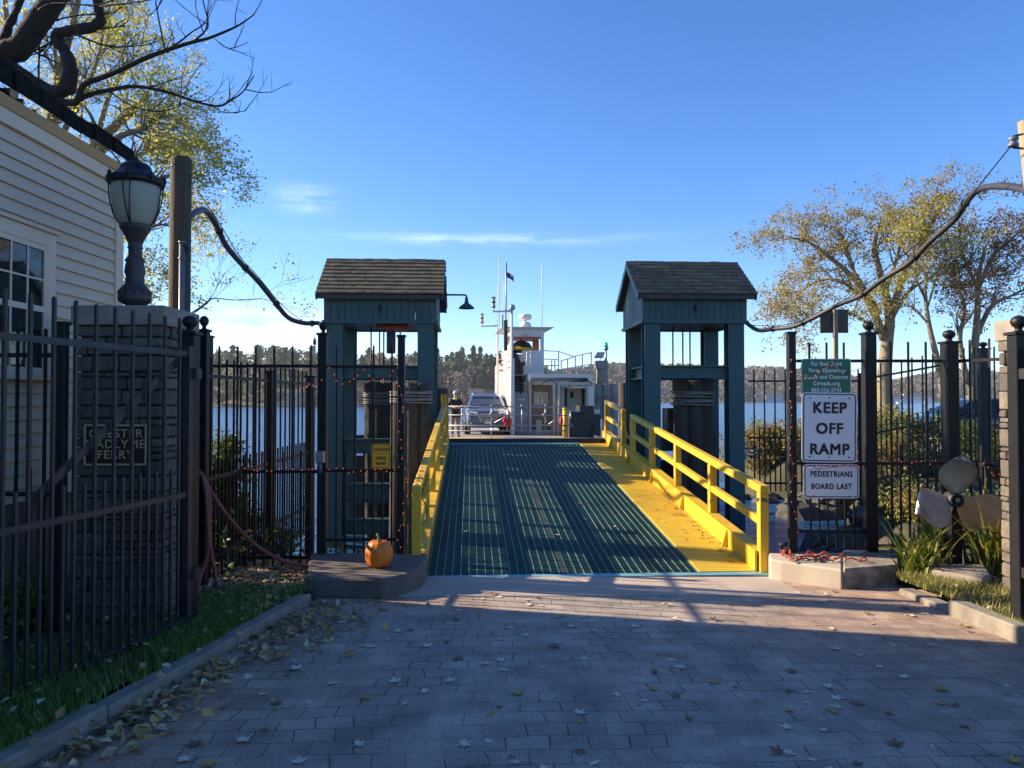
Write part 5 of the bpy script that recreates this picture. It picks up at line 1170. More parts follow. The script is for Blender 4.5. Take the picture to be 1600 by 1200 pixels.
def light_string(label, pts, n, seed):
    r = random.Random(seed); W = [P(*q) for q in pts]; lens = [0]
    for i in range(1, len(W)): lens.append(lens[-1] + (W[i] - W[i - 1]).length)
    t = thing('string_lights', label, 'string lights', W[0], 0, 'orange string lights'); path = []
    def at(s):
        for i in range(1, len(W)):
            if s <= lens[i]: return W[i - 1].lerp(W[i], (s - lens[i - 1]) / max(1e-6, lens[i] - lens[i - 1]))
        return W[-1]
    N_ = n * 3
    for i in range(N_ + 1): path.append(at(lens[-1] * i / N_) + Vector((r.gauss(0, .008), -.012 + r.gauss(0, .006), r.gauss(0, .014))))
    mb = MB(); mb.tube(path, .0035, 4); mb.build('wire', K['cable'], t)
    bm2 = MB(); bm2.sphere((0, 0, 0), .0052, 6, (1, 1, 1.5)); b = bm2.build('bulb', K['bulb']); b.parent = t
    for i in range(n):
        o = b if i == 0 else copy_tree(b, t); q = path[i * 3 + 1]; o.location = q - Vector(t.location) + Vector((r.gauss(0, .008), -.008, r.gauss(0, .012)))
light_string('orange string lights along the middle rail of the left iron fence', [(328, 741, 8.26), (352, 736, 8.26), (380, 731, 8.26), (412, 735, 8.26), (450, 731, 8.26), (497, 735, 8.22)], 16, 1)
light_string('orange string lights along the rail below the caution sign', [(511, 733, 8.26), (545, 732, 8.26), (585, 735, 8.26), (622, 734, 8.24)], 11, 2)
light_string('orange string lights draped along the top rail of the caution sign panel', [(515, 571, 8.26), (524, 590, 8.26), (540, 598, 8.26), (556, 590, 8.26), (566, 578, 8.26), (582, 592, 8.26), (594, 600, 8.26), (610, 588, 8.26), (620, 574, 8.26)], 14, 3)
light_string('orange string lights wound down the post right of the caution sign', [(624, 600, 8.24), (631, 640, 8.24), (622, 672, 8.24), (630, 720, 8.24), (623, 728, 8.24), (632, 735, 8.24), (636, 770, 8.24), (630, 800, 8.24), (626, 830, 8.24), (622, 850, 8.24), (636, 878, 8.24)], 21, 4)
light_string('orange string lights looped over the green ferry status sign', [(1247, 566, 8.32), (1256, 590, 8.32), (1262, 592, 8.32), (1284, 576, 8.32), (1300, 566, 8.32), (1312, 578, 8.32), (1324, 585, 8.32), (1345, 575, 8.32)], 11, 5)
light_string('orange string lights wound down the fence post left of the signs', [(1236, 560, 8.36), (1232, 600, 8.36), (1236, 650, 8.36), (1232, 700, 8.36), (1240, 740, 8.36), (1234, 760, 8.36), (1240, 800, 8.36), (1246, 838, 8.36)], 19, 6)
light_string('orange string lights over the top of the pedestrians sign', [(1262, 727, 8.32), (1275, 731, 8.32), (1295, 730, 8.32), (1320, 727, 8.32), (1345, 722, 8.34)], 8, 7)
light_string('orange string lights along the middle rail above the propeller', [(1372, 722, 8.38), (1400, 724, 8.38), (1430, 722, 8.38), (1470, 723, 8.38)], 9, 8)
light_string('orange string lights hanging beside the upper propeller blade', [(1530, 722, 8.1), (1545, 730, 8.0), (1552, 745, 8.0), (1560, 738, 7.9), (1562, 752, 7.9)], 6, 9)
light_string('orange string lights along the upper rail of the left side fence', [(402, 588, 9.0), (420, 594, 9.4), (445, 600, 10), (472, 604, 11.0), (497, 602, 8.24), (505, 590, 8.22), (500, 640, 8.22)], 12, 10)
c = P(491, 533, 8.2); t = thing('flame_light', 'red flame shaped plastic light on the fence left of the tall ball topped post', 'light', (c.x, 8.22, PZ(572, 8.3)))
mb = MB(); mb.tube([(c.x, 8.22, PZ(572, 8.3)), (c.x, 8.22, PZ(540, 8.2))], .012, 8); mb.build('stem', K['trim'], t)
mb = MB(); mb.lathe([(.001, -.045), (.014, -.04), (.02, -.02), (.016, .01), (.006, .035), (.001, .05)], (c.x, 8.22, c.z - .0), 10); mb.build('flame', K['red'], t)

# ------------------------------------------------------------------ propeller on its post
hd = 7.72; hc = P(1492, 781, hd); k = hd / F
t = thing('ship_propeller', 'three bladed ship propeller mounted on a black post among lilies', 'propeller', (hc.x, hd + .1, -.25))
mb = MB(); mb.b2((hc.x + .02, hd + .10, -.5), (hc.x + .135, hd + .2, hc.z + .02)); mb.build('post', K['iron'], t, .006)
mb = MB(); M = Matrix.Translation(hc) @ Matrix.Rotation(R(90), 4, 'X')
mb.lathe([(.05, -.12), (.078, -.10), (.08, .02), (.072, .045), (.062, .05), (.05, .046), (.045, .03), (.001, .03)], (0, 0, 0), 20); mb.xf(M); mb.build('hub', K['dark'], t)
mb = MB(); mb.lathe([(.026, .028), (.026, .052), (.012, .058), (.001, .058)], (0, 0, 0), 6, smooth=False); mb.xf(M); mb.build('nut', K['silver_skytint2'], t)
def blade(ang, m, name_label, L, W_, skew):
    mb = MB(); nu, nv = 14, 10
    for side in (0, 1):
        b0 = len(mb.v)
        for i in range(nu + 1):
            u = i / nu; rr_ = .05 + u * L
            hw = W_ * math.sqrt(max(0, 1 - ((u - .56) / .44) ** 2)) if u > .56 else W_ * (.24 + .76 * math.sin(math.pi / 2 * u / .56) ** 1.2)
            for j in range(nv + 1):
                v = j / nv * 2 - 1; x = rr_ - .06 * v * v * u; y = v * hw + skew * u * u; tw = R(34 - 22 * u)
                th = (.014 * (1 - u) + .003) * (1 - v * v) * (1 if side else -1)
                zz_ = y * math.sin(tw) * .75 + th + .05 * u * u
                mb.v.append((x, y * (1 - .12 * math.sin(tw)), zz_))
        for i in range(nu):
            for j in range(nv):
                a = b0 + i * (nv + 1) + j; q = [a, a + nv + 1, a + nv + 2, a + 1]; mb.f.append(q if side else q[::-1]); mb.sm.append(True)
    mb.xf(M @ Matrix.Rotation(R(ang), 4, 'Z')); return mb.build('blade', m, t, label=name_label)
blade(86, K['silver_skytint2'], 'dull grey upper blade', .43, .25, -.02); blade(200, K['silver_skytint'], 'polished bluish left blade', .41, .215, -.02); blade(333, K['bronze_sunlit'], 'bronze coloured right blade', .52, .225, .02)

# ------------------------------------------------------------------ ramp
RA = R(3.2)
def MR(ox, oy): return Matrix.Translation((ox, oy, 0)) @ Matrix.Rotation(RA, 4, 'Z')
ORX, ORY = PX(668, 8.2), 8.2
MRmp = MR(ORX, ORY); SL = .0985; Z0r = gz(8.2); LV = 9.1; GW = 3.03; YW = .64
def rz_(v): return Z0r + SL * v
t = thing('boarding_ramp', 'sloping steel boarding ramp with green grating and a yellow walkway and railings', 'ramp', (ORX + 1.8, 8.2, Z0r))
def rpart(mb, name, m, parent=None, bevel=0): return mb.xf(MRmp).build(name, m, parent or t, bevel)
def slab(mb, u0, u1, v0, v1, dz0, dz1):
    return mb.hexa([Vector(q) for q in ((u0, v0, rz_(v0) + dz0), (u1, v0, rz_(v0) + dz0), (u1, v1, rz_(v1) + dz0), (u0, v1, rz_(v1) + dz0), (u0, v0, rz_(v0) + dz1), (u1, v0, rz_(v0) + dz1), (u1, v1, rz_(v1) + dz1), (u0, v1, rz_(v1) + dz1))])
mb = MB(); slab(mb, 0, GW, .02, LV, -.10, -.045); rpart(mb, 'deck_plate', K['grate_bed'])
mb = MB(); n = 33
for i in range(n + 1):
    u = GW * i / n; slab(mb, u - .0035, u + .0035, .0, LV, -.044, .004)
rpart(mb, 'bearing_bars', K['worn'])
mb = MB(); v = .04
while v < LV - .02: slab(mb, .01, GW - .01, v - .006, v + .006, -.040, .001); v += .052
rpart(mb, 'cross_bars', K['grate'])
mb = MB(); slab(mb, 1.50, 1.55, .0, LV, -.04, .006); rpart(mb, 'centre_joint', K['grate_bed'])
mb = MB(); slab(mb, -.12, GW + YW + .12, -.10, -.003, -.12, .003); slab(mb, 0, GW, LV + .002, LV + .16, -.1, .01); rpart(mb, 'sill_plate', mat('pale_teal_steel', (.10, .34, .42), .5, .1, (.24, .42, .46), 6, .5))
mb = MB(); slab(mb, GW + .01, GW + YW, .0, LV, -.05, .012); rpart(mb, 'walkway', K['yellow_deck'])
mb = MB(); v = .05
while v < LV: slab(mb, GW + .02, GW + YW - .02, v, v + .006, .0125, .016); v += .055
rpart(mb, 'tread_strips', K['yellow_deck'])
mb = MB()
for u in (-.06, 1.0, 2.0, GW + YW): slab(mb, u - .09, u + .09, .02, LV - .1, -.52, -.102)
rpart(mb, 'girder', K['dark'])
# raised kerb plates
mb = MB(); slab(mb, -.16, -.02, .0, LV + .3, -.05, .17); rpart(mb, 'left_kerb', K['yellow'], bevel=.01)
UR = GW + YW
mb = MB(); slab(mb, UR + .005, UR + .03, .0, LV + .55, -.05, .235); slab(mb, UR + .035, UR + .16, .0, LV + .55, .19, .232); v = .9
while v < LV: mb.hexa([Vector(q) for q in ((UR - .07, v - .012, rz_(v) + .014), (UR + .004, v - .012, rz_(v) + .014), (UR + .004, v + .012, rz_(v) + .014), (UR - .07, v + .012, rz_(v) + .014), (UR - .01, v - .012, rz_(v) + .22), (UR + .004, v - .012, rz_(v) + .22), (UR + .004, v + .012, rz_(v) + .22), (UR - .01, v + .012, rz_(v) + .22))]); v += 1.9
rpart(mb, 'right_kerb', K['yellow'])
def railing(u, posts, vtop, tops, h, mid, w_, label):
    rl = MB(); rl.beam((u, vtop[0], rz_(vtop[0]) + h), (u, vtop[1], rz_(vtop[1]) + h), w_, w_ * .9); R0 = rpart(rl, 'railing', K['yellow'], bevel=.008)
    m_ = MB(); m_.beam((u, vtop[0], rz_(vtop[0]) + mid), (u, vtop[1], rz_(vtop[1]) + mid), w_ * .75, w_ * .85); rpart(m_, 'middle_rail', K['yellow'], R0, .006)
    for v in posts:
        p = MB(); p.b2((u - w_ / 2, v - w_ / 2, rz_(v) - .25), (u + w_ / 2, v + w_ / 2, rz_(v) + h - w_ * .46)); rpart(p, 'post', K['yellow'], R0, .006)
    return R0
railing(UR + .10, [0.0, 1.75, 3.45, 5.1, 6.7], (-.05, 6.76), 0, .93, .56, .10, '')
railing(UR + .10, [7.6, 9.6], (7.55, 9.66), 0, .93, .56, .10, '')
RL = railing(-.12, [0.05, 1.75, 3.45, 5.1, 6.7, 8.5], (.0, 8.55), 0, .92, .5, .10, '')
mb = MB(); mb.b2((-.19, 8.72, rz_(8.7) - .2), (-.07, 8.84, rz_(8.7) + 1.2)); mb.b2((-.14, 9.3, rz_(9) - .2), (-.04, 9.4, rz_(9) + .92)); mb.beam((-.12, 8.55, rz_(8.5) + .85), (-.12, 8.78, rz_(8.5) + .95), .09, .09); rpart(mb, 'end_post', K['yellow'], bevel=.006)
for vv in (.12, .35, .6, .9, 3.3, 5.6): mb = MB(); mb.tube([Vector((-.18, vv, rz_(vv) + .93)), Vector((-.12, vv, rz_(vv) + .985)), Vector((-.06, vv, rz_(vv) + .93)), Vector((-.06, vv + .02, rz_(vv) + .86)), Vector((-.18, vv, rz_(vv) + .87)), Vector((-.18, vv, rz_(vv) + .93))], .006, 5); rpart(mb, 'wire_wrap', K['cable'])
mb = MB(); mb.tube([Vector(q) for q in smooth([(-.06, .05, rz_(0) + .85), (-.03, .3, rz_(0) + .70), (-.05, .25, rz_(0) + .55), (-.16, .05, rz_(0) + .5)], 4)], .007, 5); rpart(mb, 'loose_wire', K['cable'])
mb = MB()
for dz in (.0, .02): mb.tube([Vector((UR + .1 + .062 * math.cos(a), .0 + .062 * math.sin(a) * 1.0, rz_(0) + .80 + dz + .012 * math.sin(2 * a))) for a in [i * .7 for i in range(10)]], .007, 5)
rpart(mb, 'wire_coil', K['cable'])
mb = MB(); mb.tube([Vector(q) for q in smooth([(UR + .1, 6.75, rz_(6.7) + .72), (UR + .1, 7.1, rz_(7.1) + .42), (UR + .1, 7.56, rz_(7.5) + .7)], 5)], .014, 6); rpart(mb, 'slack_chain', K['yellow'])
ab = MB(); ab.b2((-2.0, 8.215, -2.5), (3.6, 8.6, Z0r - .13)); struct(ab, 'abutment_wall', K['concrete_dark'])

# ------------------------------------------------------------------ lift towers
def tower(name, label, ox, oy, W_, D_, seed, lamp=False):
    M = MR(ox, oy); r = random.Random(seed); t = thing(name, label, 'lift tower', (ox + W_ / 2, oy + D_ / 2, WATER_Z), 0, 'lift towers either side of the ramp')
    B = lambda mb, n_, m_, parent=None, bevel=0: mb.xf(M).build(n_, m_, parent or t, bevel)
    zb, zt = PZ(500, oy), PZ(463, oy); zr = 4.60; th = .025
    # column pairs
    cw = .325; zbeam0, zbeam1 = PZ(590.5, oy), PZ(570.5, oy)
    def column(u, v):
        mb = MB(); u0, u1, v0, v1 = u, u + cw, v, v + .30
        mb.b2((u0, v0, -2.2), (u1, v0 + th, zb + .02)); mb.b2((u0, v1 - th, -2.2), (u1, v1, zb + .02)); mb.b2((u0 + cw / 2 - .012, v0 + th, -2.2), (u0 + cw / 2 + .012, v1 - th, zb + .02)); B(mb, 'column', K['teal'])
    ul, ur = .05, W_ - .05 - cw
    for u in (ul, ur):
        for v in (.03, D_ - .33): column(u, v)
    def ibeam(a, b, z0, z1, wd=.22, nm='beam', m_='teal'):
        mb = MB(); a, b = Vector((*a, 0)), Vector((*b, 0)); up = Vector((0, 0, 1))
        mb.beam(a + up * (z1 - .012), b + up * (z1 - .012), wd, .024); mb.beam(a + up * (z0 + .012), b + up * (z0 + .012), wd, .024); mb.beam(a + up * ((z0 + z1) / 2), b + up * ((z0 + z1) / 2), .02, z1 - z0 - .05); B(mb, nm, K[m_])
    for v in (.17, D_ - .18): ibeam((ul + cw, v), (ur, v), zbeam0, zbeam1)
    for u in (ul + cw / 2, ur + cw / 2): ibeam((u, .335), (u, D_ - .335), zbeam0, zbeam1)
    for (y0, y1) in ((706, 684), (781, 752), (829, 806)):
        z0, z1 = PZ(y0, oy + .6), PZ(y1, oy + .6)
        if z0 < WATER_Z - .3: continue
        for v in (.2 if lamp else D_ - .18, D_ - .18 if lamp else .9): ibeam((ul + cw, v), (ur, v), z0, z1)
    # dark plank wall added behind the lower part to darken the tower inside
    mb = MB(); u = ul + cw + .01
    while u < ur - .02:
        u2 = min(u + .2, ur - .01); mb.b2((u, D_ - .52, -2.0), (u2 - .008, D_ - .46, .30 if not lamp else .42)); u = u2
    B(mb, 'dark_backing', K['dark'])
    # hood: boarded box
    hd = MB(); nb = 16; bw = W_ / nb
    for i in range(nb):
        for (v0, v1) in ((0, .03), (D_ - .03, D_)): hd.b2((i * bw + .004, v0 - r.uniform(0, .003), zb), ((i + 1) * bw - .004, v1, zt))
    nb = 14; bw = (D_ - .07) / nb
    for i in range(nb):
        v0, v1 = .035 + i * bw, .035 + (i + 1) * bw
        f = lambda v: zt + (zr - .06 - zt) * (1 - abs(v - D_ / 2) / (D_ / 2))
        for (u0, u1) in ((0, .03), (W_ - .03, W_)):
            hd.hexa([Vector(q) for q in ((u0, v0 + .003, zb), (u1, v0 + .003, zb), (u1, v1 - .003, zb), (u0, v1 - .003, zb), (u0, v0 + .003, f(v0)), (u1, v0 + .003, f(v0)), (u1, v1 - .003, f(v1)), (u0, v1 - .003, f(v1)))])
    ho = B(hd, 'hood', K['teal_plank'])
    tr = MB()
    tr.b2((-.03, -.03, zb - .06), (W_ + .03, .06, zb)); tr.b2((-.03, D_ - .06, zb - .06), (W_ + .03, D_ + .03, zb)); tr.b2((-.03, .062, zb - .06), (.06, D_ - .062, zb)); tr.b2((W_ - .06, .062, zb - .06), (W_ + .03, D_ - .062, zb)); B(tr, 'trim', K['teal'], ho)
    fl = MB(); fl.b2((.06, .07, zb - .03), (W_ - .06, D_ - .07, zb + .02)); B(fl, 'ceiling', K['dark'], ho)
    em = MB(); e0 = W_ / 2
    em.lathe([(.04, 0), (.04, .03), (.02, .04)], (0, 0, 0), 8, Matrix.Rotation(R(90), 3, 'X')); em.xf(Matrix.Translation((e0, -.0, (zb + zt) / 2 + .02)))
    em.tube([(e0, -.03, (zb + zt) / 2 - .01), (e0 + .03, -.05, (zb + zt) / 2 - .05), (e0, -.05, (zb + zt) / 2 - .09), (e0 - .03, -.04, (zb + zt) / 2 - .06)], .012, 6); B(em, 'hook', K['iron'], ho)
    # roof
    ov = .17; ze = zt + .03; rise = zr + .02 - ze; run = D_ / 2 + ov
    sl = MB()
    for s in (-1, 1):
        c = D_ / 2; e = c + s * run
        sl.hexa([Vector(q) for q in ((-.10, e, ze - .10), (W_ + .13, e, ze - .10), (W_ + .13, c, zr - .10), (-.10, c, zr - .10), (-.10, e, ze - .01), (W_ + .13, e, ze - .01), (W_ + .13, c, zr - .01), (-.10, c, zr - .01))] if s < 0 else
                [Vector(q) for q in ((-.10, c, zr - .10), (W_ + .13, c, zr - .10), (W_ + .13, e, ze - .10), (-.10, e, ze - .10), (-.10, c, zr - .01), (W_ + .13, c, zr - .01), (W_ + .13, e, ze - .01), (-.10, e, ze - .01))])
    ro = B(sl, 'roof', K['dark'])
    sh = MB(); nc_ = 9
    for s in (-1, 1):
        for c in range(nc_):
            a0, a1 = c / nc_, min(1.0, (c + 1.3) / nc_); u = -.13 - r.uniform(0, .1)
            f = lambda a, dz: (D_ / 2 + s * run * (1 - a) + s * .02 * (1 - a), ze + rise * a + dz)
            while u < W_ + .15:
                wd = r.uniform(.08, .19); u0, u1 = max(u, -.13), min(u + wd - .004, W_ + .16); u += wd
                if u1 - u0 < .02: continue
                j = r.uniform(-.012, .012); (va, za), (vb, zb_) = f(max(0, a0 + j * .4), .035 + r.uniform(0, .008)), f(a1, .004); (vc, zc_), (vd, zd) = f(max(0, a0 + j * .4), .005), f(a1, -.006)
                q = [(u0, vc, zc_), (u1, vc, zc_), (u1, vd, zd), (u0, vd, zd), (u0, va, za), (u1, va, za), (u1, vb, zb_), (u0, vb, zb_)]
                if s > 0: q = [q[1], q[0], q[3], q[2], q[5], q[4], q[7], q[6]]
                sh.hexa([Vector(p) for p in q])
    u = -.13
    while u < W_ + .1:
        wd = r.uniform(.14, .2); u1 = min(u + wd - .004, W_ + .16); z_ = zr + .02 + r.uniform(.0, .014)
        for s in (-1, 1): sh.hexa([Vector(p) for p in ((u, D_ / 2 - .10, z_ - .06), (u1, D_ / 2 - .10, z_ - .06), (u1, D_ / 2 + .10, z_ - .06), (u, D_ / 2 + .10, z_ - .06), (u, D_ / 2 - .015, z_ + .03), (u1, D_ / 2 - .015, z_ + .03), (u1, D_ / 2 + .015, z_ + .03), (u, D_ / 2 + .015, z_ + .03))]) if s < 0 else None
        u += wd
    B(sh, 'shingles', K['shingle'], ro)
    for u in (-.12, W_ + .13):
        rk_ = MB()
        for s in (-1, 1): rk_.beam((u, D_ / 2 + s * run, ze - .07), (u, D_ / 2 + s * .012, zr - .06), .028, .12)
        B(rk_, 'rake_board', K['teal'], ro)
    # lifting rods and sheaves
    for u in ([.80, .98, 1.07, 1.42] if lamp else [.62, .92, 1.14, 1.30]):
        mb = MB(); mb.tube([(u, D_ / 2 + .1, zbeam1 - .6), (u, D_ / 2 + .1, zb)], .017, 6); B(mb, 'lifting_rod', K['dark'])
    mb = MB(); mb.box((W_ * .55, D_ / 2 + .1, zbeam0 - .9), (W_ * .42, .5, .55)); B(mb, 'counterweight', K['dark'], bevel=.02)
    if lamp:
        mb = MB(); mb.box((W_ * .62, D_ * .35, zb - .10), (.42, .5, .10)); mb.box((W_ * .50, D_ * .35, zb - .07), (.3, .3, .07)); B(mb, 'winch_frame', K['orangered'])
        q = P(611, 534, oy + .25); x = ((M.inverted() @ q)); mb = MB(); mb.lathe([(.07, -.24), (.092, -.22), (.092, .20), (.07, .22), (.03, .23)], (x.x, x.y, x.z), 14); mb.tube([(x.x, x.y, x.z + .22), (x.x, x.y, zb - .06)], .012, 6); B(mb, 'hanging_float', K['rubber'])
        lm = MB(); q0 = (W_ + .13, D_ * .5, PZ(459.5, oy + 1)); L1 = (W_ + .13 + .44, D_ * .5, q0[2])
        lm.tube([q0, L1, (L1[0] + .03, L1[1], L1[2] - .015), (L1[0] + .035, L1[1], L1[2] - .06)], .02, 8); la = B(lm, 'lamp_arm', K['teal'])
        s2 = MB(); s2.lathe([(.03, .06), (.035, .0), (.05, -.07), (.11, -.11), (.165, -.16), (.17, -.185), (.16, -.18), (.1, -.13), (.02, -.1)], (L1[0] + .035, L1[1], L1[2] - .11), 20); B(s2, 'lamp_shade', K['teal'], la)
    return t
TLX, TLY, TRX, TRY = PX(505, 14.8), 14.8, PX(1004.5, 15.1), 15.1
tower('lift_tower', 'teal lift tower with a mossy shingled roof and a lamp arm left of the ramp', TLX, TLY, 2.24, 1.95, 1, True)
tower('lift_tower', 'teal lift tower with a dark shingled roof right of the ramp, its gable end lit', TRX, TRY, 2.17, 1.95, 2, False)

# pile clusters
def piles(label, cx, cy, cols_, ztop, rad, seed, rope=None, tops=None, grp='timber pile clusters', m='pile'):
    r = random.Random(seed); t = thing('pile_cluster', label, 'piling', (cx, cy, WATER_Z), 0, grp)
    for i, (dx, dy, dz) in enumerate(cols_):
        mb = MB(); x, y = cx + dx, cy + dy; ln = r.uniform(-.02, .02); q = []
        mb.tube([(x + ln * 2, y, -2.6), (x + ln, y, -.6), (x, y, ztop + dz - .02), (x, y, ztop + dz)], [rad * 1.12, rad * 1.08, rad, rad * .94], 14); mb.build('pile', K[m], t)
    if rope:
        mb = MB(); ex = max(abs(c[0]) for c in cols_) + rad + .014; ey = max(abs(c[1]) for c in cols_) + rad + .014
        for k_ in range(rope[1]):
            z = rope[0] - k_ * rope[2]; P_ = []
            for a in range(0, 361, 15): ca, sa = math.cos(R(a)), math.sin(R(a)); P_.append((cx + math.copysign(abs(ca) ** .55, ca) * ex, cy + math.copysign(abs(sa) ** .55, sa) * ey, z + .012 * math.sin(R(a * 1.0) + k_ * 2.1) + r.gauss(0, .002)))
            mb.tube(P_, .016, 6)
        mb.build('rope_wrap', K['rope'], t)
    return t
c4 = lambda s, j: [(-s, -s * .6, -.01), (0.02, -s * .8, .0), (s, -s * .5, -.02 - j), (-s * .8, s * .6, .02), (s * .8, s * .6, .0)]
piles('rope bound timber pile cluster in front of the left lift tower beside the ramp railing', PX(643, 14.25), 14.25, c4(.235, .03), PZ(598, 14.05), .135, 1, (PZ(612, 14.0), 6, .042))
piles('dark rope bound timber pile cluster inside the left lift tower', PX(592, 15.9), 15.9, c4(.17, .0), PZ(598, 15.8), .12, 2, (PZ(613, 15.8), 6, .05))
piles('rope bound timber pile cluster standing inside the right lift tower', PX(1081, 15.75), 15.75, c4(.25, .04), PZ(595, 15.6), .16, 3, (PZ(612, 15.5), 6, .055))
piles('thick dark pile just left of the ramp railing end, beyond the left lift tower', PX(684, 20), 20, [(-.12, 0, 0), (.12, .05, -.05)], PZ(604, 20), .15, 4, None)
piles('dark pile behind the right lift tower, seen over the yellow railing', PX(976, 20), 20, [(-.02, 0, 0), (.2, .2, -.1)], PZ(598, 20), .14, 5, None)
# ------------------------------------------------------------------ ferry
FOX, FOY, FYAW = .30, 27.6, R(7)
MF = Matrix.Translation((FOX, FOY, 0)) @ Matrix.Rotation(FYAW, 4, 'Z'); MFi = MF.inverted(); exf = MF.to_3x3() @ Vector((1, 0, 0)); eyf = MF.to_3x3() @ Vector((0, 1, 0))
def FU(px, v):
    k = (px - 800) / F; return (k * (FOY + eyf.y * v) - FOX - eyf.x * v) / (exf.x - k * exf.y)
def FZ(py, px, v):
    w0 = MF @ Vector((FU(px, v), v, 0)); return PZ(py, w0.y)
DK = .20
ft = thing('car_ferry', 'white car ferry with a wheelhouse and tan cabin docked at the top of the ramp', 'ferry', (FOX, FOY, WATER_Z), FYAW)
def fp(mb, n, m, parent=None, bevel=0, label=None): return mb.xf(MF).build(n, m, parent or ft, bevel, label=label)
K['deck'] = mat('ferry_deck', (.27, .27, .30), .7, 0, (.20, .20, .22), 1.5, .4)
K['hull'] = mat('ferry_hull', (.03, .035, .045), .5, 0, (.05, .05, .055), 2, .4)
UL, URt = -4.6, FU(946, .3)
mb = MB(); mb.prism([(UL, 0), (URt - .3, 0), (URt, .3), (URt, 21), (UL, 21)], -2.0, DK - .26); fp(mb, 'hull', K['hull'])
mb = MB(); mb.prism([(UL, 0.01), (URt - .3, 0.01), (URt, .31), (URt, 21), (UL, 21)], DK - .255, DK); fp(mb, 'deck', K['deck'])
mb = MB(); mb.prism([(UL + 1, .25), (FU(786, .25), .25), (FU(790, 1.1), 1.1), (UL + 1, 1.1)], DK + .003, DK + .006); fp(mb, 'yellow_marking', K['yellow_deck'])
# bow ramp reaching to the transfer bridge (built in the frame of the boarding ramp)
mb = MB(); v0, v1 = LV + .22, FOY - 8.2 - .02; za, zb_ = PZ(685, 17.65), DK + .0
pa = [(.0, v0), (GW + YW - .14, v0), (GW + YW - .04, v0 + .12), (GW + YW - .02, v1), (.0, v1)]
mb.prism(pa, 0, 1)
for i, p in enumerate(mb.v):
    u = (p[1] - v0) / (v1 - v0); zt_ = fr(za, zb_, u); mb.v[i] = (p[0], p[1], zt_ if p[2] > .5 else zt_ - .02)
mb.xf(MRmp).build('bow_ramp', K['deck'], ft)
mb = MB(); mb.prism([(-.03, v0 - .07), (GW + YW - .12, v0 - .07), (GW + YW + .03, v0 + .10), (GW + YW + .03, v0 + 1.5), (GW + YW - .015, v0 + 1.5), (GW + YW - .035, v0 + .125), (GW + YW - .145, v0 - .003), (-.03, v0 - .003)], za - .14, za + .004); mb.xf(MRmp).build('bow_fender', K['rubber'], ft, .01)
# deckhouse left wall with ribs, lit side
vW = 2.5; uL = FU(803, vW); zT = FZ(560, 803, vW); zU = FZ(585, 820, 3.0)
mb = MB(); mb.b2((uL - .05, vW, DK), (uL, vW + 7.0, zT)); mb.b2((uL - .06, vW - .04, DK), (uL + .02, vW - .001, zT)); v = vW + .25
while v < vW + 7: mb.b2((uL - .075, v, DK), (uL - .051, v + .05, zT - .05)); v += .42
fp(mb, 'side_wall', K['white'])
# companionway and stairs
uS = FU(826, 2.7); mb = MB(); mb.b2((uL + .005, 4.2, DK), (uS, 4.3, zU - .02)); fp(mb, 'stair_back', K['dark'])
for i in range(7):
    mb = MB(); z = fr(FZ(615, 812, 2.7), zU - .1, i / 6); v = 2.75 + i * .2; mb.b2((uL + .01, v, z - .025), (uS - .03, v + .16, z)); fp(mb, 'stair_tread', K['grey'])
mb = MB(); mb.b2((uL + .022, 2.62, DK), (uS - .03, 2.70, FZ(613, 812, 2.65))); lk = fp(mb, 'stair_locker', K['grey'], bevel=.01)
mb = MB(); mb.b2((uL + .15, 2.605, FZ(624, 812, 2.65) - .03), (uS - .16, 2.618, FZ(624, 812, 2.65))); mb.b2((uL + .05, 2.612, FZ(646, 812, 2.6)), (uS - .06, 2.619, FZ(646, 812, 2.6) + .015)); fp(mb, 'vent', K['white'], lk)
mb = MB(); mb.tube([(uL + .28, 2.6, FZ(600, 810, 2.6)), (uL + .28, 2.6, FZ(617, 810, 2.6))], .02, 6); fp(mb, 'hanging_strap', K['iron'])
# lower cabin
uA, uB, vC = FU(826, 2.7), FU(921, 2.7), 2.7
zc0, zc1 = DK, FZ(601, 850, vC)
mb = MB(); mb.b2((uA + .13, vC + .25, zc0), (FU(862, vC), vC + .33, zc1)); fp(mb, 'cabin_front', K['tan'])
wpx = (834, 856); wx0, wx1 = FU(834, vC + .2), FU(856, vC + .2); wz0, wz1 = FZ(633, 845, vC + .2), FZ(612.5, 845, vC + .2)
mb = MB()
for a, b in (((wx0, wz0), (wx0 + .08, wz1)), ((wx1 - .08, wz0), (wx1, wz1)), ((wx0 + .08, wz0), (wx1 - .08, wz0 + .08)), ((wx0 + .08, wz1 - .08), (wx1 - .08, wz1))): mb.b2((a[0], vC + .20, a[1]), (b[0], vC + .249, b[1]))
wf = fp(mb, 'cabin_window', K['cream'])
mb = MB(); mb.b2((wx0 + .08, vC + .23, wz0 + .08), (wx1 - .08, vC + .245, wz1 - .08)); fp(mb, 'pane', K['glass'], wf)
mb = MB()
for i in (0, 1): mb.add([(wx0 + .13 + i * .2, vC + .226, wz0 + .1), (wx0 + .22 + i * .2, vC + .226, wz0 + .1), (wx0 + .17 + i * .2, vC + .226, wz1 - .12), (wx0 + .13 + i * .2, vC + .226, wz1 - .1)], [(0, 1, 2, 3)])
fp(mb, 'curtain', K['white'], wf)
mb = MB(); mb.b2((uA, vC, zc0), (uA + .12, vC + .35, zc1 + .3)); fp(mb, 'corner_post', K['cream'], bevel=.01)
mb = MB(); mb.b2((uA + .13, vC + .18, DK), (FU(862, vC), vC + .25, DK + .16)); mb.b2((FU(838, vC), vC + .05, DK), (FU(847, vC), vC + .24, FZ(656, 842, vC))); fp(mb, 'bench', K['cream'])
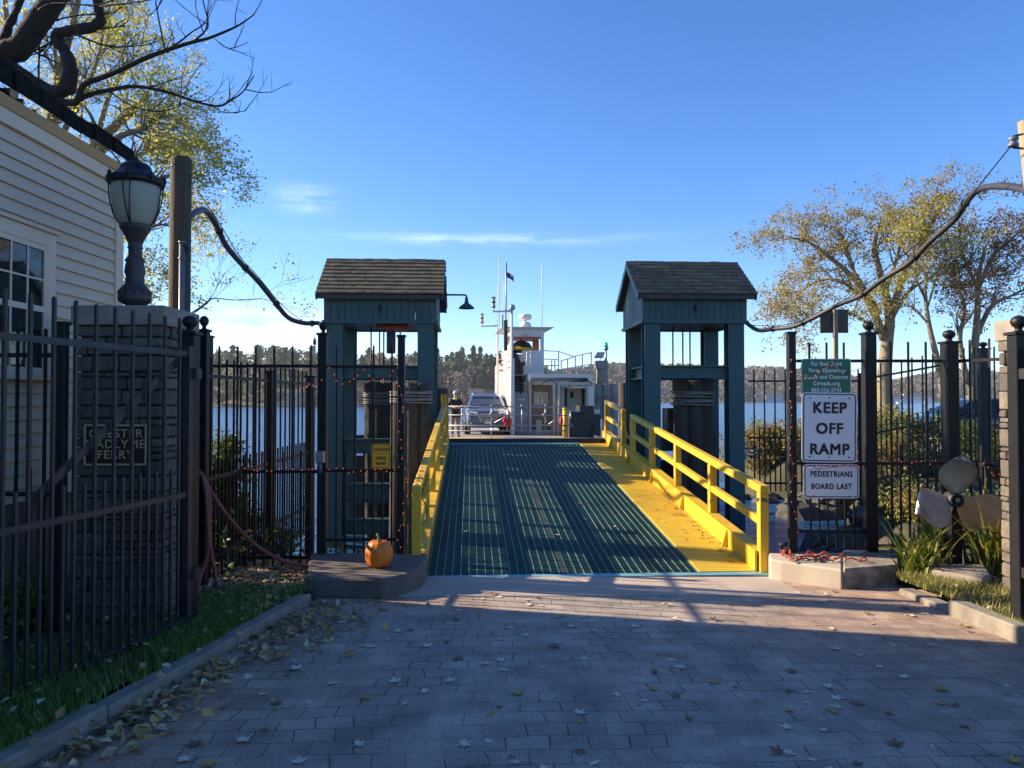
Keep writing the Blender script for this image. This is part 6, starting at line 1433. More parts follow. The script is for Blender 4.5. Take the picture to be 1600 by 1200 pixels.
mb = MB(); mb.b2((FU(862, vC), vC + .55, DK), (uB - .06, vC + .62, zc1 - .05)); x = FU(862, vC) + .08
while x < uB - .1: mb.b2((x, vC + .53, DK + .9), (x + .03, vC + .549, zc1 - .1)); x += .16
fp(mb, 'side_panel', K['cream'])
for a, b in ((882, 886), (909, 913)):
    mb = MB(); mb.b2((FU(a, vC + .5), vC + .49, DK + .5), (FU(b, vC + .5), vC + .53, FZ(606, a, vC + .5))); fp(mb, 'door_slot', K['dark'])
mb = MB(); mb.b2((FU(891, vC + .5), vC + .50, FZ(622, 893, vC)), (FU(896, vC + .5), vC + .53, FZ(612, 893, vC))); fp(mb, 'notice', K['dark'])
mb = MB(); mb.b2((uB - .05, vC - .05, DK + .0), (uB + .02, vC + 2.5, zc1 + .0)); mb.b2((FU(917, 2.2), 1.9, DK + .7), (FU(925, 2.2), 2.5, FZ(604, 920, 2.2))); fp(mb, 'cabin_side', K['white'])
mb = MB(); pr = [(uA - .06, zU - .30), (uA - .06, zU), (uB - .15, zU), (uB + .02, zU - .12), (uB + .05, zU - .38), (uB - .10, zU - .30), (uB - .22, zU - .16), (uA + .05, zU - .16)]
b0 = [(x, 2.15, z) for x, z in pr]; b1 = [(x, 7.0, z) for x, z in pr]; n = len(pr)
mb.add(b0 + b1, [(i, (i + 1) % n, n + (i + 1) % n, n + i) for i in range(n)]); mb.add(b0, [(0, 1, 2, 7), (2, 3, 6, 7), (3, 4, 5, 6)]); mb.add(b1, [(7, 2, 1, 0), (7, 6, 3, 2), (6, 5, 4, 3)]); fp(mb, 'cabin_roof', K['white'])
mb = MB(); mb.b2((uA + .2, 2.2, zc1 - .02), (uB - .1, 2.28, zc1 + .10)); mb.b2((FU(866, 2.1), 2.1, zc1 - .16), (uB - .12, 2.19, zc1 - .06)); fp(mb, 'roof_beam', K['cream'])
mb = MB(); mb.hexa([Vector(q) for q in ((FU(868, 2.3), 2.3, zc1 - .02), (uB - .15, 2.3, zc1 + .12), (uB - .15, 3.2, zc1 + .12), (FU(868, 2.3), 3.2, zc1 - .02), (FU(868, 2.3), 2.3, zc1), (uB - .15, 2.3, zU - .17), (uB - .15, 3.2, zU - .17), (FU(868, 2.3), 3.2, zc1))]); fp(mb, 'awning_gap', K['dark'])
mb = MB(); a = FU(865, 2.0)
mb.tube([(a - .1, 2.05, FZ(596, 860, 2)), (a, 2.0, FZ(600, 865, 2)), (a + .03, 2.0, FZ(620, 865, 2)), (a + .02, 2.0, DK)], .05, 8); mb.tube([(a + .22, 2.0, FZ(598, 868, 2)), (a + .2, 2.0, DK)], .06, 8); mb.tube([(a + .42, 2.1, FZ(606, 873, 2)), (a + .35, 2.1, DK)], .035, 8); fp(mb, 'davit_post', K['cream'])
mb = MB(); mb.tube([Vector(q) for q in smooth([(uA + .0, 2.1, FZ(605, 830, 2)), (FU(845, 2), 2.05, FZ(601, 845, 2)), (FU(857, 2), 2.0, FZ(594, 857, 2)), (FU(866, 2), 2.0, FZ(598, 866, 2)), (FU(880, 2), 2.0, FZ(606, 880, 2)), (FU(895, 2), 2.05, FZ(602, 895, 2))], 4)], .014, 5); fp(mb, 'deck_cable', K['iron'])
# wheelhouse
vP = 3.3; p0, p1 = uL - .02, FU(850, vP); zs, zw0, zw1, zrf = zU, FZ(547.5, 830, vP), FZ(526, 830, vP), FZ(514, 830, vP)
vPb = vP + 2.6
mb = MB(); g = .07
mb.b2((FU(816, vP), vP, zs), (p1, vP + .05, zw0)); mb.b2((p1 - .05, vP + .051, zs), (p1, vPb, zw0)); mb.b2((p0, vPb - .05, zs), (p1 - .051, vPb, zw0)); mb.b2((p0, vP + .051, zs), (p0 + .05, vPb - .051, zw0))
mb.b2((p0, vP, zw1), (p1, vP + .05, zrf)); mb.b2((p1 - .05, vP + .051, zw1), (p1, vPb, zrf)); mb.b2((p0, vPb - .05, zw1), (p1 - .051, vPb, zrf)); mb.b2((p0, vP + .051, zw1), (p0 + .05, vPb - .051, zrf))
for u, v in ((p0, vP), (p1 - .14, vP), (p0, vPb - .1), (p1 - .1, vPb - .1)): mb.b2((u, v + .001, zw0), (u + (.14 if u > p0 else .1), v + .099, zw1))
for i in (1, 2, 3): mb.b2((p0 + .002, vP + i * .62, zw0), (p0 + .048, vP + i * .62 + .09, zw1))
fp(mb, 'wheelhouse', K['white'])
mb = MB(); q = .28; mb.hexa([Vector(x) for x in ((p0 - q * .9, vP - .15, zrf), (p1 + .06, vP - .1, zrf), (p1 + .06, vPb + .2, zrf), (p0 - q * .9, vPb + .2, zrf), (p0 - q - .1, vP - .25, zrf + .06), (p1 + q + .14, vP - .2, zrf + .07), (p1 + q + .14, vPb + .35, zrf + .07), (p0 - q - .1, vPb + .35, zrf + .06))]); fp(mb, 'wheelhouse_roof', K['white'])
mb = MB(); mb.b2((p0 + .12, vP + .02, zw1 - .10), (p1 - .14, vP + .045, zw1)); mb.b2((FU(834, vP), vP + .3, zw0), (FU(844, vP), vP + .35, zw1 - .1)); fp(mb, 'window_blind', K['orangered'])
mb = MB(); cx = FU(815, vP + .7); mb.lathe([(.50, -.05), (.50, .05), (.46, .22), (.34, .38), (.14, .46), (.001, .48)], (cx, vP + .8, zw0), 20, Matrix.Diagonal((1, .8, 1))); fp(mb, 'radar_console', K['rubber'])
mb = MB(); mb.lathe([(.505, .04), (.50, .12), (.478, .17), (.46, .12), (.47, .04)], (cx, vP + .8, zw0), 20, Matrix.Diagonal((1, .8, 1))); fp(mb, 'console_stripe', K['yellow'])
mb = MB(); mb.tube([(cx, vP + .8, zw0 + .45), (cx, vP + .8, zw1)], .05, 8); fp(mb, 'console_neck', K['orangered'])
mb = MB(); mb.lathe([(.10, 0), (.12, .06), (.11, .12), (.001, .12)], (FU(822, vP - .1), vP - .06, FZ(524, 822, vP)), 12); fp(mb, 'flood_lamp', K['white'])
mb = MB(); mb.lathe([(.09, -.05), (.13, .0), (.12, .05), (.04, .12)], (p0 - .12, vP + .4, FZ(526, 785, vP)), 12); fp(mb, 'deck_lamp', K['cream'])
# upper deck railings and side gates
def pipes(paths, rad, n, m): 
    mb = MB()
    for p in paths: mb.tube([Vector(x) for x in p], rad, 6)
    return fp(mb, n, m)
def fpt(px, py, v): return (FU(px, v), v, FZ(py, px, v))
pipes([[fpt(850, 548, 3.4), fpt(873, 549, 3.2), fpt(896, 557, 3.2), fpt(924, 551, 3.2)], [fpt(850, 561, 3.4), fpt(873, 562, 3.2)], [fpt(850, 571, 3.4), fpt(873, 571, 3.2)], [fpt(877, 577, 2.9), fpt(924, 569, 3.2)], [fpt(876, 564, 2.9), fpt(896, 558, 3.2)]], .022, 'upper_rail', K['white'])
for px, y in ((873, 549), (887, 561), (899, 557), (910, 554), (924, 550), (867, 563), (862, 563), (877, 564)):
    pipes([[fpt(px, y, 3.15), fpt(px, 586, 3.15)]], .025, 'stanchion', K['white'])
pipes([[fpt(823, 551, 2.6), fpt(823, 584, 2.6)], [fpt(829, 548, 2.6), fpt(829, 584, 2.6)]] + [[fpt(823, y, 2.6), fpt(829, y - 1, 2.6)] for y in (551, 561, 571, 580)], .022, 'stair_rail', K['white'])
pipes([[fpt(777, y, 7.5), fpt(784, y, 5.9)] for y in (562, 569, 578)] + [[fpt(777, 560, 7.5), fpt(777, 590, 7.5)]], .03, 'port_rail', K['orangered'])
pipes([[fpt(793, y, 3.0), fpt(801, y - 2, 2.5)] for y in (555, 565, 575)], .03, 'port_rail', K['orangered'])
mb = MB(); mb.b2((uL - .03, vW + .45, zT + .01), (uL + .0, vW + .9, FZ(560, 800, 2.9) + .4)); fp(mb, 'port_gate', K['orangered'])
mb = MB(); mb.b2((uL - .04, vW + 1.0, zT), (uL + .01, vW + 4.2, zT + .66)); fp(mb, 'upper_side_wall', K['white'])
mb = MB(); mb.prism([(uL + .04, zs), (uL + .36, zs), (uL + .36, zs + .55), (uL + .28, zs + .82), (uL + .16, zs + .92), (uL + .04, zs + .92)], 0, .04, Matrix.Translation((0, 3.28, 0)) @ Matrix.Rotation(R(90), 4, 'X')); mb.box((uL + .45, 3.22, zs + .45), (.2, .08, .14)); mb.box((uL + .40, 3.22, zs + .2), (.16, .08, .4)); fp(mb, 'dark_doorway', K['dark'])  # dark panel standing in for the shade of the open doorway
# mast, arms, navigation lamps, radar, aerials
mb = MB(); mb.b2((uL - .34, 3.0, FZ(548, 797, 3.0)), (uL - .20, 3.2, FZ(500, 797, 3.0))); fp(mb, 'exhaust_stack', K['dark'])
a = fpt(799.5, 484, 2.5); pipes([[(a[0], a[1], DK + .1), a]], .055, 'mast_pole', K['white'])
a2 = fpt(777.5, 512, 6.5); pipes([[(a2[0], a2[1], DK + .1), a2]], .045, 'mast_pole', K['white'])
pipes([[fpt(800, 486, 2.5), fpt(771, 487, 2.5), fpt(771, 480, 2.5)]], .05, 'light_arm', K['white']); pipes([[fpt(778, 509, 6.5), fpt(753, 510, 6.5), fpt(753, 504, 6.5)]], .05, 'light_arm', K['white'])
for (px, y0, y1, v) in ((771, 481, 464, 2.5), (753, 505, 490, 6.5)):
    q0, q1 = Vector(fpt(px, y0, v)), Vector(fpt(px, y1, v)); h = (q1 - q0).length; mb = MB(); mb.lathe([(.06, 0), (.08, .05 * h), (.075, .12 * h), (.075, .38 * h), (.08, .42 * h), (.05, .44 * h), (.05, .56 * h), (.08, .58 * h), (.075, .62 * h), (.075, .88 * h), (.085, .9 * h), (.085, h), (.001, h)], q0, 12); lo = fp(mb, 'navigation_lamp', K['cream'])
    mb = MB()
    for f_ in (.02, .46, .9): mb.lathe([(.088, (f_) * h), (.095, (f_ + .04) * h), (.088, (f_ + .09) * h)], q0, 12)
    fp(mb, 'lamp_band', K['dark'], lo)
mb = MB(); mb.sphere(fpt(800.5, 480.5, 2.45), .13, 12); fp(mb, 'search_light', K['galv'])
c = Vector(fpt(821, 512, 4.0)); mb = MB(); mb.lathe([(.26, 0), (.26, .08), (.2, .22), (.05, .24), (.05, .34), (.001, .34)], c, 14); fp(mb, 'radar_base', K['white'])
mb = MB(); mb.lathe([(.16, .33), (.26, .37), (.27, .52), (.22, .56), (.001, .565)], c, 20); fp(mb, 'radar_dome', K['white'])
for (px, y0, y1, v, rr_) in ((780, 510, 396, 6, .02), (777.5, 510, 445, 6.3, .012), (847, 511, 411, 4.0, .018), (787, 510, 440, 5, .012), (785, 510, 492, 5, .03)): pipes([[fpt(px, y0, v), fpt(px, (y0 + y1) / 2, v), fpt(px, y1, v)]], rr_, 'aerial', K['white'] if rr_ != .03 else K['teal'])
pipes([[fpt(790.5, 511, 4), fpt(791, 410, 4)]], .035, 'flag_mast', K['galv'])
# flag on the mast, wind blown
K['flagblue'] = mat('flag_blue', (.03, .03, .25), .7); K['flagred'] = mat('flag_red', (.55, .03, .05), .7)
fl = thing('flag', 'small wind blown red, white and blue flag on the ferry mast', 'flag', MF @ Vector(fpt(791, 441, 4)))
def flag_piece(u0, u1, w0, w1, m, nm):
    mb = MB(); n = 8; a, k_ = Vector(fpt(791.5, 424, 4)), 31.5 / F
    for i in range(n + 1):
        u = fr(u0, u1, i / n)
        for w__ in (w0, w1): mb.v.append(tuple(MF @ (a + Vector((u * 11.5 * k_, .05 * math.sin(u * 7), -(w__ * (8 + 1.5 * u) + 6.5 * u + 0) * k_)))))
    for i in range(n): mb.f.append([2 * i, 2 * i + 1, 2 * i + 3, 2 * i + 2]); mb.sm.append(True)
    o = mb.build(nm, m, fl); s = o.modifiers.new('thick', 'SOLIDIFY'); s.thickness = .006; return o
flag_piece(0, .55, 0, .5, K['flagred'], 'stripe'); flag_piece(0, 1, .5, 1.0, K['flagblue'], 'field'); flag_piece(.55, .8, .1, .5, K['white'], 'stripe'); flag_piece(.8, 1, 0.1, .5, K['flagblue'], 'field')
# bow gate
vG = .32
gp = lambda px, py: fpt(px, py, vG)
mb = MB(); 
for y0, y1, rr_ in ((635, 636, .028), (648.5, 649, .022), (665, 665, .034), (673, 673, .022)): mb.tube([Vector(gp(701, y0)), Vector(gp(885, y1))], rr_, 6)
for px in (722, 732, 768, 793, 815.5, 852): mb.tube([Vector(gp(px, 634)), Vector(gp(px, 675))], .022, 6)
mb.tube([Vector(gp(772, 661)), Vector(gp(814, 637))], .018, 6); mb.tube([Vector(gp(857, 663)), Vector(gp(878, 649))], .018, 6)
mb.tube([Vector(q) for q in smooth([gp(852, 637), gp(853, 643), gp(848, 649), gp(853, 655), gp(852, 662)], 4)], .02, 6); mb.tube([Vector(q) for q in smooth([gp(768, 637), gp(769, 643), gp(765, 648), gp(769, 655), gp(768, 662)], 4)], .02, 6)
for px in (722, 768, 815, 852): mb.sphere(gp(px, 634), .04, 8)
fp(mb, 'bow_gate', K['galv'])
pipes([[fpt(726 + 5 * math.cos(a * .6), 642.5 + 5.2 * math.sin(a * .6), .3) for a in range(12)]], .02, 'gate_ring', K['white'])
mb = MB(); q = fpt(883, 684, .5); mb.tube([(q[0], q[1], DK), (q[0], q[1], FZ(640, 883, .5))], [.10, .10], 14); mb.lathe([(.11, 0), (.11, .06), (.001, .08)], (q[0], q[1], FZ(640, 883, .5)), 12); fp(mb, 'gate_post', K['yellow'])
mb = MB(); mb.b2((FU(890, .5), .45, DK), (FU(938, .5), 1.5, FZ(647, 910, .45))); mb.b2((FU(906, .5), .55, FZ(647, 910, .45)), (FU(929, .5), 1.3, FZ(634, 910, .45))); mb.prism([(FU(891, .5), .42), (FU(905, .5), .38), (FU(906, .5), .449), (FU(891, .5), .449)], DK, FZ(643, 897, .4))
for px in (893, 898, 903): mb.sphere((FU(px, .6), .6, FZ(645, px, .6)), .07, 8)
mb.b2((FU(926, .4), .38, DK), (FU(935, .4), .449, FZ(664, 930, .45))); fp(mb, 'ramp_winch', K['dark'], bevel=.03)
mb = MB(); mb.tube([(FU(891.5, .3), .30, FZ(643, 891, .3)), (FU(891.5, .3), .30, FZ(660, 891, .3))], .03, 8); mb.lathe([(.03, .16), (.05, .12), (.12, .02), (.14, 0), (.001, 0)], (FU(891.5, .3), .30, FZ(667, 891, .3)), 12); fp(mb, 'gate_counterweight', K['galv'])
mb = MB(); mb.b2((FU(882, 1.7), 1.65, DK), (FU(937, 1.7), 1.8, FZ(640, 910, 1.7))); fp(mb, 'bulwark', K['white'])
pipes([[fpt(768, 663, .3), fpt(768, 690, .3)]], .02, 'gate_stay', K['galv'])
# red cloths tied to the gate
t = thing('red_cloth', 'red cloth bundle tied to the ferry gate in front of the parked car', 'red cloth', MF @ Vector(fpt(792, 668, .26)))
for px, y0, y1, w__ in ((787.5, 649, 661, .055), (790, 654, 667, .06), (796, 653, 666, .06)):
    mb = MB(); a, b = Vector(fpt(px + 2, y0, .26)), Vector(fpt(px, y1, .26)); mb.tube([a, a.lerp(b, .35) + Vector((.0, -.02, 0)), a.lerp(b, .8), b], [.02, w__, w__ * 1.1, .03], 8); mb.xf(MF).build('cloth_tail', K['red'], t)
t = thing('life_buoy', 'red float hanging on the yellow gate post of the ferry', 'buoy', MF @ Vector(fpt(877, 664, .4)))
mb = MB(); a, b = Vector(fpt(877, 664, .38)), Vector(fpt(877, 647, .38)); mb.tube([a, a.lerp(b, .2), a.lerp(b, .6), b], [.03, .07, .065, .02], 10); mb.xf(MF).build('float', K['red'], t)

# ------------------------------------------------------------------ cars
K['suv'] = mat('dark_blue_grey_car_paint', (.075, .09, .13), .22, .35, (.09, .105, .145), 2, .3, coat=.6); K['navy'] = mat('navy_car_paint', (.008, .014, .035), .2, .3, coat=.6)
K['carglass'] = mat('car_glass', (.01, .02, .03), .04, 0, spec=.8); K['chrome'] = mat('chrome', (.55, .56, .58), .15, 1.0); K['tyre'] = mat('tyre', (.012, .012, .013), .8); K['headl'] = mat('headlight_lens', (.62, .64, .68), .12, .2); K['plastic'] = mat('black_plastic', (.014, .014, .016), .6)
def car(name, label, M, paint, L, hw, st, cab, wheels, wr, rails=True, front=True):
    t = thing(name, label, 'car', M @ Vector((0, L / 2, 0)))
    B = lambda mb, n_, m_, parent=None, bevel=0: mb.xf(M).build(n_, m_, parent or t, bevel)
    mb = MB(); n = 0
    for (y, h, z0, z1) in st:
        half = [(h * .80, z0), (h * .95, z0 + .06), (h, z0 + .22 * (z1 - z0) + .05), (h * 1.0, z0 + .62 * (z1 - z0)), (h * .97, z1 - .10), (h * .90, z1 - .03), (h * .72, z1), (h * .35, z1 + .025)]
        ring = half + [(-x, z) for x, z in half[::-1]]; n = len(ring); mb.v += [(x, y, z) for x, z in ring]
    for i in range(len(st) - 1):
        for k_ in range(n): k2 = (k_ + 1) % n; mb.f.append([i * n + k2, i * n + k_, (i + 1) * n + k_, (i + 1) * n + k2]); mb.sm.append(True)
    mb.f.append(list(range(n))); mb.sm.append(False); e = (len(st) - 1) * n; mb.f.append([e + k_ for k_ in range(n)][::-1]); mb.sm.append(False)
    B(mb, 'body', paint)
    mb = MB()         # cab: (z, half width, y front, y back)
    for (z, h, y0, y1) in cab:
        c = .10; mb.v += [(-h + c, y0, z), (h - c, y0, z), (h, y0 + c * 1.6, z), (h, y1 - c, z), (h - c, y1, z), (-h + c, y1, z), (-h, y1 - c, z), (-h, y0 + c * 1.6, z)]
    for i in range(len(cab) - 1):
        for k_ in range(8): k2 = (k_ + 1) % 8; mb.f.append([i * 8 + k_, i * 8 + k2, (i + 1) * 8 + k2, (i + 1) * 8 + k_]); mb.sm.append(False)
    mb.f.append([(len(cab) - 1) * 8 + k_ for k_ in range(8)]); mb.sm.append(False); B(mb, 'cabin', paint, bevel=.03)
    def atc(z):
        for i in range(len(cab) - 1):
            if cab[i][0] <= z <= cab[i + 1][0]:
                u = (z - cab[i][0]) / (cab[i + 1][0] - cab[i][0]); return [fr(cab[i][k_], cab[i + 1][k_], u) for k_ in (1, 2, 3)]
        return cab[-1][1:]
    zb0, zb1 = cab[0][0] + .05, cab[-2][0] - .03
    hA, yA, eA = atc(zb0); hB, yB, eB = atc(zb1)
    mb = MB(); o = .012; mb.add([(-hA + .10, yA - o, zb0), (hA - .10, yA - o, zb0), (hB - .09, yB - o, zb1), (-hB + .09, yB - o, zb1)], [(0, 1, 2, 3)]); B(mb, 'windscreen', K['carglass'])
    mb = MB(); mb.add([(-hA + .14, eA + o, zb0), (hA - .14, eA + o, zb0), (hB - .12, eB + o, zb1), (-hB + .12, eB + o, zb1)], [(3, 2, 1, 0)]); B(mb, 'rear_window', K['carglass'])
    for s in (-1, 1):
        for (f0, f1) in ((.10, .40), (.43, .68), (.71, .93)):
            mb = MB(); q = [(s * (hA + o), fr(yA, eA, f0), zb0), (s * (hA + o), fr(yA, eA, f1), zb0), (s * (hB + o), fr(yB, eB, min(.97, f1)), zb1), (s * (hB + o), fr(yB, eB, f0 + .02), zb1)]; mb.add(q, [(0, 1, 2, 3), (3, 2, 1, 0)]); B(mb, 'side_window', K['carglass'])
        if rails:
            mb = MB(); hT = cab[-1][1]; mb.tube([(s * (hT - .0), cab[-1][2] + .05, cab[-1][0] - .02), (s * hT, cab[-1][2] + .25, cab[-1][0] + .05), (s * hT, cab[-1][3] - .3, cab[-1][0] + .05), (s * hT, cab[-1][3] - .05, cab[-1][0] - .02)], .024, 6); B(mb, 'roof_rail', K['chrome'])
        mb = MB(); mb.sphere((s * (hw + .13), yA + .42, zb0 + .07), .12, 10, (1, .6, .72)); mb.beam((s * (hA), yA + .45, zb0 + .02), (s * (hw + .08), yA + .43, zb0 + .04), .05, .04); B(mb, 'mirror', paint)
    for s in (-1, 1):
        for y in wheels:
            mb = MB(); cx = s * (hw - .11); Mw = Matrix.Translation((cx, y, wr)) @ Matrix.Rotation(R(90) * s, 4, 'Y')
            mb.lathe([(wr * .66, -.11), (wr * .93, -.12), (wr, -.08), (wr, .08), (wr * .93, .125), (wr * .66, .115)], (0, 0, 0), 24); mb.xf(Mw); wo = B(mb, 'wheel', K['tyre'])
            mb = MB(); mb.lathe([(wr * .66, .06), (wr * .64, .118), (wr * .56, .10), (.08, .09), (.06, .115), (.001, .115)], (0, 0, 0), 20)
            mb.xf(Mw); B(mb, 'rim', K['chrome'], wo)
            mb = MB(); mb.lathe([(wr * 1.02, .05), (wr * 1.16, .095), (wr * 1.02, .118)], (0, 0, 0), 24); mb.xf(Matrix.Translation((s * (hw - .10), y, wr)) @ Matrix.Rotation(R(90) * s, 4, 'Y')); B(mb, 'wheel_arch', K['plastic'])
    zf = st[2][3]
    mb = MB(); mb.prism([(-.40, zf - .20), (-.30, zf - .42), (.30, zf - .42), (.40, zf - .20), (.36, zf - .12), (-.36, zf - .12)], 0, .05, Matrix.Translation((0, -.0, 0)) @ Matrix.Rotation(R(90), 4, 'X')); g = B(mb, 'grille', K['plastic'])
    mb = MB()
    for k_ in range(5): z = zf - .40 + k_ * .06; mb.box((0, -.055, z), (.62 + k_ * .035, .012, .016))
    for s in (-1, 1): mb.beam((s * .30, -.056, zf - .42), (s * .40, -.056, zf - .20), .012, .022)
    mb.box((0, -.056, zf - .115), (.74, .014, .02)); mb.lathe([(.055, 0), (.055, .012), (.001, .014)], (0, 0, 0), 14, Matrix.Translation((0, -.06, zf - .25)).to_3x3() @ Matrix.Rotation(R(90), 3, 'X')) if False else None
    B(mb, 'grille_bar', K['chrome'], g)
    for s in (-1, 1):
        mb = MB(); mb.hexa([Vector(q) for q in ((s * .42, -.005, zf - .20), (s * .80, .14, zf - .14), (s * .84, .34, zf - .10), (s * .46, .10, zf - .18), (s * .43, .00, zf - .07), (s * .78, .15, zf - .01), (s * .85, .36, zf - .0), (s * .47, .10, zf - .04))] if s > 0 else [Vector(q) for q in ((s * .80, .14, zf - .14), (s * .42, -.005, zf - .20), (s * .46, .10, zf - .18), (s * .84, .34, zf - .10), (s * .78, .15, zf - .01), (s * .43, .00, zf - .07), (s * .47, .10, zf - .04), (s * .85, .36, zf - .0))]); B(mb, 'headlight', K['headl'], bevel=.01)
        mb = MB(); mb.lathe([(.07, 0), (.065, -.02), (.001, -.025)], (0, 0, 0), 12); mb.xf(Matrix.Translation((s * .66, .04, st[1][2] + .16)) @ Matrix.Rotation(R(-90), 4, 'X')); B(mb, 'fog_lamp', K['headl'])
    mb = MB(); mb.prism([(-.72, st[1][2] - .02), (.72, st[1][2] - .02), (.66, st[1][2] + .12), (-.66, st[1][2] + .12)], -.04, .035, Matrix.Translation((0, 0.02, 0)) @ Matrix.Rotation(R(90), 4, 'X')); B(mb, 'bumper', K['plastic'], bevel=.015)
    mb = MB(); mb.box((0, -.045, st[1][2] + .18), (.30, .012, .14)); B(mb, 'number_plate', K['white'])
    return t
SX, SYy = PX(763, 30.2), 30.2
car('parked_car', 'dark blue grey sport utility car with roof rails facing the viewer on the ferry deck', Matrix.Translation((SX, SYy, DK)) @ Matrix.Rotation(R(5), 4, 'Z'), K['suv'], 4.75, .93,
    [(0, .66, .42, .78), (.05, .80, .34, .88), (.20, .88, .29, .97), (.9, .925, .26, 1.05), (1.35, .93, .26, 1.10), (2.5, .93, .26, 1.12), (4.2, .92, .28, 1.13), (4.6, .88, .32, 1.1), (4.75, .80, .42, 1.0)],
    [(1.06, .86, 1.25, 4.62), (1.35, .76, 1.72, 4.5), (1.60, .65, 2.18, 4.36), (1.67, .56, 2.45, 4.2)], (.95, 3.7), .35)
cz = LH(PX(1500, 25), 25) + .035
car('parked_car', 'dark navy sedan parked side on behind the right fence', Matrix.Translation((PX(1418, 25), 25.2, cz)) @ Matrix.Rotation(R(-86), 4, 'Z') @ Matrix.Scale(-1, 4, (1, 0, 0)), K['navy'], 4.7, .90,
    [(0, .66, .36, .62), (.05, .78, .28, .70), (.20, .85, .24, .76), (.9, .89, .21, .86), (1.3, .90, .20, .93), (2.5, .90, .20, .96), (3.9, .90, .22, 1.0), (4.5, .86, .28, .99), (4.7, .78, .38, .9)],
    [(.90, .84, 1.10, 4.35), (1.15, .74, 1.60, 4.05), (1.38, .62, 2.05, 3.65), (1.44, .52, 2.35, 3.4)], (.92, 3.65), .32, rails=False)
dm = MB(); nx, ny = 28, 10
for j in range(ny + 1):
    for i in range(nx + 1):
        x, y = fr(12.6, 30, i / nx), fr(20.5, 29, j / ny); dm.v.append((x, y, LH(x, y) + .03))
for j in range(ny):
    for i in range(nx): a = j * (nx + 1) + i; dm.f.append([a, a + 1, a + nx + 2, a + nx + 1]); dm.sm.append(True)
struct(dm, 'driveway', K['road'])

# ------------------------------------------------------------------ deckhand
def skin(verts, edges, radii, name, m, parent, sub=2, extra=None, MW=Matrix.Identity(4)):
    me = bpy.data.meshes.new(name); me.from_pydata([tuple(v) for v in verts], edges, []); o = bpy.data.objects.new(name, me); C.objects.link(o)
    o.modifiers.new('skin', 'SKIN')
    for i, r_ in enumerate(radii): me.skin_vertices[0].data[i].radius = (r_ if isinstance(r_, tuple) else (r_, r_)); me.skin_vertices[0].data[i].use_root = (i == 0)
    s = o.modifiers.new('sub', 'SUBSURF'); s.levels = s.render_levels = sub
    bpy.context.view_layer.update(); ev = o.evaluated_get(bpy.context.evaluated_depsgraph_get()); m2 = bpy.data.meshes.new_from_object(ev)
    mb = MB(); mb.v = [tuple(MW @ v.co) for v in m2.vertices]; mb.f = [list(p.vertices) for p in m2.polygons]; mb.sm = [True] * len(mb.f)
    bpy.data.objects.remove(o)
    if extra: b = len(mb.v); mb.v += [tuple(MW @ Vector(v)) for v in extra.v]; mb.f += [[b + i for i in f] for f in extra.f]; mb.sm += extra.sm
    return mb.build(name, m, parent)
K['skin'] = mat('skin', (.52, .29, .20), .55); K['hair'] = mat('white_hair', (.62, .58, .55), .8, bump=.5, bscale=120); K['jacket'] = mat('black_jacket', (.009, .009, .011), .8, 0, (.02, .02, .023), 14, .4); K['khaki'] = mat('khaki_cloth', (.27, .20, .13), .85, 0, (.21, .155, .10), 10, .4); K['neon'] = mat('neon_collar', (.45, .75, .05), .6)
pd_ = 28.75; fxp = PX(711.5, pd_)
MP = Matrix.Translation((fxp, pd_, DK)) @ Matrix.Rotation(R(14), 4, 'Z')
t = thing('person', 'white haired person in black jacket and khaki trousers standing by the ferry gate', 'person', (fxp, pd_, DK))
# body joints (x right, -y forward)
V = [(0, 0, .95), (0, .01, 1.12), (0, .02, 1.32), (0, .01, 1.45), (0, -.005, 1.53), (.02, -.02, 1.62), (.025, -.025, 1.71),
     (.19, .01, 1.41), (.27, .02, 1.16), (.10, -.23, 1.12), (.02, -.27, 1.14), (-.19, .01, 1.41), (-.27, .02, 1.16), (-.09, -.22, 1.13), (-.01, -.26, 1.15),
     (.10, 0, .90), (.115, -.02, .50), (.12, .03, .09), (.13, -.13, .035), (-.10, 0, .90), (-.115, -.02, .50), (-.12, .03, .09), (-.13, -.13, .035)]
E = [(0, 1), (1, 2), (2, 3), (3, 4), (4, 5), (5, 6), (2, 7), (7, 8), (8, 9), (9, 10), (2, 11), (11, 12), (12, 13), (13, 14), (0, 15), (15, 16), (16, 17), (17, 18), (0, 19), (19, 20), (20, 21), (21, 22)]
RD = [.14, .145, .15, .09, .058, .085, .078, .06, .048, .032, .034, .06, .048, .032, .034, .085, .058, .04, .035, .085, .058, .04, .035]
fx_ = MB(); rr = random.Random(3)
for s in (-1, 1):
    base = Vector((.02 if s > 0 else -.01, -.27, 1.14 + (.01 if s < 0 else 0)))
    for i in range(4):
        p0_ = base + Vector((-s * .01, -.01, .028 - i * .019)); L = (.062, .07, .066, .05)[i]
        fx_.tube([p0_, p0_ + Vector((-s * L * .45, -.028, .004)), p0_ + Vector((-s * L * .9, -.012, 0)), p0_ + Vector((-s * L, .012, -.004))], [.0095, .009, .008, .006], 6)
    fx_.tube([base + Vector((s * .02, -.01, .03)), base + Vector((s * .0, -.03, .058)), base + Vector((-s * .03, -.035, .066))], [.011, .010, .007], 6)
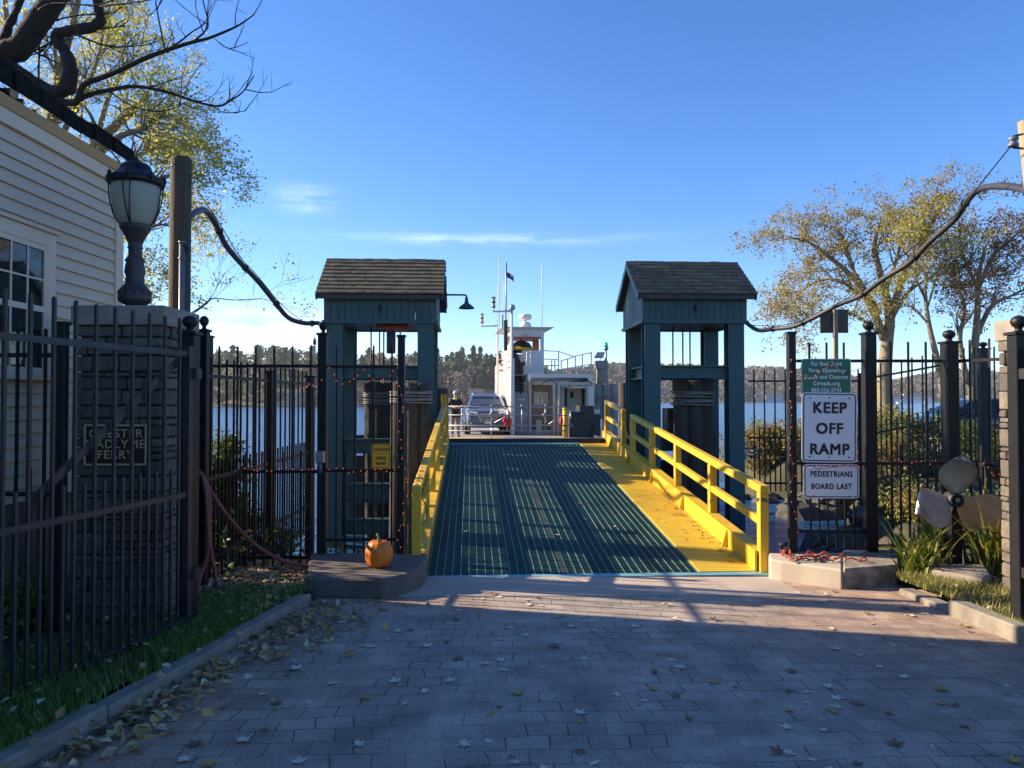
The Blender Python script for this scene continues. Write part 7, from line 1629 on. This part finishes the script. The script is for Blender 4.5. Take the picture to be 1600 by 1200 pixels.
# face: nose, ears, lips
hc_ = Vector((.022, -.022, 1.665)); fd = Vector((.55, -.83, 0)).normalized(); sd_ = Vector((fd.y * -1, fd.x, 0))
fx_.tube([hc_ + fd * .07 + Vector((0, 0, .02)), hc_ + fd * .10 + Vector((0, 0, -.012)), hc_ + fd * .078 + Vector((0, 0, -.02))], [.010, .016, .008], 6)
for s in (-1, 1): fx_.sphere(hc_ + sd_ * s * .085 + Vector((0, 0, .0)), .026, 8, (.6, 1, 1.4))
fx_.tube([hc_ + fd * .078 + sd_ * -.025 + Vector((0, 0, -.052)), hc_ + fd * .088 + Vector((0, 0, -.052)), hc_ + fd * .078 + sd_ * .025 + Vector((0, 0, -.052))], .008, 5)
skin(V, E, RD, 'body', K['skin'], t, 2, fx_, MP)
skin([V[0], V[1], V[2], (0, .015, 1.43), V[7], V[8], (.125, -.195, 1.125), V[11], V[12], (-.115, -.19, 1.13), (0, 0, .88)], [(0, 1), (1, 2), (2, 3), (2, 4), (4, 5), (5, 6), (2, 7), (7, 8), (8, 9), (0, 10)], [(.19, .165), (.19, .165), (.20, .16), .10, .088, .076, .056, .088, .076, .056, (.19, .16)], 'jacket', K['jacket'], t, 2, None, MP)
skin([(0, 0, .93), (.10, 0, .86), (.115, -.02, .50), (.12, .02, .07), (-.10, 0, .86), (-.115, -.02, .50), (-.12, .02, .07)], [(0, 1), (1, 2), (2, 3), (0, 4), (4, 5), (5, 6)], [.15, .112, .083, .07, .112, .083, .07], 'trousers', K['khaki'], t, 2, None, MP)
for s in (-1, 1):
    mb = MB(); mb.sphere((s * .128, -.06, .04), .05, 10, (.95, 2.6, .85)); mb.xf(MP).build('shoe', K['plastic'], t)
mb = MB(); mb.sphere(hc_ - fd * .034 + Vector((0, 0, .034)), .094, 14, (1, 1, 1)); mb.v = [p for p in mb.v]; mb.xf(MP).build('hair', K['hair'], t)
mb = MB()
for s in (-1, 1): mb.sphere(hc_ + fd * .078 + sd_ * s * .034 + Vector((0, 0, .018)), .026, 8, (1, 1, .8))
mb.beam(hc_ + fd * .082 - sd_ * .02 + Vector((0, 0, .02)), hc_ + fd * .082 + sd_ * .02 + Vector((0, 0, .02)), .008, .008)
for s in (-1, 1): mb.beam(hc_ + fd * .07 + sd_ * s * .06 + Vector((0, 0, .02)), hc_ - fd * .0 + sd_ * s * .095 + Vector((0, 0, .015)), .006, .008)
mb.xf(MP).build('sunglasses', K['plastic'], t)
mb = MB(); mb.lathe([(.085, -.03), (.07, .02), (.062, .025)], (0, -.0, 1.475), 14); mb.prism([(-.045, 1.49), (.0, 1.40), (.045, 1.49)], 0, .012, Matrix.Translation((0, -.12, 0)) @ Matrix.Rotation(R(90), 4, 'X')); mb.xf(MP).build('collar', K['neon'], t)

# ------------------------------------------------------------------ dolphin with the green beacon, plank fender
K['pile_pale'] = mat('weathered_pale_pile', (.36, .33, .29), .9, 0, (.2, .18, .16), 4, .4, .7, 15, stretch=(4, 4, .4))
dd = 33.0
piles('weathered grey mooring dolphin carrying the green beacon right of the ferry', PX(948, dd), dd, [(-.35, -.1, 0), (-.05, -.2, .0), (.28, -.15, -.05), (-.2, .3, .0), (.3, .3, .0)], PZ(600, dd), .20, 8, (PZ(619, dd), 3, .10), m='pile_pale')
mb = MB(); t = thing('beacon_light', 'green beacon light with a small solar panel on the mooring dolphin', 'beacon', (PX(943, dd), dd, PZ(600, dd)))
x0 = PX(941, dd); mb.tube([(x0, dd, PZ(603, dd)), (x0, dd, PZ(570, dd))], [.26, .25], 12); mb.b2((x0 - .3, dd - .3, PZ(576, dd)), (x0 + .22, dd + .3, PZ(564, dd))); mb.build('pedestal', K['pile_pale'], t)
xb = PX(946.5, dd); mb = MB(); mb.tube([(xb, dd - .1, PZ(575, dd)), (xb, dd - .1, PZ(545, dd))], .05, 8); mb.build('pole', K['galv'], t)
mb = MB(); mb.lathe([(.09, 0), (.12, .06), (.10, .12), (.001, .12)], (xb, dd - .1, PZ(547, dd)), 10); mb.build('lamp_base', K['galv'], t)
K['greenlens'] = mat('green_lens', (.0, .35, .22), .2, emit=.15)
mb = MB(); mb.lathe([(.09, 0), (.10, .1), (.07, .2), (.03, .25), (.001, .26)], (xb, dd - .1, PZ(543.5, dd)), 10); mb.build('lens', K['greenlens'], t)
mb = MB(); c = P(938, 555, dd); mb.add([c + Vector((-.28, -.1, -.14)), c + Vector((.10, -.14, -.14)), c + Vector((.26, .1, .12)), c + Vector((-.12, .14, .12)), c + Vector((-.28, -.1, -.11)), c + Vector((.10, -.14, -.11)), c + Vector((.26, .1, .15)), c + Vector((-.12, .14, .15))], [(3, 2, 1, 0), (4, 5, 6, 7), (0, 1, 5, 4), (1, 2, 6, 5), (2, 3, 7, 6), (3, 0, 4, 7)]); mb.build('solar_panel', K['galv'], t)
mb = MB(); mb.tube([c + Vector((.2, -.1, 0)), Vector((xb, dd - .1, PZ(552, dd)))], .03, 6); mb.tube([c + Vector((.0, -.1, -.1)), c + Vector((-.05, -.1, -.4)), c + Vector((.12, -.1, -.3)), Vector((xb, dd - .12, PZ(560, dd)))], .015, 5); mb.build('panel_bracket', K['galv'], t)
t = thing('plank_fender', 'pale blue grey plank fender wall beside the ferry bow, right of the black winch', 'fender', (PX(948, 25.5), 25.5, WATER_Z)); K['bluegrey'] = mat('pale_blue_boards', (.36, .42, .48), .7, 0, (.26, .31, .36), 4, .4)
mb = MB(); x = PX(939, 25.5)
while x < PX(957, 25.5): mb.b2((x, 25.45, -1.7), (x + .075, 25.5, PZ(655, 25.5))); x += .083
mb.build('planks', K['bluegrey'], t); mb = MB(); mb.b2((PX(939, 25.5), 25.505, -1.0), (PX(957, 25.5), 25.6, -.85)); mb.b2((PX(939, 25.5), 25.505, PZ(662, 25.5) - .1), (PX(957, 25.5), 25.6, PZ(662, 25.5))); mb.build('waler', K['pile'], t)

rr = random.Random(44); lm = MB()
for _ in range(170):
    v = rr.choice([rr.gauss(1.3, .5), rr.gauss(2.6, .5), rr.uniform(.2, 8)]); u = UR - .04 - abs(rr.gauss(0, .09 if rr.random() < .8 else .4)); s = rr.uniform(.012, .034)
    if u < GW + .05 or v < .1: continue
    c = MRmp @ Vector((u, v, rz_(v) + .018 + rr.uniform(0, .012))); q = Quaternion((rr.gauss(0, 1), rr.gauss(0, 1), .01), rr.gauss(0, .5)) @ Quaternion((0, 0, 1), rr.uniform(0, 6.28))
    lm.add([c + q @ Vector(p) for p in ((-s, 0, 0), (-.2 * s, -.6 * s, .2 * s), (s, 0, 0), (-.1 * s, .6 * s, .25 * s))], [(0, 1, 2), (0, 2, 3)])
struct_stuff(lm, 'leaf_debris', K['litter'], 'brown leaf debris along the yellow walkway kerb of the ramp')
for i, (u, v, k_) in enumerate(((1.35, 4.9, 2), (1.75, 4.2, 2), (2.15, 3.2, 2), (1.62, 1.5, 0), (2.45, 1.9, 0), (2.1, 2.3, 0), (.4, 1.7, 0), (1.0, 6.0, 0), (.9, 4.0, 0))):
    o = copy_tree(protos[k_][0]); c = MRmp @ Vector((u, v, rz_(v) + .004)); o.location = c; s = rr.uniform(.6, 1.1); o.scale = (s, s * .8, s); o.rotation_euler = (math.atan(SL), 0, rr.uniform(0, 6.28)); o['label'] = ['pale curled maple leaf lying on the green ramp grating', '', 'brown dried leaf lying on the green ramp grating'][k_]; o['group'] = 'fallen leaves on the ramp'

# drop templates that were never placed
for pr in [q for v in pool.values() for q in v] + protos:
    if not pr[1]:
        for ch in list(pr[0].children): bpy.data.objects.remove(ch)
        bpy.data.objects.remove(pr[0])

# ------------------------------------------------------------------ autumn haze over the river
hz = MB(); hz.b2((-1400, -60, -4.2), (1900, 1500, 95)); hm_ = bpy.data.materials.new('haze'); hm_.use_nodes = True
hn = hm_.node_tree; hn.nodes.remove(hn.nodes['Principled BSDF']); pvn = hn.nodes.new('ShaderNodeVolumePrincipled')
pvn.inputs['Color'].default_value = (.86, .92, 1.0, 1); pvn.inputs['Density'].default_value = .00018; pvn.inputs['Anisotropy'].default_value = .3
hn.links.new(pvn.outputs[0], hn.nodes['Material Output'].inputs['Volume'])
ho_ = hz.build('haze', hm_); ho_['kind'] = 'stuff'; ho_['label'] = 'thin bluish autumn haze over the river'
